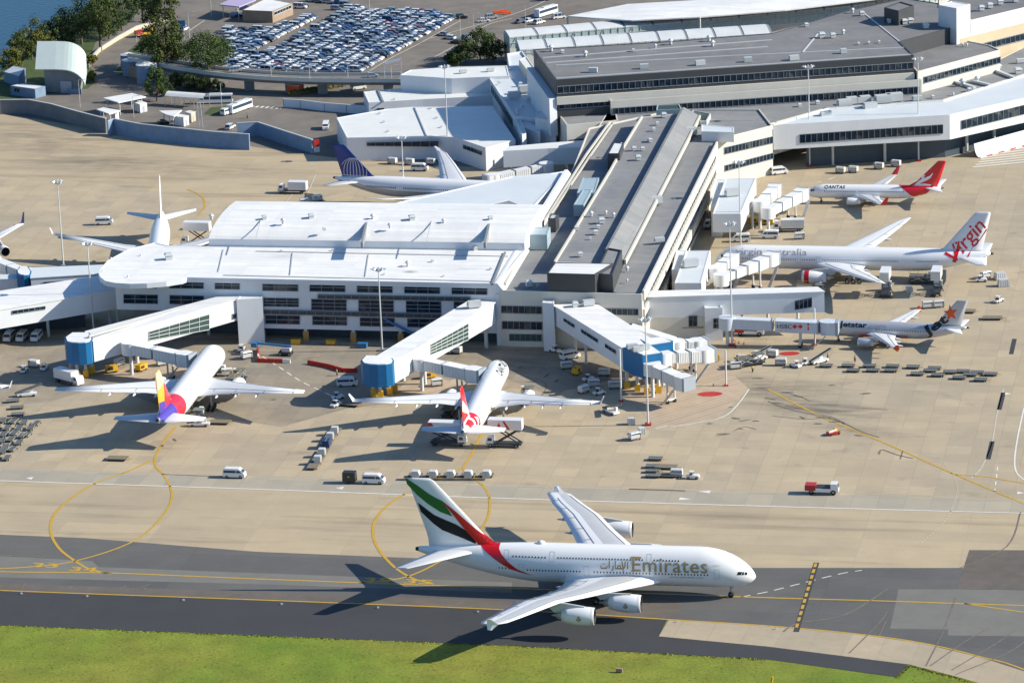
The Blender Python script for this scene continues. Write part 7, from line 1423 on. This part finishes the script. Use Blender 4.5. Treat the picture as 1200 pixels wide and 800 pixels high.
# red barriers and the blue boom lift
def barrier(px, lb):
    pts = [g2(x, y) for x, y in px]; c = pts[0]; r = thing("barrier_row", lb, "barrier", (*c,0)); mb = MB(); 
    for a, b in zip(pts, pts[1:]):
        A, B = Vector(a), Vector(b); k = max(1, int((B-A).length/2.0))
        for i in range(k): p, q = A.lerp(B, i/k), A.lerp(B, (i+.94)/k); part(MB().bar((*p,.35),(*q,.35),.55,.7).bar((*p,.85),(*q,.85),.3,.4), "barrier_block", MATS["red_paint"] if i % 5 != 3 or len(px) > 3 else m_wht, r)
    return r
barrier([(302,410),(303,424.5),(341,425.5)], "L shaped row of red water barriers beside the blue boom lift"); barrier([(361,426.5),(385,431),(402,436),(420,436.5)], "curving row of red water barriers ending at the round blue gangway end")
r = thing("boom_lift", "blue boom lift with its arm folded beside the red barriers", "boom lift", at(335,416), 2.9); MB().box(-1.6,1.6,-1.1,1.1,.5,1.1).build("chassis", m_scis, r); MB().box(-1.4,.8,-.9,.9,1.1,2.1,taper=.1).build("turret", m_wrap, r); MB().bar((-1.5,0,2.3),(7.5,0,2.9),.45,.5).build("boom", m_steelb, r); MB().box(7.3,8.8,-.8,.8,2.0,3.1).build("basket", m_steelb, r); wheels(r, (-1.2,1.2), 1.0, .5, .4)
r = thing("boom_lift", "blue boom lift reaching up in front of the concourse windows", "boom lift", at(488,404), 2.75); MB().box(-1.6,1.6,-1.1,1.1,.5,1.1).build("chassis", m_scis, r); MB().box(-1.2,.8,-.9,.9,1.1,2.0).build("turret", m_steelb, r); MB().bar((-1.0,0,2.0),(9.0,0,6.5),.5,.55).build("boom", m_steelb, r); wheels(r, (-1.2,1.2), 1.0, .5, .4)
for x, y, lb in ((347,400,"small yellow cart against the dark base of the concourse"),(388,400.5,"yellow bin against the dark base of the concourse"),(425,404,"blue bin under the concourse by the mast")):
    r = thing("equipment_bin", lb, "bin", at(x,y+3), D); MB().box(-1.2,1.2,-.7,.7,.15,1.1,taper=.05).build("tub", m_vyel if "yellow" in lb else m_steelb, r); MB().box(-1.25,1.25,-.75,.75,1.1,1.2).build("lid", m_vyel if "yellow" in lb else m_steelb, r)
# people at work on the apron and by the road
m_vis = mat("hi_vis_yellow", (.45,.55,.03), .7); m_skin = mat("skin", (.45,.28,.2), .6); m_trous = mat("navy_trousers", (.02,.025,.05), .8)
def person(x, y, rz, vest, lb):
    r = thing("person", lb, "person", at(x, y), rz); mb = MB()
    def lim(pts, n=8):
        rings = []
        for (a, b, c, rr, ry) in pts: rings.append([(a+rr*math.cos(t*2*math.pi/n), b+ry*math.sin(t*2*math.pi/n), c) for t in range(n)])
        mb.loft(rings, 0, True)
    for s, dx in ((-1,.12),(1,-.12)): lim([(dx,s*.11,0,.06,.05),(dx,s*.11,.08,.06,.05),(dx*.5,s*.1,.48,.075,.07),(0,s*.09,.9,.10,.09)])
    lim([(0,0,.86,.11,.17),(0,0,1.1,.11,.16),(0,0,1.38,.12,.21),(0,0,1.48,.07,.1),(0,0,1.55,.055,.055),(0,0,1.6,.09,.075),(.01,0,1.7,.11,.085),(0,0,1.79,.07,.06),(0,0,1.82,.02,.02)])
    for s in (-1, 1): lim([(.02,s*.30,.78,.035,.035),(.04,s*.29,1.1,.045,.045),(0,s*.23,1.42,.06,.055)])
    mb.m = [0]*len(mb.f); mb.build("body", m_skin, r); 
    v = MB(); rings = [[(rr*math.cos(t*math.pi/5), ry*math.sin(t*math.pi/5), z) for t in range(10)] for z, rr, ry in ((.95,.135,.20),(1.1,.13,.19),(1.38,.14,.235),(1.46,.09,.15))]; v.loft(rings, 0, True).build("vest", vest, r)
    t = MB()
    for s, dx in ((-1,.12),(1,-.12)): t.loft([[(a+q*math.cos(k*math.pi/4), b+q*math.sin(k*math.pi/4), c) for k in range(8)] for a, b, c, q in ((dx,s*.11,.1,.085),(dx*.5,s*.1,.48,.095),(0,s*.09,.92,.125))], 0, True)
    t.build("trousers", m_trous, r); h = MB().tube((0,0,1.73),(0,0,1.85),.125,.06,n=10); h.build("cap", m_trous, r); return r
person(290,139,.4,MATS["red_paint"],"person in a red vest walking across the yard by the zebra crossing")
for x, y, lb in ((882,436,"person in a yellow vest left of the belt loader"),(970,420,"person in a yellow vest beside the right belt loader"),(1002,424,"person in a yellow vest by the silver jet's engine"),(862,408,"person in a yellow vest near the white post"),(1045,350,"person in a yellow vest under the long white jet's rear"),(395,440,"person in a yellow vest beside the red barriers")): person(x, y, x*.7, m_vis, lb)
for i, (x, y) in enumerate(((866,402),(872,403),(860,399),(836,452),(432,441))): 
    c = thing("traffic_cone", "orange cone on the apron near the foot of an air bridge", "cone", at(x,y), 0, "orange cones by the air bridges"); MB().tube((0,0,.04),(0,0,.75),.2,.04,n=10).build("cone_body", MATS["star_orange"], c); MB().box(-.27,.27,-.27,.27,0,.04).build("cone_foot", m_tyre, c)
# taxiway furniture: white edge boxes, a guidance box and the yellow marker at the grass edge
for x, y in ((102,698.7),(215,703.3),(330,708),(443,712),(560,717),(25,695.6),(793,728.5),(909,737)):
    r = thing("edge_light", "small white taxiway edge light along the yellow line", "light", at(x,y), 0, "white edge lights of the taxiway"); MB().box(-.2,.2,-.15,.15,0,.28).build("housing", m_wht, r); MB().tube((0,0,.28),(0,0,.45),.08,.04,n=8).build("lens", m_steelb, r)
r = thing("marker_board", "small brown box on the grass in front of the huge jet", "marker", at(726,787), D); MB().box(-.7,.6,-.25,.25,.1,.8).build("board", m_brick, r); MB().box(-.6,-.45,-.1,.1,0,.1).box(.35,.5,-.1,.1,0,.1).build("legs", m_scis, r)
r = thing("marker_cylinder", "leaning yellow marker at the bottom edge of the grass", "marker", at(904,802), 0); MB().tube((0,0,.2),(.25,.1,1.6),.22,n=10).build("post", m_vyel, r); MB().box(-.35,.35,-.3,.3,0,.2).build("foot", m_scis, r)
# pale deflector fence on the striped stand at right
df = thing("deflector_fence", "curved pale deflector fence over a striped floor at the right edge", "fence", G(1140,180)); A, B = G(1141,184), G(1330,132); d = (B-A).normalized(); n = Vector((-d.y, d.x, 0)); sec = [(2.2,0),(1.2,.6),(.5,1.6),(.15,2.8),(0,4.0),(.2,4.0),(.4,2.8),(.75,1.6),(1.5,.5),(2.4,0)]
part(MB().loft([[p-n*q+Vector((0,0,z)) for q, z in sec] for p in (A, B)], 0, True, False), "curved_panel", m_roofp, df)
part(MB().bar(A-n*2.5+Vector((0,0,.12)), B-n*2.5+Vector((0,0,.12)), .5, .25), "kerb", MATS["red_paint"], df)
pb = MB(); [pb.bar(A.lerp(B,k/14)-n*2.52+Vector((0,0,.14)), A.lerp(B,(k+.5)/14)-n*2.52+Vector((0,0,.14)), .56, .27) for k in range(14)]; part(pb, "kerb_blocks", m_wht, df)
# cream barrier wall along the river road
wallrun("cream barrier wall curving along the river road under the trees", [(104,76),(106,68),(116,57),(138,43),(160,31),(180,25.5),(200,18)], 1.3, m_beige, "barrier_wall", .5)
for x, y, rz, lb in ((171,42,.6,"yellow truck with a black board on the river road"),): r = truck(k_truck(), x, y, rz, lb); [setattr(c.data.materials, '__len__', None) if False else None for c in ()]; r.children[1].data.materials[0] = m_vyel; r.children[0].data.materials[0] = m_vyel
for i, (x, y) in enumerate(((583,16),(589,15),(594,17))): 
    r = thing("road_barrier", "orange road barrier beside the car park exit", "barrier", at(x,y), .3, "orange barriers at the car park exit"); MB().box(-1.6,1.6,-.2,.2,.2,1.0).build("board", MATS["star_orange"], r); MB().box(-1.3,-1.1,-.4,.4,0,.2).box(1.1,1.3,-.4,.4,0,.2).build("feet", m_scis, r)
for o in list(bpy.data.objects):
    if o.parent is None and o.type == 'EMPTY' and o.get("label") in ("van","bus","dolly","load","cart","tug","container","truck","belt loader"): print("UNPLACED", o.name, o["label"])
